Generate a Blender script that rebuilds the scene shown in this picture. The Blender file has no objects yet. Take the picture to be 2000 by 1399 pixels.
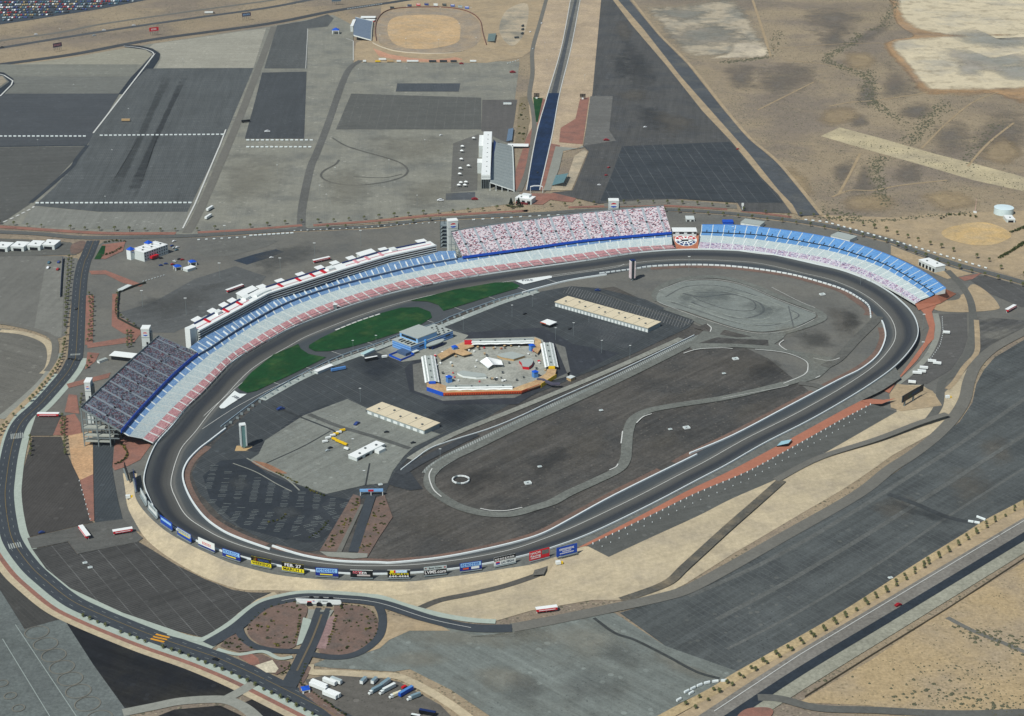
import bpy, bmesh, math, random
from mathutils import Vector, Matrix
from mathutils.geometry import tessellate_polygon
random.seed(7)
R = math.radians
SC = bpy.context.scene
COL = SC.collection
# ------------------------------------------------------------------ survey: picture coordinates -> the ground they show
FPX, CX, CY, PITCH, ALT = 3400.0, 1000.0, 699.5, R(22.5), 750.0
SN, CS = math.sin(PITCH), math.cos(PITCH)
def G(u, v, z=0.0):
    dx, dy, dz = u-CX, FPX*CS-(v-CY)*SN, -(FPX*SN+(v-CY)*CS)
    t = (z-ALT)/dz
    return Vector((dx*t, dy*t, z))
def HT(u, vb, vt, z=0.0):
    """height of an upright thing whose foot is at (u,vb) and whose top is at (u,vt)"""
    b = G(u, vb, z)
    t = b.y/(FPX*CS-(vt-CY)*SN)
    return ALT-(FPX*SN+(vt-CY)*CS)*t-z
def PX(s):
    a = [float(x) for x in s.replace(',', ' ').split()]
    return [(a[i], a[i+1]) for i in range(0, len(a)-1, 2)]
# ------------------------------------------------------------------ materials
K = (1.05, 1.01, 1.0)
def lin(c): c /= 255.0; return c/12.92 if c <= 0.04045 else ((c+0.055)/1.055)**2.4
def alb(c):
    a = [lin(x)/k for x, k in zip(c, K)]
    if max(c)-min(c) < 22 and max(c) < 190: a = [a[0]*0.985, a[1]*1.025, a[2]*1.0]      # the site's greys are slightly cool
    return tuple(min(0.85, x) for x in a)
def IA(u, v, a):
    """ground heading (degrees) of a direction seen at picture angle a"""
    d = G(u+20*math.cos(R(a)), v-20*math.sin(R(a)))-G(u, v); return math.degrees(math.atan2(d.y, d.x))
MATS = {}
class NT:
    def __init__(s, name, rough=0.9, spec=0.2):
        s.m = bpy.data.materials.new(name); s.m.use_nodes = True
        s.t = s.m.node_tree; s.t.nodes.clear()
        s.out = s.n('ShaderNodeOutputMaterial'); s.b = s.n('ShaderNodeBsdfPrincipled')
        s.b.inputs['Roughness'].default_value = rough
        s.b.inputs['Specular IOR Level'].default_value = spec
        s.l(s.b.outputs[0], s.out.inputs[0])
    def n(s, k, **kw):
        o = s.t.nodes.new(k)
        for a, b in kw.items(): setattr(o, a, b)
        return o
    def l(s, a, b): s.t.links.new(a, b)
    def val(s, x, sock):
        if isinstance(x, (int, float)): sock.default_value = x
        else: s.l(x, sock)
    def math(s, op, a, b=0.0, c=0.0):
        o = s.n('ShaderNodeMath', operation=op)
        s.val(a, o.inputs[0]); s.val(b, o.inputs[1]); s.val(c, o.inputs[2])
        return o.outputs[0]
    def pos(s, ang=0.0, sx=1.0, sy=1.0, src=None):
        g = src or s.n('ShaderNodeNewGeometry').outputs['Position']
        r = s.n('ShaderNodeVectorRotate', rotation_type='Z_AXIS'); s.l(g, r.inputs['Vector'])
        r.inputs['Angle'].default_value = -ang
        m = s.n('ShaderNodeVectorMath', operation='MULTIPLY'); s.l(r.outputs[0], m.inputs[0])
        m.inputs[1].default_value = (sx, sy, 1.0)
        return m.outputs[0]
    def noise(s, vec, scale, detail=3.0, rough=0.6):
        o = s.n('ShaderNodeTexNoise'); s.l(vec, o.inputs['Vector'])
        o.inputs['Scale'].default_value = scale; o.inputs['Detail'].default_value = detail
        o.inputs['Roughness'].default_value = rough
        return o.outputs['Fac']
    def mix(s, f, a, b):
        o = s.n('ShaderNodeMix', data_type='RGBA')
        s.val(f, o.inputs[0])
        for x, k in ((a, 6), (b, 7)):
            if isinstance(x, tuple): o.inputs[k].default_value = (*x[:3], 1)
            else: s.l(x, o.inputs[k])
        return o.outputs[2]
    def ramp(s, f, stops, const=False):
        o = s.n('ShaderNodeValToRGB'); s.l(f, o.inputs[0])
        e = o.color_ramp.elements
        if const: o.color_ramp.interpolation = 'CONSTANT'
        while len(e) < len(stops): e.new(0.5)
        for x, (p, c) in zip(e, stops):
            x.position = p; x.color = (*c, 1) if isinstance(c, tuple) else (c, c, c, 1)
        return o.outputs[0]
    def scale(s, col, f):
        o = s.n('ShaderNodeVectorMath', operation='SCALE'); s.l(col, o.inputs[0]); s.val(f, o.inputs['Scale'])
        return o.outputs[0]
    def done(s, col):
        if isinstance(col, tuple): s.b.inputs['Base Color'].default_value = (*col[:3], 1)
        else: s.l(col, s.b.inputs['Base Color'])
        return s.m
def plain(key, c, rough=0.6, var=0.06, spec=0.3, metal=0.0):
    """painted or coated surface: one colour, slightly weathered"""
    if key in MATS: return MATS[key]
    t = NT(key, rough, spec); a = alb(c)
    t.b.inputs['Metallic'].default_value = metal
    f = t.math('MULTIPLY_ADD', t.noise(t.pos(), 0.35, 4), 2*var*2, 1-2*var)
    rgb = t.n('ShaderNodeRGB'); rgb.outputs[0].default_value = (*a, 1)
    MATS[key] = t.done(t.scale(rgb.outputs[0], f)); return MATS[key]
def ground(key, c, c2=None, patch=(0.01, 0.45, 0.62), big=(0.012, 0.16), fine=(0.35, 0.22), streak=None, lines=(), rough=0.95, grain=0.18, specks=()):
    """earth or asphalt: base colour, second colour in worn patches, broad and fine variation, wheel streaks, painted line pattern"""
    if key in MATS: return MATS[key]
    t = NT(key, rough, 0.1)
    p = t.pos()
    rgb = t.n('ShaderNodeRGB'); rgb.outputs[0].default_value = (*alb(c), 1); col = rgb.outputs[0]
    if c2:
        m = t.ramp(t.noise(p, patch[0], 6, 0.62), [(patch[1], 0.0), (patch[2], 1.0)])
        col = t.mix(m, col, alb(c2))
    big = (big[0], big[1]*1.25); fine = (fine[0], fine[1]*1.7); grain *= 1.5
    f = t.math('MULTIPLY_ADD', t.noise(p, big[0], 5), 2*big[1]*1.6, 1-big[1]*1.6)
    f = t.math('MULTIPLY', f, t.math('MULTIPLY_ADD', t.noise(p, fine[0], 4, 0.7), 2*fine[1]*1.6, 1-fine[1]*1.6))
    if grain: f = t.math('MULTIPLY', f, t.math('MULTIPLY_ADD', t.noise(p, 0.09, 6, 0.75), 2*grain*1.5, 1-grain*1.5))
    for (ang, along, across, amt) in (streak or ()):
        n = t.noise(t.pos(R(ang), 1.0/along, 1.0/across), 1.0, 4, 0.65)
        f = t.math('MULTIPLY', f, t.math('MULTIPLY_ADD', n, 2*amt*1.6, 1-amt*1.6))
    col = t.scale(col, f)
    for (size, dens, sc_, amt) in specks:
        # scattered small marks (stones, scrub, oil spots) that cover a share of the ground
        v = t.n('ShaderNodeTexVoronoi'); t.l(p, v.inputs['Vector']); v.inputs['Scale'].default_value = 1.0/size
        sel = t.n('ShaderNodeSeparateXYZ'); t.l(v.outputs['Color'], sel.inputs[0])
        on = t.math('MULTIPLY', t.math('LESS_THAN', v.outputs['Distance'], 0.34), t.math('LESS_THAN', sel.outputs[0], dens))
        on = t.math('MULTIPLY', on, t.ramp(t.noise(p, 0.012, 4), [(0.3, 0.2), (0.6, 1.0)]))
        col = t.mix(t.math('MULTIPLY', on, amt), col, alb(sc_))
    for (ang, per, wid, amt, lc) in lines:
        s = t.n('ShaderNodeSeparateXYZ'); t.l(t.pos(R(ang)), s.inputs[0])
        fr = t.math('FRACT', t.math('DIVIDE', s.outputs[0], per))
        on = t.math('LESS_THAN', fr, wid/per)
        fade = t.ramp(t.noise(p, 0.02, 5, 0.6), [(0.36, 0.15), (0.62, 1.0)])
        on = t.math('MULTIPLY', t.math('MULTIPLY', on, fade), amt)
        col = t.mix(on, col, alb(lc))
    MATS[key] = t.done(col); return MATS[key]
def seats(key, cols, cu=1.5, cv=1.1, riser=0.55):
    """rows of individual seats: a colour per seat cell, a dark gap behind each row"""
    if key in MATS: return MATS[key]
    t = NT(key, 0.6, 0.3)
    uv = t.n('ShaderNodeUVMap').outputs[0]
    s = t.n('ShaderNodeSeparateXYZ'); t.l(uv, s.inputs[0])
    a = t.math('FLOOR', t.math('DIVIDE', s.outputs[0], cu)); b = t.math('FLOOR', t.math('DIVIDE', s.outputs[1], cv))
    c = t.n('ShaderNodeCombineXYZ'); t.l(a, c.inputs[0]); t.l(b, c.inputs[1])
    w = t.n('ShaderNodeTexWhiteNoise', noise_dimensions='2D'); t.l(c.outputs[0], w.inputs['Vector'])
    tot = sum(x[1] for x in cols); acc = 0; st = []
    for cc, wt in cols: st.append((acc/tot, alb(cc))); acc += wt
    col = t.ramp(w.outputs['Value'], st, True)
    fr = t.math('FRACT', t.math('DIVIDE', s.outputs[1], cv))
    col = t.scale(col, t.math('MULTIPLY_ADD', t.math('LESS_THAN', fr, 0.28), riser-1, 1.0))
    col = t.scale(col, t.math('MULTIPLY_ADD', t.noise(uv, 0.03, 4), 0.3, 0.85))
    MATS[key] = t.done(col); return MATS[key]
# ------------------------------------------------------------------ mesh builder
class MB:
    def __init__(s): s.v = []; s.f = []; s.mi = []; s.uv = {}
    def add(s, vs, fs, mi=0):
        o = len(s.v); s.v += [tuple(x) for x in vs]
        for f in fs: s.f.append(tuple(i+o for i in f)); s.mi.append(mi)
        return s
    def box(s, x0, y0, z0, x1, y1, z1, mi=0, M=None):
        vs = [Vector((x, y, z)) for z in (z0, z1) for (x, y) in ((x0, y0), (x1, y0), (x1, y1), (x0, y1))]
        if M: vs = [M @ v for v in vs]
        return s.add(vs, [(3, 2, 1, 0), (4, 5, 6, 7), (0, 1, 5, 4), (1, 2, 6, 5), (2, 3, 7, 6), (3, 0, 4, 7)], mi)
    def prism(s, pts, z0, z1, mi=0):
        n = len(pts); a = sum(pts[i][0]*pts[(i+1) % n][1]-pts[(i+1) % n][0]*pts[i][1] for i in range(n))
        if a < 0: pts = pts[::-1]
        vs = [(p[0], p[1], z0) for p in pts]+[(p[0], p[1], z1) for p in pts]
        tri = tessellate_polygon([[Vector((p[0], p[1], 0)) for p in pts]])
        fs = []
        for t in tri:
            x, y, z = [Vector((*pts[i][:2], 0)) for i in t]
            if (y-x).cross(z-x).z < 0: t = t[::-1]
            fs.append(tuple(i+n for i in t)); fs.append(tuple(t[::-1]))
        fs += [(i, (i+1) % n, (i+1) % n+n, i+n) for i in range(n)]
        return s.add(vs, fs, mi)
    def tube(s, pts, rad, n=6, mi=0, cap=True):
        o = []
        for k, p in enumerate(pts):
            p = Vector(p); q = Vector(pts[min(k+1, len(pts)-1)])-Vector(pts[max(k-1, 0)])
            q.normalize(); a = q.orthogonal().normalized(); b = q.cross(a)
            r = rad[k] if isinstance(rad, (list, tuple)) else rad
            o += [p+a*r*math.cos(2*math.pi*i/n)+b*r*math.sin(2*math.pi*i/n) for i in range(n)]
        fs = [(k*n+i, k*n+(i+1) % n, (k+1)*n+(i+1) % n, (k+1)*n+i) for k in range(len(pts)-1) for i in range(n)]
        if cap: fs += [tuple(range(n))[::-1], tuple(range((len(pts)-1)*n, len(pts)*n))]
        return s.add(o, fs, mi)
    def wall(s, pts, zs, h, th, mi=0, closed=False):
        """upright wall of height h and thickness th along a line of points"""
        n = len(pts); nor = normals(pts, closed); vs = []
        for p, z, q in zip(pts, zs, nor):
            a = (p[0]+q[0]*th/2, p[1]+q[1]*th/2); b = (p[0]-q[0]*th/2, p[1]-q[1]*th/2)
            vs += [(*a, z-0.3), (*a, z+h), (*b, z+h), (*b, z-0.3)]
        fs = []
        for i in range(n if closed else n-1):
            j = (i+1) % n
            for k in range(3): fs.append((i*4+k, j*4+k, j*4+k+1, i*4+k+1))
        if not closed: fs += [(0, 1, 2, 3), (4*n-1, 4*n-2, 4*n-3, 4*n-4)]
        return s.add(vs, fs, mi)
    def build(s, name, mats, parent=None, smooth=False):
        me = bpy.data.meshes.new(name); me.from_pydata(s.v, [], s.f)
        for m in (mats if isinstance(mats, (list, tuple)) else [mats]): me.materials.append(m)
        me.polygons.foreach_set('material_index', s.mi)
        if smooth: me.polygons.foreach_set('use_smooth', [True]*len(s.f))
        if s.uv:
            l = me.uv_layers.new(name='UVMap')
            for p in me.polygons:
                u = s.uv.get(p.index)
                if u:
                    for k, li in enumerate(p.loop_indices): l.data[li].uv = u[k]
        me.validate(); me.update()
        o = bpy.data.objects.new(name, me); COL.objects.link(o)
        if parent: o.parent = parent
        return o
def normals(pts, closed=False):
    n = len(pts); out = []
    for i in range(n):
        a = pts[(i-1) % n] if closed or i else pts[i]; b = pts[(i+1) % n] if closed or i < n-1 else pts[i]
        d = Vector((b[0]-a[0], b[1]-a[1])); d = d.normalized() if d.length else Vector((1, 0))
        out.append((-d.y, d.x))
    return out
def thing(name, label, cat, loc=(0, 0, 0), rz=0.0, group=None):
    o = bpy.data.objects.new(name, None); COL.objects.link(o)
    o.location = loc; o.rotation_euler = (0, 0, rz); o.empty_display_size = 1
    return tag(o, label, cat, group)
def tag(o, label, cat, group=None):
    o['label'] = label; o['category'] = cat
    if group: o['group'] = group
    return o
def copy_tree(o, label=None, loc=None, rz=None, parent=None, scale=None):
    c = o.copy(); COL.objects.link(c)
    if parent: c.parent = parent
    for ch in list(o.children): copy_tree(ch, parent=c)
    if label: c['label'] = label
    if loc is not None: c.location = loc
    if rz is not None: c.rotation_euler = (0, 0, rz)
    if scale is not None: c.scale = (scale,)*3 if isinstance(scale, (int, float)) else scale
    return c
# ------------------------------------------------------------------ lines
def smooth(pts, closed=False, step=6):
    """Catmull-Rom through the points"""
    n = len(pts); out = []
    P = [Vector(p) for p in pts]
    for i in range(n if closed else n-1):
        p0 = P[(i-1) % n] if closed or i else P[i]; p1 = P[i]; p2 = P[(i+1) % n]
        p3 = P[(i+2) % n] if closed or i+2 < n else P[(i+1) % n]
        for k in range(step):
            t = k/step
            out.append(0.5*((2*p1)+(p2-p0)*t+(2*p0-5*p1+4*p2-p3)*t*t+(3*p1-p0-3*p2+p3)*t*t*t))
    if not closed: out.append(P[-1])
    return out
def resample(pts, n, closed=False):
    P = [Vector(p) for p in pts]
    if closed: P = P+[P[0]]
    d = [0]
    for a, b in zip(P, P[1:]): d.append(d[-1]+(b-a).length)
    out = []; j = 0; m = n if closed else n-1
    for k in range(n):
        s = d[-1]*k/m
        while j < len(P)-2 and d[j+1] < s: j += 1
        seg = d[j+1]-d[j]; t = (s-d[j])/seg if seg else 0
        out.append(P[j].lerp(P[j+1], min(1, max(0, t))))
    return out
def length(pts): return sum((Vector(b)-Vector(a)).length for a, b in zip(pts, pts[1:]))
def struct(o, kind='structure'): o['kind'] = kind; return o
LZ = 0.16
LC = {}
def lay(k):
    """every sheet gets a height of its own: layers 16 cm apart, sheets of one layer 2.5 mm apart"""
    LC[k] = LC.get(k, 0)+1
    return k*LZ+(LC[k] % 60)*0.0025
def sheet(name, mat, s, layer=1, z=0.0, sm=False):
    """a flat piece of ground with the outline given"""
    px = PX(s) if isinstance(s, str) else s
    zz = z+lay(layer)
    pts = [G(u, v, zz) for u, v in px]
    if sm: pts = smooth(pts, True, 5)
    tri = tessellate_polygon([[Vector((p.x, p.y, 0)) for p in pts]])
    fs = []
    for t in tri:
        x, y, w = [Vector((pts[i].x, pts[i].y, 0)) for i in t]
        fs.append(tuple(t if (y-x).cross(w-x).z > 0 else t[::-1]))
    return struct(MB().add(pts, fs).build(name, mat))
def lineW(s, z=0.0, sm=True, closed=False, step=6):
    p = [G(u, v, z) for u, v in (PX(s) if isinstance(s, str) else s)]
    return smooth(p, closed, step) if sm else p
def ribbon(name, mat, s, w, layer=2, z=0.0, off=0.0, sm=True, mb=None, closed=False):
    """a strip of constant width (metres) along a line; off moves it to the left of the line"""
    zz = z+lay(layer)
    pts = lineW(s, zz, sm, closed) if not (isinstance(s, list) and isinstance(s[0], Vector)) else [Vector((p.x, p.y, zz)) for p in s]
    nor = normals(pts, closed); n = len(pts); vs = []
    for p, q in zip(pts, nor):
        vs += [(p.x+q[0]*(off-w/2), p.y+q[1]*(off-w/2), p.z), (p.x+q[0]*(off+w/2), p.y+q[1]*(off+w/2), p.z)]
    fs = [(2*i, 2*((i+1) % n), 2*((i+1) % n)+1, 2*i+1) for i in range(n if closed else n-1)]
    b = mb or MB(); b.add(vs, fs)
    return None if mb else struct(b.build(name, mat))
def dashes(mb, s, w, on, gap, layer=3, z=0.0, off=0.0, sm=True):
    zz = z+lay(layer)
    pts = lineW(s, zz, sm) if not (isinstance(s, list) and isinstance(s[0], Vector)) else s
    L = length(pts); n = max(2, int(L/1.5)); pp = resample(pts, n); nor = normals(pp); st = L/(n-1)
    k = 0
    while k < n-1:
        e = min(n-1, k+max(1, round(on/st)))
        seg = list(range(k, e+1)); vs = []
        for i in seg:
            p, q = pp[i], nor[i]
            vs += [(p.x+q[0]*(off-w/2), p.y+q[1]*(off-w/2), zz), (p.x+q[0]*(off+w/2), p.y+q[1]*(off+w/2), zz)]
        mb.add(vs, [(2*i, 2*i+2, 2*i+3, 2*i+1) for i in range(len(seg)-1)])
        k = e+max(1, round(gap/st))
def strip(name, mat, A, zA, B, zB, n=80, parent=None, sm=True, sub=1, drop=0.0):
    """a surface between two lines at their own heights; UV in metres"""
    def line(L, z):
        px = PX(L) if isinstance(L, str) else L
        if isinstance(px[0], Vector): return px
        zz = z if isinstance(z, list) else [z]*len(px)
        p = [G(u, v, h) for (u, v), h in zip(px, zz)]
        return smooth(p, False, 5) if sm else p
    a = resample(line(A, zA), n); b = resample(line(B, zB), n)
    mb = MB(); vs = []; w = sub+1
    for p, q in zip(a, b): vs += [p.lerp(q, k/sub) for k in range(w)]
    fs = []; U = 0
    for i in range(n-1):
        du = (a[i+1]-a[i]).length; dv = (b[i]-a[i]).length
        for k in range(sub):
            fs.append((i*w+k, (i+1)*w+k, (i+1)*w+k+1, i*w+k+1))
            v0, v1 = dv*k/sub, dv*(k+1)/sub
            mb.uv[len(fs)-1] = ((U, v0), (U+du, v0), (U+du, v1), (U, v1))
        U += du
    nrm = (Vector(vs[w])-Vector(vs[0])).cross(Vector(vs[w-1])-Vector(vs[0]))
    if nrm.z < 0:
        fs = [f[::-1] for f in fs]; mb.uv = {k: u[::-1] for k, u in mb.uv.items()}
    mb.add(vs, fs)
    o = mb.build(name, mat, parent)
    if not parent: struct(o)
    return o, a, b
def frame3(p0, p1, p2, h=0.0):
    """p0,p1: the two ends of the front edge of a flat roof at height h, p2: a corner of the back edge above p1 or p0.
    Returns foot of p0, heading, width, depth (local x along the front, y to the back)"""
    a, b, c = G(*p0, h), G(*p1, h), G(*p2, h)
    d = b-a; w = d.length; ux = d/w; uy = Vector((-ux.y, ux.x, 0))
    return Vector((a.x, a.y, 0)), math.atan2(ux.y, ux.x), w, (c-a).dot(uy)

def blob(mat, s, layer, soft=0.85, z=0.0, name='earth_patch'):
    """a stain or soil patch with a ragged, fading edge"""
    px = PX(s); zz = z+lay(layer)
    pts = smooth([G(u, v, zz) for u, v in px], True, 5); n = len(pts)
    c = sum(pts, Vector())/n; mb = MB()
    vs = list(pts)+[c.lerp(p, 1-soft) for p in pts]+[c]
    sg = sum(pts[i].x*pts[(i+1) % n].y-pts[(i+1) % n].x*pts[i].y for i in range(n))
    fs = [(i, (i+1) % n, n+(i+1) % n, n+i) for i in range(n)]+[(n+i, n+(i+1) % n, 2*n) for i in range(n)]
    if sg < 0: fs = [f[::-1] for f in fs]
    mb.add(vs, fs); o = mb.build(name, mat); a = o.data.color_attributes.new('edge', 'FLOAT_COLOR', 'POINT')
    for i in range(2*n+1): w = 0.0 if i < n else 1.0; a.data[i].color = (w, w, w, 1)
    return struct(o)
def faded(key, c, c2=None, amt=1.0, nscale=0.03, **kw):
    """a ground material that thins out towards the edge of its patch"""
    key += '_faded'
    if key in MATS: return MATS[key]
    m = ground(key, c, c2, **kw); nt = m.node_tree; N = nt.nodes
    b = [x for x in N if x.type == 'BSDF_PRINCIPLED'][0]; out = [x for x in N if x.type == 'OUTPUT_MATERIAL'][0]
    at = N.new('ShaderNodeVertexColor'); at.layer_name = 'edge'
    g_ = N.new('ShaderNodeNewGeometry'); no = N.new('ShaderNodeTexNoise'); nt.links.new(g_.outputs['Position'], no.inputs['Vector'])
    no.inputs['Scale'].default_value = nscale; no.inputs['Detail'].default_value = 6; no.inputs['Roughness'].default_value = 0.7
    m1 = N.new('ShaderNodeMath'); m1.operation = 'MULTIPLY_ADD'; nt.links.new(no.outputs['Fac'], m1.inputs[0]); m1.inputs[1].default_value = 2.0; m1.inputs[2].default_value = -1.15
    m2 = N.new('ShaderNodeMath'); m2.operation = 'ADD'; nt.links.new(at.outputs['Color'], m2.inputs[0]); nt.links.new(m1.outputs[0], m2.inputs[1])
    r = N.new('ShaderNodeValToRGB'); nt.links.new(m2.outputs[0], r.inputs[0]); r.color_ramp.elements[0].position = 0.05; r.color_ramp.elements[1].position = 0.85
    r.color_ramp.elements[1].color = (amt, amt, amt, 1)
    tr = N.new('ShaderNodeBsdfTransparent'); mx = N.new('ShaderNodeMixShader')
    nt.links.new(r.outputs[0], mx.inputs[0]); nt.links.new(tr.outputs[0], mx.inputs[1]); nt.links.new(b.outputs[0], mx.inputs[2]); nt.links.new(mx.outputs[0], out.inputs[0])
    return m
# ------------------------------------------------------------------ colours
def gnd(): pass
SCRUB = ground('desert_earth', (154, 138, 114), (132, 120, 106), (0.005, 0.44, 0.6), (0.004, 0.12), (0.5, 0.2), grain=0.16, specks=((2.6, 0.5, (92, 90, 72), 0.75), (4.5, 0.25, (80, 80, 66), 0.8), (3.2, 0.25, (182, 170, 142), 0.5)))
TAN = ground('tan_embankment', (188, 173, 144), (170, 157, 134), (0.03, 0.45, 0.65), (0.02, 0.10), (0.3, 0.12), streak=((IA(1300, 1050, 15), 90, 5, 0.12), (IA(700, 1140, 85), 40, 6, 0.08)), grain=0.08)
TAN2 = ground('tan_shoulder', (172, 152, 122), (156, 140, 116), (0.03, 0.4, 0.7), (0.02, 0.10), (0.3, 0.14))
PALE = ground('pale_mud_flat', (212, 196, 164), (176, 168, 152), (0.008, 0.5, 0.66), (0.01, 0.10), (0.2, 0.08), streak=((0, 60, 10, 0.05),), grain=0.08)
PALE2 = ground('pale_spoil_ground', (180, 165, 140), (140, 132, 120), (0.015, 0.45, 0.6), (0.01, 0.15), (0.3, 0.14))
HALO = ground('ochre_soil', (172, 142, 106), (150, 130, 106), (0.02, 0.4, 0.65))
BRICK = ground('red_gravel', (148, 106, 92), (130, 98, 88), (0.05, 0.45, 0.65), (0.03, 0.1), (0.5, 0.14), grain=0.1)
ORANGE = ground('orange_gravel', (170, 112, 90), None, big=(0.02, 0.08), fine=(0.3, 0.08), grain=0.06)
BROWN = ground('brown_rock_mulch', (118, 98, 88), (104, 90, 84), (0.08, 0.45, 0.65), (0.05, 0.1), (0.6, 0.2))
GRASS = ground('mown_grass', (24, 68, 36), (58, 84, 46), (0.04, 0.5, 0.72), (0.03, 0.2), (0.4, 0.16), streak=((58, 90, 6, 0.22),), grain=0.16)
def lot(key, c, ang=0, per=2.8, amt=0.10, ang2=None, streak=0.12, c2=None, wid=0.5, lc=(190, 190, 186), at=None):
    if at: ang = IA(*at, ang); ang2 = IA(*at, ang2) if ang2 is not None else None
    streak *= 1.5; dk = tuple(x*0.66 for x in c); lt = tuple(min(225, x*1.35+12) for x in c)
    ln = []
    if per: ln.append((ang+90, per, wid, amt, lc))
    if ang2 is not None: ln.append((ang2+90, 16.0, 0.8, amt*1.3, lc))
    return ground(key, c, c2, (0.02, 0.45, 0.65), (0.012, 0.10), (0.5, 0.14), streak=((ang, 120, 6, streak), (ang+90, 60, 9, streak*0.2)), lines=ln, grain=0.14, specks=((2.2, 0.10, dk, 0.6), (7.0, 0.06, lt, 0.35)))
ASPH = ground('worn_asphalt', (98, 96, 92), None, big=(0.01, 0.1), fine=(0.3, 0.12), grain=0.1)
ROAD = ground('road_asphalt', (66, 70, 76), None, big=(0.02, 0.08), fine=(0.4, 0.10), grain=0.08)
ROADG = ground('grey_road', (112, 108, 102), None, big=(0.02, 0.08), fine=(0.4, 0.12), grain=0.1)
CONC = ground('pale_concrete', (168, 174, 164), None, big=(0.02, 0.06), fine=(0.3, 0.08), grain=0.06)
CONC2 = ground('grey_concrete', (142, 140, 132), None, big=(0.02, 0.08), fine=(0.3, 0.10), grain=0.08)
PAVE = ground('plaza_asphalt', (114, 110, 104), (102, 100, 97), (0.015, 0.4, 0.65), (0.01, 0.1), (0.3, 0.12), grain=0.12)
BLACK = ground('fresh_black_asphalt', (48, 54, 62), None, big=(0.02, 0.08), fine=(0.3, 0.1), grain=0.08)
WHITEP = plain('white_road_paint', (205, 205, 198), 0.7)
YELP = plain('yellow_road_paint', (190, 150, 60), 0.7)
# ------------------------------------------------------------------ the ground itself
g = MB()
n = 48; XR, Y0, Y1 = 5500, -1200, 8500
for j in range(n+1):
    for i in range(n+1): g.v.append((-XR+2*XR*i/n, Y0+(Y1-Y0)*(j/n)**1.6, 0.0))
g.f = [(j*(n+1)+i, j*(n+1)+i+1, (j+1)*(n+1)+i+1, (j+1)*(n+1)+i) for j in range(n) for i in range(n)]; g.mi = [0]*len(g.f)
struct(g.build('ground', SCRUB))
# --- desert to the right
blob(faded('ochre_soil', (172, 140, 104), (152, 130, 106), 1.0, 0.03), '1725,-50 1735,0 1748,44 1782,70 1740,78 1722,92 1764,142 1796,182 1838,190 1940,188 2060,182 2140,-70', 1, 0.12)
MUD = faded('pale_mud', (208, 194, 164), (178, 170, 152), 1.0, 0.03, patch=(0.008, 0.5, 0.66), big=(0.01, 0.1), fine=(0.2, 0.08), streak=((0, 60, 10, 0.06),), grain=0.1)
blob(MUD, '1738,-60 1746,0 1758,37 1786,57 1826,66 1880,72 1960,70 2160,60 2180,-80', 2, 0.10)
blob(MUD, '1746,78 1737,91 1756,112 1776,136 1805,171 1837,178 1937,177 2010,173 2140,156 2160,60 1960,66 1840,70', 2, 0.10)
blob(faded('spoil_ground', (180, 167, 144), (142, 135, 124), 1.0, 0.04, patch=(0.015, 0.45, 0.6), big=(0.01, 0.14)), '1251,11 1286,9 1343,4 1429,-8 1471,31 1494,71 1514,97 1500,111 1440,113 1400,117 1343,117 1309,83 1286,57', 1, 0.25)
sheet('earth_patch', PALE, '1440,84 1480,82 1508,96 1500,109 1450,112 1400,113 1440,103', 2, sm=True) if False else blob(faded('white_spoil', (206, 192, 166), (184, 172, 152), 0.95, 0.05), '1430,80 1485,78 1516,96 1506,113 1450,116 1380,117 1420,103', 2, 0.4)
sheet('earth_patch', ground('straw_earth', (190, 176, 142), (168, 156, 130), (0.02, 0.4, 0.65), grain=0.1), '1603,266 1640,249 1720,270 1823,300 1900,319 2000,346 2090,372 2090,396 2000,374 1900,352 1823,329 1709,297 1623,272', 1)
sheet('earth_patch', TAN2, '1600,420 1740,425 1860,416 2050,410 2050,520 1980,540 1880,510 1740,464 1640,440', 1)
sheet('earth_patch', ground('ochre_mound', (196, 166, 116), (180, 158, 122), (0.04, 0.4, 0.65), grain=0.15), '1840,452 1870,440 1920,434 1960,446 1975,462 1940,478 1895,478 1850,466', 2, sm=True)
DK = faded('dark_desert', (116, 108, 101), (128, 118, 106), 0.75, 0.015, grain=0.2)
for q in ('1730,120 1765,128 1810,180 1770,200 1720,200 1712,150', '1750,205 1800,190 1835,200 1820,236 1775,242 1750,222', '1825,235 1885,225 1915,290 1860,318 1820,290 1810,255',
          '1900,230 1980,205 2040,250 2000,310 1930,325 1890,290', '1620,325 1650,305 1678,310 1665,352 1640,378 1618,358', '1672,335 1692,312 1714,350 1718,380 1680,386 1652,384',
          '1755,308 1800,312 1818,350 1770,368 1730,355', '1640,95 1690,60 1745,25 1755,50 1700,88 1650,96', '1550,20 1640,5 1710,30 1665,66 1590,76', '1470,130 1580,112 1610,160 1520,208 1470,180',
          '1660,180 1690,150 1720,170 1715,215 1680,215', '1590,60 1650,50 1660,90 1610,100', '1400,130 1470,125 1480,170 1430,180', '1650,225 1690,215 1700,245 1665,252', '1990,60 2060,60 2060,110 2000,100'):
    blob(DK, q, 1, 0.9)
for q in ('1640,105 1700,100 1720,130 1660,140', '1600,215 1660,205 1690,225 1640,250 1590,245', '1480,330 1560,320 1600,380 1520,400', '1640,385 1740,375 1760,415 1650,415', '1900,300 1960,260 2010,300 1960,330', '1790,380 1880,370 1920,400 1840,415'):
    blob(faded('tan_desert', (168, 148, 116), (156, 138, 112), 0.8, 0.02, grain=0.2), q, 1, 0.6)
for q in ('1800,95 1870,90 1940,110 2020,100 2060,130 1960,150 1880,140', '1820,60 1900,55 1960,80 2050,70 2050,95 1900,92', '1860,120 1920,118 1930,150 1870,150', '1930,130 2040,120 2060,160 1960,160'):
    blob(faded('grey_mud', (160, 156, 148), (176, 168, 154), 0.8, 0.02), q, 3, 0.7)
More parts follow.
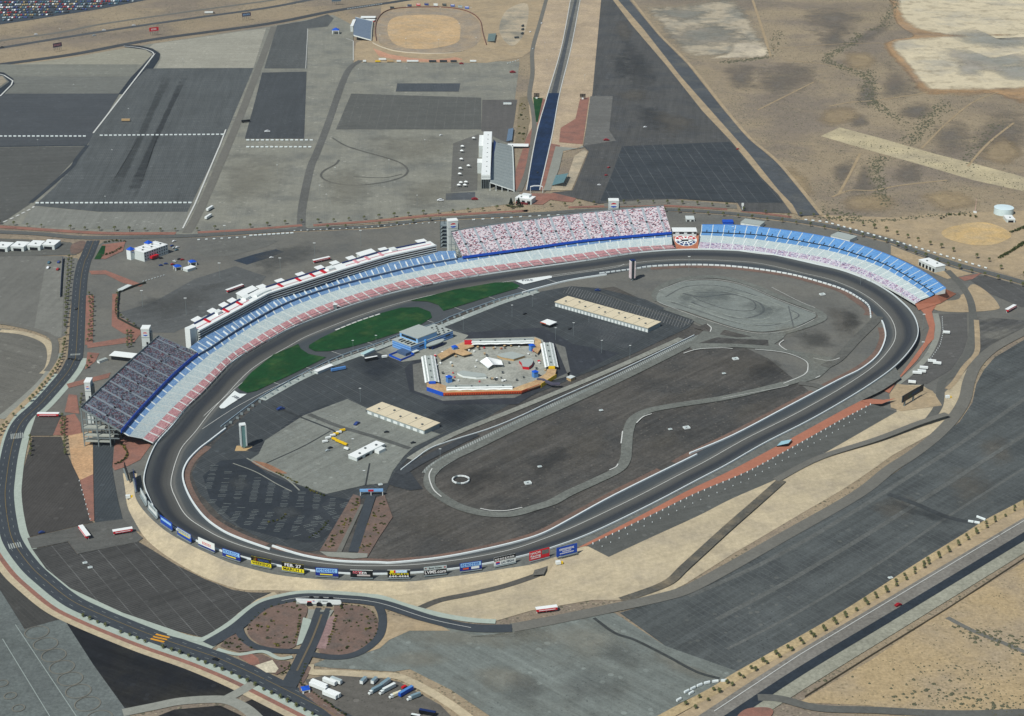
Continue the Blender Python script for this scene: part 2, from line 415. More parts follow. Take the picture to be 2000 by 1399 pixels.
for q in ('1290,60 1380,40 1450,55 1480,80 1400,95 1300,90', '1260,20 1340,15 1400,25 1330,45'):
    blob(faded('grey_spoil', (138, 133, 124), (150, 142, 128), 0.85, 0.03), q, 3, 0.6)
TRK = ground('dirt_track', (166, 146, 116), None, big=(0.03, 0.1), fine=(0.3, 0.1))
for s, w in (('1619,208 1660,200 1710,196 1780,186 1812,180', 4), ('1625,385 1660,372 1705,372 1760,362 1850,352', 4), ('1500,95 1560,92 1640,86 1720,84', 3), ('1480,215 1530,190 1590,160', 3), ('1638,380 1660,340 1680,300', 4), ('1505,110 1490,60 1470,0', 5), ('1535,118 1600,124 1660,136', 3), ('1800,290 1850,240 1900,200 1950,180', 3), ('1890,325 1930,280 1980,240', 4)):
    ribbon('dirt_track', TRK, s, w, 2)
# --- bottom right desert
OCH = ground('ochre_desert', (178, 156, 120), (156, 140, 116), (0.012, 0.42, 0.62), grain=0.16, specks=((3.5, 0.25, (120, 110, 84), 0.6),))
sheet('earth_patch', OCH, '1560,1372 1700,1290 1840,1195 2000,1098 2100,1040 2100,1440 1900,1440 1700,1378', 1)
ribbon('dirt_track', ROADG, '1850,1206 1900,1232 1960,1256 2040,1290', 5, 2)
# --- motorway corner, top left
sheet('parking_lot', lot('auction_lot', (62, 70, 80), 10, 5, 0.1), '-80,-60 330,-20 286,0 200,17 67,38 0,48 -80,62', 2)
ribbon('road', ROADG, '-40,92 0,80 114,64 200,47 360,24 520,2 600,-10', 13, 1)
ribbon('road', ground('motorway', (80, 82, 86)), '-40,103 0,94 200,61.5 360,38 520,15.7 603,0 660,-10', 17, 1)
ribbon('road', ground('frontage_road', (72, 74, 78)), '-40,133 0,126 143,106 300,77 520,47 654,21 757,6 820,-4', 20, 3)
# --- parking fields behind the speedway
sheet('parking_lot', lot('gravel_lot', (136, 132, 122), 95, 3.0, 0.05, 5, 0.07, (118, 116, 110)), '-60,146 0,132 143,112 300,85 520,53 650,29 668,38 690,50 690,120 1015,120 1005,200 1000,300 1015,378 1000,398 870,414 740,428 600,444 440,455 370,458 180,455 60,444 -60,434', 1)
sheet('parking_lot', lot('tan_gravel', (150, 144, 130), 2, 4, 0.05, None, 0.08), '-60,146 0,131 143,112 250,93 285,98 296,108 278,126 268,126 -60,126', 2)
sheet('parking_lot', lot('mid_gravel', (124, 122, 114), 2, 3.5, 0.06), '-60,126 268,126 262,148 -60,149', 3)
sheet('parking_lot', lot('mid_gravel2', (112, 111, 106), 2, 3.5, 0.06), '-60,150 262,149 234,183 30,183 -60,184', 2)
sheet('parking_lot', lot('light_gravel', (156, 150, 138), 2, 3.5, 0.06), '300,86 520,55 507,95 495,133 306,133 316,112 310,100 290,94', 2)
sheet('parking_lot', lot('dark_left_lot', (74, 76, 80), 2, 2.8, 0.08), '-60,184 30,183 234,183 206,228 170,284 -60,288', 2)
sheet('parking_lot', lot('brown_left_lot', (86, 85, 83), 10, 2.8, 0.06), '-60,289 170,286 140,318 105,355 57,400 0,438 -60,440', 2)
sheet('parking_lot', lot('big_lot', (84, 86, 87), 68, 2.9, 0.10, 0, 0.18, at=(320, 270)), '284,134 495,133 441,262 366,414 194,414 66,402 108,365 143,324 171,285 182,260 232,196', 2)
sheet('parking_lot', lot('grey_strip', (126, 124, 118), 92, 3, 0.06), '66,403 194,415.5 366,415 357,450 200,448 41,438', 2)
blob(faded('tyre_mark', (62, 64, 67), None, 0.6, 0.05), '372,140 350,185 316,260 280,340 262,402 236,402 262,340 300,260 336,185 358,140', 3, 0.5, name='skid_mark')
blob(faded('tyre_mark2', (70, 72, 74), None, 0.45, 0.05), '342,140 318,190 284,270 240,360 218,400 192,400 220,360 264,270 300,190 324,140', 3, 0.5, name='skid_mark')
sheet('parking_lot', lot('rear_dark_lot', (84, 85, 85), 92, 2.8, 0.12, 2), '541,50 600,40 640,28 652,36 640,52 601,56 600,134 516,134', 2)
sheet('parking_lot', lot('rear_dark_lot2', (72, 74, 77), 92, 2.8, 0.05), '512,142 599,140 594,271 478,271 500,190', 2)
ribbon('road', ROADG, '535,52 505,133 470,225 452,268 395,400 365,455', 13, 3)
ribbon('road', ground('service_road', (100, 98, 95)), '705,118 677,143 637,252 618,300 606,329 591,400 588,445', 12, 3)
ribbon('path', ground('asphalt_seam', (60, 64, 70)), '171,284 150,310 143,323 125,340 100,362 60,396', 7, 3)
ribbon('path', ground('asphalt_seam', (60, 64, 70)), '-40,287 170,284', 6, 3, sm=False)
sheet('parking_lot', lot('middle_dark_lot', (92, 91, 88), 0, 2.8, 0.08, 90), '686,183 940,191 940,253 656,253', 2)
sheet('parking_lot', lot('patch_lot', (74, 77, 82), 90, 2.8, 0.1), '776,163 899,163 896,179 773,179', 3)
sheet('parking_lot', lot('brown_yard', (96, 92, 90), 90, 0), '942,195 1010,195 1005,232 996,282 940,256', 2)
sheet('parking_lot', lot('dark_yard', (86, 88, 92), 0, 0), '871,378 928,375 928,390 870,391', 2)
sheet('parking_lot', lot('stand_yard', (104, 101, 97), 0, 0), '885,280 935,262 932,372 880,376', 2)
SK = ground('skid_rubber', (94, 92, 88))
ribbon('skid_mark', SK, '649,269 672,283 700,293 757,309 785,320 796,332 790,343 770,351 743,357 694,362 650,357 628,346 632,334 655,321 662,312', 3.2, 4)
ribbon('skid_mark', SK, '690,345 750,347 785,340', 2.0, 4)
sheet('road', BLACK, '243,88 272,89 298,95 313,105 311,116 299,134 286,134 297,112 298,105 284,97 243,92', 4, sm=False)
sheet('road', BLACK, '286,134 262,160 244,184 231,184 255,152 284,122 296,108', 4)
sheet('road', BLACK, '-20,138 8,142 26,154 28,164 4,187 -20,200 -20,186 18,160 6,148 -20,146', 4)
sheet('parking_lot', lot('tan_corner', (150, 140, 122), 2, 0), '-20,148 4,149 14,159 -4,172 -20,180', 4)
mk = MB()
for s, w in (('242,90 270,93 290,98 300,105 292,118 182,260', 2.6), ('-20,140 8,147 25,158 22,166 0,188', 2.6), ('441,253 427.4,289', 2.2), ('427,289 380,400 357,446', 2.2), ('676,75 690,80 690,118', 1.4), ('601,56 597,134', 1)):
    ribbon('', None, s, w, 5, mb=mk, sm=len(s) > 40)
for s in ('66,403 60,408 20,428 0,436',): dashes(mk, s, 3, 8, 6, 5)
struct(mk.build('kerb_line', WHITEP))
# --- dirt oval
sheet('earth_patch', TAN2, '693,118 695,84 715,76 740,70 745,10 800,-20 1068,-20 1054,46 1040,97 1020,112 950,123 690,122', 2)
sheet('earth_patch', ground('salmon_gravel', (188, 142, 116)), '728,94 760,106 800,113 850,117 890,112 905,116 870,122 790,120 740,110', 3)
sheet('earth_patch', PALE2, '990,20 1030,8 1026,60 1000,90 975,60', 3, sm=True)
sheet('racetrack', ground('clay_track', (150, 138, 122), (166, 146, 120), (0.03, 0.4, 0.65), streak=((0, 80, 5, 0.08),)), '734,60 738,40 752,25 780,18 830,16 880,18 915,26 935,42 940,65 935,82 915,96 880,102 830,104 780,99 750,90 738,78', 4, sm=True)
sheet('infield', ground('clay_infield', (194, 164, 124), (180, 158, 128), (0.03, 0.45, 0.65), streak=((5, 70, 6, 0.06),)), '757,62 760,42 775,33 800,30 850,29 885,35 898,48 899,65 896,80 880,88 850,94 815,96 785,92 766,82', 5, sm=True)
# --- drag strip
STRIP = ground('drag_strip_asphalt', (120, 116, 110), None, streak=((76, 400, 2, 0.14),))
sheet('earth_patch', ground('strip_sand', (182, 162, 134), (168, 150, 128), (0.02, 0.4, 0.65), streak=((76, 120, 6, 0.05),)), '1072,-10 1176,-10 1157,183 1138,286 1095,300 1078,372 1055,372 1048,300 1030,330 1034,186 1040,97', 3)
sheet('road', STRIP, '1117,-10 1136,-10 1134,0 1116,90 1093,183 1070,183 1097,90 1115,0', 5)
sheet('road', ground('rubbered_groove', (78, 80, 84), None, streak=((76, 400, 2, 0.12),)), '1124,-10 1129,-10 1127,0 1108,90 1087,186 1076,186 1101,90 1122,0', 6)
BLUEP = ground('blue_launch_pad', (34, 54, 84), (26, 40, 60), (0.05, 0.4, 0.7), streak=((76, 300, 2, 0.25),), grain=0.1)
sheet('road', BLUEP, '1070,182 1093,182 1078,265 1054,372 1028,372 1048,260', 6)
ribbon('road', ROADG, '1068,-5 1054,46 1040,97 1040,143 1034,186 1041,215 1043,257 1031,329 1014,374', 8, 5)
sheet('lawn', GRASS, '1041,190 1060,192 1050,239 1047,238', 6)
sheet('earth_patch', BRICK, '1060,192 1066,195 1043,265 1030,330 1017,372 1003,372 1008,330 1028,270 1044,240 1050,240', 4)
sheet('earth_patch', BRICK, '1133,193 1151,190 1138,282 1092,278 1095,250 1124,232', 5)
sheet('earth_patch', BRICK, '1075,280 1094,284 1077,330 1060,372 1055,372', 5)
sheet('earth_patch', BRICK, '1020,378 1076,378 1095,374 1120,376 1127,386 1118,395 1095,393 1075,390 1060,400 1020,398', 4)
sheet('path', CONC2, '1085,286 1130,290 1137,284 1140,288 1100,295 1092,330 1075,372 1062,372', 6)
sheet('earth_patch', PALE2, '1122,305 1140,292 1148,296 1128,345 1116,372 1075,372 1085,358 1110,340', 5)
sheet('earth_patch', ground('bed_mulch', (130, 118, 96)), '1015,190 1029,188 1036,235 1024,278 1006,278', 4)
mk = MB()
for s in ('1115,-5 1097,90 1070,183 1048,260 1028,371', '1134,-5 1116,90 1093,183 1078,265 1054,371'): ribbon('', None, s, 1.5, 8, mb=mk)
struct(mk.build('edge_line', WHITEP))
# --- dark field right of the strip
sheet('parking_lot', lot('right_field', (84, 82, 81), 80, 3.0, 0.05, 0, 0.16, (74, 74, 76), at=(1270, 200)), '1175,-10 1190,-10 1197,0 1234,49 1300,126 1372,217 1429,277 1486,346 1520,380 1548,417 1450,413 1440,396 1330,389 1250,391 1169,398 1078,376 1118,372 1130,345 1150,296 1139,286 1157,183', 4)
sheet('parking_lot', lot('black_field', (58, 62, 67), -3, 2.8, 0.12, -55, 0.2, at=(1330, 330)), '1215,286 1425,277 1486,346 1530,396 1440,396 1330,388 1250,388 1172,393 1195,340', 5)
sheet('parking_lot', lot('grey_field', (106, 103, 100), 0, 3, 0.12), '1153,188 1197,188 1190,255 1203,275 1140,285', 5)
sheet('earth_patch', TAN2, '1195,-10 1205,-10 1207,0 1257,57 1329,149 1400,229 1463,300 1520,371 1548,400 1560,420 1546,416 1520,380 1486,346 1429,277 1372,217 1300,126 1234,49 1197,0', 4)
sheet('road', ground('haul_road', (82, 84, 88), (100, 98, 94), (0.02, 0.5, 0.7), streak=((133, 200, 4, 0.2),)), '1205,-10 1224,-10 1229,0 1286,69 1343,126 1415,217 1463,272 1520,320 1602,420 1560,422 1548,400 1520,371 1463,300 1400,229 1329,149 1257,57 1207,0', 4)
ribbon('path', TAN2, '1231,-5 1287,66 1345,124 1417,214 1465,270 1523,320 1605,420', 6, 5)
# ------------------------------------------------------------------ around the speedway
sheet('plaza', PAVE, '150,705 158,597 168,520 176,490 205,470 275,466 400,464 570,454 740,447 840,432 1000,425 1134,414 1226,412 1304,413 1420,421 1546,435 1637,451 1740,476 1783,494 1874,524 1943,543 2070,576 2070,640 1990,650 1930,690 1895,735 1880,780 1820,830 1700,860 1500,700 1200,560 900,600 600,690 320,900 300,960 280,1040 185,1022 181,841 120,850 60,850 100,780', 1)
# left side fields
sheet('parking_lot', lot('left_field', (112, 109, 104), 82, 3.2, 0.07), '-60,498 0,500 120,500 152,505 150,540 137,600 128,655 108,664 50,640 0,628 -60,620', 1)
sheet('parking_lot', lot('left_field2', (124, 121, 115), 82, 3.2, 0.05), '90,512 128,512 120,660 66,645', 2)
sheet('parking_lot', lot('left_field3', (108, 104, 98), 150, 4, 0.06), '-60,640 10,642 70,655 100,680 104,705 80,750 30,795 -60,850', 1)
ribbon('path', TAN, '0,646 50,652 90,668 100,690 96,716 84,730', 9, 2)
ribbon('road', ROADG, '-40,628 0,630 60,642 96,655 108,672 104,705 92,725', 8, 3)
ribbon('path', CONC2, '116,690 104,716 80,748 40,785 0,818', 10, 2)
sheet('parking_lot', lot('left_top_lot', (96, 94, 90), 5, 3, 0.05), '-60,462 0,466 60,468 140,474 150,498 0,501 -60,500', 2)
sheet('earth_patch', BROWN, '140,478 160,470 168,476 158,492 148,496 138,494', 3, sm=True)
# bottom left
sheet('parking_lot', lot('brown_field', (70, 68, 66), 130, 3, 0.04, None, 0.2), '-60,1070 0,1085 57,1137 130,1196 124,1210 60,1228 46,1228 -60,1050', 1)
sheet('apron', ground('training_pad', (106, 110, 108), (98, 101, 100), (0.02, 0.4, 0.65), streak=((118, 200, 5, 0.06),)), '-60,1090 0,1152 48,1229 80,1220 124,1208 182,1298 244,1384 300,1470 -60,1470', 2)
sheet('parking_lot', lot('black_triangle', (36, 37, 41), 150, 0, 0, None, 0.3, (50, 48, 46)), '124,1208 142,1206 240,1246 330,1286 405,1320 464,1342 440,1362 400,1363 340,1370 244,1384 182,1298', 3)
sheet('parking_lot', lot('black_triangle', (36, 37, 41), 150, 0), '270,1440 300,1402 340,1386 430,1378 480,1402 520,1450', 3)
sheet('parking_lot', lot('black_triangle', (36, 37, 41), 150, 0), '478,1372 506,1360 600,1402 660,1450 560,1450', 3)
ribbon('road', CONC2, '240,1392 300,1380 350,1370 405,1366 445,1368 480,1384 510,1412 540,1450', 10, 4)
ribbon('road', CONC2, '440,1366 470,1350 500,1332', 9, 4)
mk = MB(); mo = MB()
for s in ('5,1248 58,1335 110,1420', '30,1220 90,1310 160,1415'): ribbon('', None, s, 0.7, 5, mb=mk)
def ring(mb, u, v, r, w, layer, z=0.0, n=40):
    c = G(u, v, z+layer*LZ)
    ps = [Vector((c.x+r*math.cos(2*math.pi*i/n), c.y+r*math.sin(2*math.pi*i/n), c.z)) for i in range(n)]
    ribbon('', None, ps, w, layer, z, mb=mb, closed=True)
for u, v in ((72, 1235), (89, 1258), (105, 1280), (121, 1303), (137, 1326), (153, 1350), (171, 1375), (194, 1402)): ring(mo, u, v, 9.6, 0.8, 5)
for u, v in ((4, 1335), (20, 1359), (36, 1383)): ring(mo, u, v, 4.6, 0.8, 5)
struct(mk.build('lane_line', plain('faded_line', (150, 156, 152), 0.8))); struct(mo.build('ring_marking', plain('faded_orange_paint', (120, 114, 104), 0.8)))
# the big road round the west and south
BIG = '182,470 170,500 165,510 158,540 153,597 147.5,690 143,705 128,731 80,786 46,818 30,846 18,892 11,940 9,971 14,1017 25,1058 57,1104 91,1136 137,1172 183,1195 240,1219 312,1247 400,1277 420,1284 480,1310 540,1339 620,1379 656,1399 740,1445'
ribbon('road', ROAD, BIG, 17, 4)
mk = MB(); my = MB()
dashes(my, BIG, 0.5, 400, 1, 6, off=0.5); dashes(mk, BIG, 0.25, 4, 10, 6, off=4.5); dashes(mk, BIG, 0.25, 4, 10, 6, off=-4.5)
LOW = '128,731 80,786 46,818 30,846 18,892 11,940 9,971 14,1017 25,1058 57,1104 91,1136 137,1172 183,1195 240,1219 312,1247 400,1277'
ribbon('sidewalk', CONC, '146,700 '+LOW, 7, 3, off=12)
LOW2 = LOW+' 480,1310 540,1339 620,1379 656,1399 740,1445'
ribbon('sidewalk', CONC, LOW2, 6.5, 3, off=-11.5)
LOW3 = '14,1017 25,1058 57,1104 91,1136 137,1172 183,1195 240,1219 312,1247 400,1277 480,1310 540,1339 620,1379 656,1399 740,1445'
ribbon('earth_patch', BRICK, LOW3, 4.5, 3, off=-17)
ribbon('earth_patch', TAN, LOW3, 6, 3, off=-22)
ribbon('earth_patch', TAN2, '120,700 104,725 76,760 40,795 20,815 0,850 -12,900', 7, 3)
for s in ('135,694 165,694', '14,864 50,864', '6,1068 50,1062'): pass
def cross(mb, a, b, w, nb):
    """zebra bars laid along the road between two kerbs"""
    A, B = G(*a, 6*LZ), G(*b, 6*LZ); d = (B-A); L = d.length; d /= L; q = Vector((-d.y, d.x, 0))
    for k in range(nb):
        c = A+d*L*(k+0.5)/nb
        mb.add([c+d*x*L/nb*0.28+q*y*w/2 for x, y in ((-1, -1), (1, -1), (1, 1), (-1, 1))], [(0, 1, 2, 3)])
cross(mk, (137, 693), (157, 692), 5, 9); cross(mk, (20, 853), (46, 850), 13, 7); cross(mk, (16, 1068), (42, 1063), 10, 6)
mq = MB(); cross(mq, (320, 1240), (305, 1253), 13, 3); struct(mq.build('road_marking', plain('orange_yellow_paint', (214, 150, 40), 0.7)))
for s, o in (('30,846 18,892 11,940 9,971 14,1017', 0),): pass
# perimeter road on the north side
PER = '-30,452 0,453 80,457 160,464 275,463 400,459 569,449 740,441 840,428 1000,420 1080,415.5 1134,411.5 1226,408 1304,409 1420,416 1546,430 1637,445 1740,470 1783,488 1874,518 1943,536 2000,552 2070,575'
ribbon('road', ground('perimeter_asphalt', (96, 97, 97), None, big=(0.02, 0.08), fine=(0.4, 0.12), grain=0.1), PER, 13, 4); dashes(my, PER, 0.4, 400, 1, 6)
ribbon('earth_patch', BRICK, '-30,442 0,443 91,449 206,455.5 343,456', 11, 3)
ribbon('earth_patch', BRICK, '386,454 480,449 590,440', 9, 3); ribbon('earth_patch', BRICK, '612,440 740,431 840,421 909,418 1023,412 1020,412', 9, 3)
ribbon('earth_patch', BRICK, '1110,405 1226,402 1304,402 1420,409', 8, 3); ribbon('earth_patch', BRICK, '1448,412 1500,418 1545,424', 8, 3)
ribbon('path', CONC2, '600,445 740,435 1000,415', 2, 4)
sheet('parking_lot', lot('verge_lot', (122, 116, 108), 0, 0), '1180,396 1290,387 1340,392 1438,400 1440,408 1300,400 1180,404', 3)
struct(mk.build('lane_line', plain('worn_white_line', (160, 162, 158), 0.8))); struct(my.build('centre_line', plain('worn_yellow_line', (128, 110, 70), 0.8)))
# right-hand side
sheet('parking_lot', lot('east_lot', (84, 82, 81), 15, 3, 0.1, 105), '1885,540 1925,538 2070,580 2070,600 1995,600 1930,572', 3)
sheet('earth_patch', TAN2, '1840,588 1880,575 1900,555 1930,572 1950,595 1945,605 1880,610 1826,605', 3, sm=True)
sheet('earth_patch', TAN2, '1740,479 1783,496 1850,520 1900,535 1850,545 1790,520 1740,497', 2)
sheet('parking_lot', lot('oval_pad', (104, 101, 96), 0, 0), '1836,574 1860,570 1876,576 1870,585 1845,586', 4, sm=True)
sheet('earth_patch', BRICK, '1872,542 1918,533 1900,545 1884,549', 4)
ribbon('road', ASPH, '1850,528 1880,560 1896,590 1900,625 1898,660 1890,690 1862,730 1840,745 1834,790 1815,820', 9, 4)
sheet('parking_lot', lot('strip_lot', (92, 89, 87), 15, 3, 0.05), '1832,614 1888,612 1890,660 1880,690 1858,722 1810,750 1762,746 1800,715 1825,680 1834,650', 3)
ribbon('sidewalk', CONC2, '1827,612 1832,640 1826,668 1808,700 1780,728 1752,750', 7, 4)
sheet('parking_lot', lot('burnt_field', (84, 82, 81), 40, 0, 0, None, 0.3, (110, 106, 100)), '1908,618 2000,626 2070,640 2000,640 1945,668 1912,690', 3)
ribbon('earth_patch', TAN2, '1907,625 1909,660 1907,690 1885,715 1865,745 1850,760', 6, 4)
sheet('earth_patch', TAN, '1745,770 1760,752 1800,752 1820,765 1835,775 1870,745 1905,700 1912,715 1895,745 1885,785 1860,815 1815,850 1760,880 1640,948 1525,1020 1430,1083 1340,1140 1290,1165 1214,1172 1157,1172 1040,1192 968,1213 900,1209 860,1200 740,1166 900,1130 1040,1100 1100,1080 1190,1090 1530,932 1752,806', 2)
# ------------------------------------------------------------------ big fields to the south-east
sheet('parking_lot', ground('south_field', (85, 87, 87), (73, 75, 76), (0.02, 0.45, 0.65), (0.012, 0.12), (0.5, 0.16), streak=((IA(1650, 1080, 30), 150, 7, 0.32), (IA(1650, 1080, 30), 60, 2.5, 0.14)), lines=((IA(1650, 1080, -28)+90, 6.4, 0.5, 0.14, (170, 170, 166)),), grain=0.16, specks=((2.4, 0.1, (52, 54, 55), 0.6), (6.0, 0.06, (120, 118, 112), 0.4))), '2080,640 2000,664 1943,698 1922,722 1907,750 1899,787 1874,824 1792,892 1682,970 1532,1057 1422,1120 1345,1157 1210,1197 1300,1262 1440,1312 1637,1204 1804,1097 1889,1044 1934,1015 2080,930', 2)
sheet('parking_lot', lot('south_grey_field', (118, 121, 117), -28, 4, 0.05, None, 0.2, (108, 109, 104), at=(1050, 1290)), '748,1200 790,1208 960,1234 1080,1214 1200,1197 1300,1262 1442,1312 1420,1336 1390,1345 1330,1372 1290,1401 1220,1450 1000,1450 960,1401 880,1347 800,1307 770,1312 650,1305 606,1300 640,1286 700,1276 738,1256', 2)
sheet('earth_patch', TAN2, '744,1206 760,1200 800,1208 860,1222 880,1232 800,1232 760,1250 742,1266 700,1280 680,1284 740,1250', 3)
sheet('parking_lot', lot('truck_yard', (96, 91, 86), 160, 0), '594,1328 640,1318 720,1320 780,1332 860,1377 930,1450 720,1450 652,1401', 3)
ribbon('berm', TAN, '604,1298 608,1312 660,1314 720,1318 770,1320 800,1330 850,1357 900,1390 950,1430', 8, 4)
sheet('earth_patch', BROWN, '596,1296 608,1304 600,1322 592,1334 640,1372 690,1410 720,1440 700,1440 640,1392 585,1350 582,1330', 4)
ribbon('road', ROADG, '1000,1226 1040,1219 1111,1205 1203,1186 1294,1166 1345,1150 1414,1114 1525,1051 1674,966 1737,917 1783,887 1829,851 1863,815 1884,780 1892,746 1907,712 1941,680 2000,648 2080,606', 13, 5)
ribbon('road', ROAD, '406,1258 460,1226 510,1186 550,1173 600,1166 680,1170 720,1174 760,1183 840,1209 920,1226 1000,1227', 12, 6)
ribbon('sidewalk', CONC, '330,1236 380,1248 404,1246 450,1218 500,1180 550,1164 600,1157 680,1160 740,1166 792,1183 860,1201 920,1211 968,1214', 7, 5)
ribbon('earth_patch', TAN, '416,1240 462,1207 500,1174 540,1160', 8, 3)
mk = MB()
dashes(mk, '550,1173 600,1166 680,1170 720,1174 760,1183 840,1209 920,1226', 0.5, 400, 1, 8)
# roundabout
sheet('earth_patch', BROWN, '580,1176 540,1181 510,1193 488,1215 483,1232 492,1248 516,1262 550,1268 574,1264 584,1248 588,1220 596,1206 600,1186', 5, sm=True)
sheet('earth_patch', BROWN, '655,1180 690,1182 718,1188 734,1205 740,1232 734,1248 710,1268 670,1279 636,1277 622,1268 640,1220 652,1204', 5, sm=True)
sheet('path', ground('pink_gravel', (150, 124, 120)), '636,1204 658,1204 636,1267 616,1266', 6)
sheet('path', CONC, '592,1206 609,1210 592,1256 579,1261 588,1225', 6)
ribbon('road', ROAD, '629,1195 620,1222 608,1252 597,1275 580,1310 562,1342', 13, 7)
ribbon('road', ROAD, '466,1222 469,1236 480,1251 500,1263 530,1270 562,1272 585,1272', 7, 6)
ribbon('road', ROAD, '738,1182 746,1200 747,1222 740,1244 720,1264 696,1277 670,1283 640,1283 610,1278', 7, 6)
sheet('earth_patch', BROWN, '466,1236 472,1250 492,1266 500,1271 464,1273 430,1262 440,1248', 5)
sheet('earth_patch', BROWN, '466,1284 495,1277 512,1278 540,1290 566,1292 562,1306 540,1318 505,1306 480,1292', 5)
sheet('earth_patch', BRICK, '464,1281 492,1277 504,1286 508,1298 490,1299', 6)
sheet('path', ground('cream_concrete', (198, 188, 164)), '498,1300 532,1289 544,1306 538,1314 520,1314', 6)
ribbon('sidewalk', CONC, '424,1268 464,1278 500,1273 520,1274 545,1286 571,1283', 4, 7)
for s in ('622,1187 613,1212', '641,1188 629,1213'): ribbon('road', ROAD, s, 4.5, 7, sm=False)
sheet('path', CONC2, '602,1190 652,1192 640,1211 600,1208', 6)
ybl = MB(); dashes(ybl, '628,1200 620,1222 608,1252 597,1275 580,1310', 1.6, 400, 1, 8)
struct(ybl.build('centre_line', plain('brown_median', (110, 98, 78)))); struct(mk.build('lane_line', WHITEP))
# palm verge, highway
ribbon('path', ground('verge_sand', (176, 156, 120)), '1280,1410 1330,1383 1400,1346 1451,1314 1637,1208 1804,1100 1889,1047 1934,1018 2000,983 2080,938', 9, 4)
ribbon('path', TAN2, '1320,1420 1425,1358 1563,1268 1748,1155 2000,1004 2080,955', 18, 3)
ribbon('road', ground('highway_grey', (124, 118, 112), None, streak=((31, 300, 1.5, 0.1),)), '1340,1432 1395,1397 1563,1287 1748,1176 2000,1026 2080,978', 16, 4)
ribbon('road', ground('highway_dark', (48, 54, 62)), '1365,1440 1425,1402 1563,1311 1748,1200 2000,1048 2080,1000', 9, 5)
ribbon('path', ground('verge_grey', (150, 146, 132)), '1400,1440 1450,1408 1580,1325 1760,1215 2000,1068 2080,1018', 13, 4)
ribbon('road', ASPH, '1480,1362 1525,1365 1600,1383 1711,1387 1860,1394 2010,1391 2080,1388', 9, 5)
sheet('earth_patch', BRICK, '1440,1399 1460,1384 1500,1382 1510,1392 1490,1410 1440,1420', 5, sm=True)
mk = MB()
dashes(mk, '1395,1389 1563,1278 1748,1167 2000,1017', 0.7, 400, 1, 7, sm=False)
struct(mk.build('edge_line', WHITEP))
# ------------------------------------------------------------------ racetrack
OUT = [(x, y, z) for x, y, z in ((295.5, 888, 5), (285, 917, 6), (281, 939.5, 6), (283.5, 954.5, 6), (288, 967, 6), (303, 998, 6), (320, 1018, 6), (343.6, 1035, 6), (381, 1057, 6), (427.6, 1076.5, 6), (480, 1092, 6), (543, 1107, 6), (606.5, 1116.5, 6), (675.4, 1122.4, 6), (745.4, 1123.3, 6), (817, 1120.4, 6), (888.4, 1113, 6), (955.6, 1102.3, 6), (1021.4, 1088.3, 6), (1078.8, 1072, 5), (1158.6, 1042, 4), (1271.6, 987.5, 4), (1363, 939.5, 4), (1420, 909.7, 4), (1495.5, 866.4, 4), (1591.6, 817.3, 4), (1687, 761, 5), (1748.7, 716.6, 6), (1783, 677.8, 6), (1793, 652, 6), (1789, 628, 6), (1776.5, 607, 6), (1757, 588, 6), (1737, 572, 6), (1700.6, 551, 6), (1646, 530, 6), (1591.6, 517, 6), (1500, 497, 6), (1431.5, 490.5, 6), (1340, 489, 5), (1248.7, 495, 4), (1157, 508.7, 4), (1080, 519.5, 4), (977, 533.5, 4), (879, 549.5, 4), (771.5, 572.7, 4), (680, 600, 4), (580, 638, 4), (534, 661, 4), (454, 708.6, 4), (395, 766, 4), (363, 800, 4), (336, 834, 4), (309, 864, 4))]
INN = [(441, 836), (410, 862), (387, 880), (365, 905), (357, 933), (370, 971), (397, 1009), (431, 1035.5), (468, 1053), (527.5, 1072), (591.6, 1086), (660, 1097), (740, 1100), (771.5, 1100.2), (863, 1090.4), (954, 1073), (1023, 1056), (1065.7, 1041), (1111.5, 1017), (1203, 967), (1361, 885), (1431.5, 851.6), (1536.7, 796.7), (1637, 744), (1683, 721), (1715, 693.8), (1729, 661.7), (1726.5, 639), (1716, 622), (1699, 605), (1675.5, 584), (1646, 566), (1600, 551), (1546, 537), (1477, 526), (1408.6, 519.4), (1340, 518), (1271.6, 522), (1190, 536), (1111, 549), (1043, 566), (977, 584), (886, 617), (858, 630), (800, 648), (740, 671), (649, 703), (580, 736), (523, 768)]
NO = 400
outc = resample(smooth([G(x, y, z) for x, y, z in OUT], True, 6), NO, True)
innc0 = resample(smooth([G(x, y, 0) for x, y in INN], True, 6), 1600, True)
inn = []
last = None
for i, p in enumerate(outc):
    k = min(range(1600), key=lambda j: (innc0[j].x-p.x)**2+(innc0[j].y-p.y)**2)
    inn.append(k)
# keep the pairing monotonic so that the strip never folds
st = 1 if ((inn[40]-inn[10]) % 1600) < 800 else -1
acc = [0]
for a, b in zip(inn, inn[1:]):
    d = ((b-a)*st) % 1600
    acc.append(acc[-1]+(d if d < 800 else 0))
tot = 1600.0
sc_ = acc[:]
for _ in range(4):
    ex = [sc_[-1]-tot]+sc_+[tot]
    sc_ = [(ex[i]+ex[i+1]+ex[i+2])/3 for i in range(len(sc_))]
innc = [innc0[int(round(inn[0]+st*s)) % 1600] for s in sc_]
NA = 20
tb = MB(); vs = []
for p, q in zip(outc, innc):
    d = Vector((q.x-p.x, q.y-p.y, 0)); W = d.length; bw = min(24.0, W*0.62)
    for k in range(NA+1):
        t = (k/NA)
        dist = t*W
        zz = p.z*max(0.0, 1-dist/bw)
        vs.append((p.x+d.x*t, p.y+d.y*t, zz+4*LZ))
w = NA+1; U = 0
fs = []
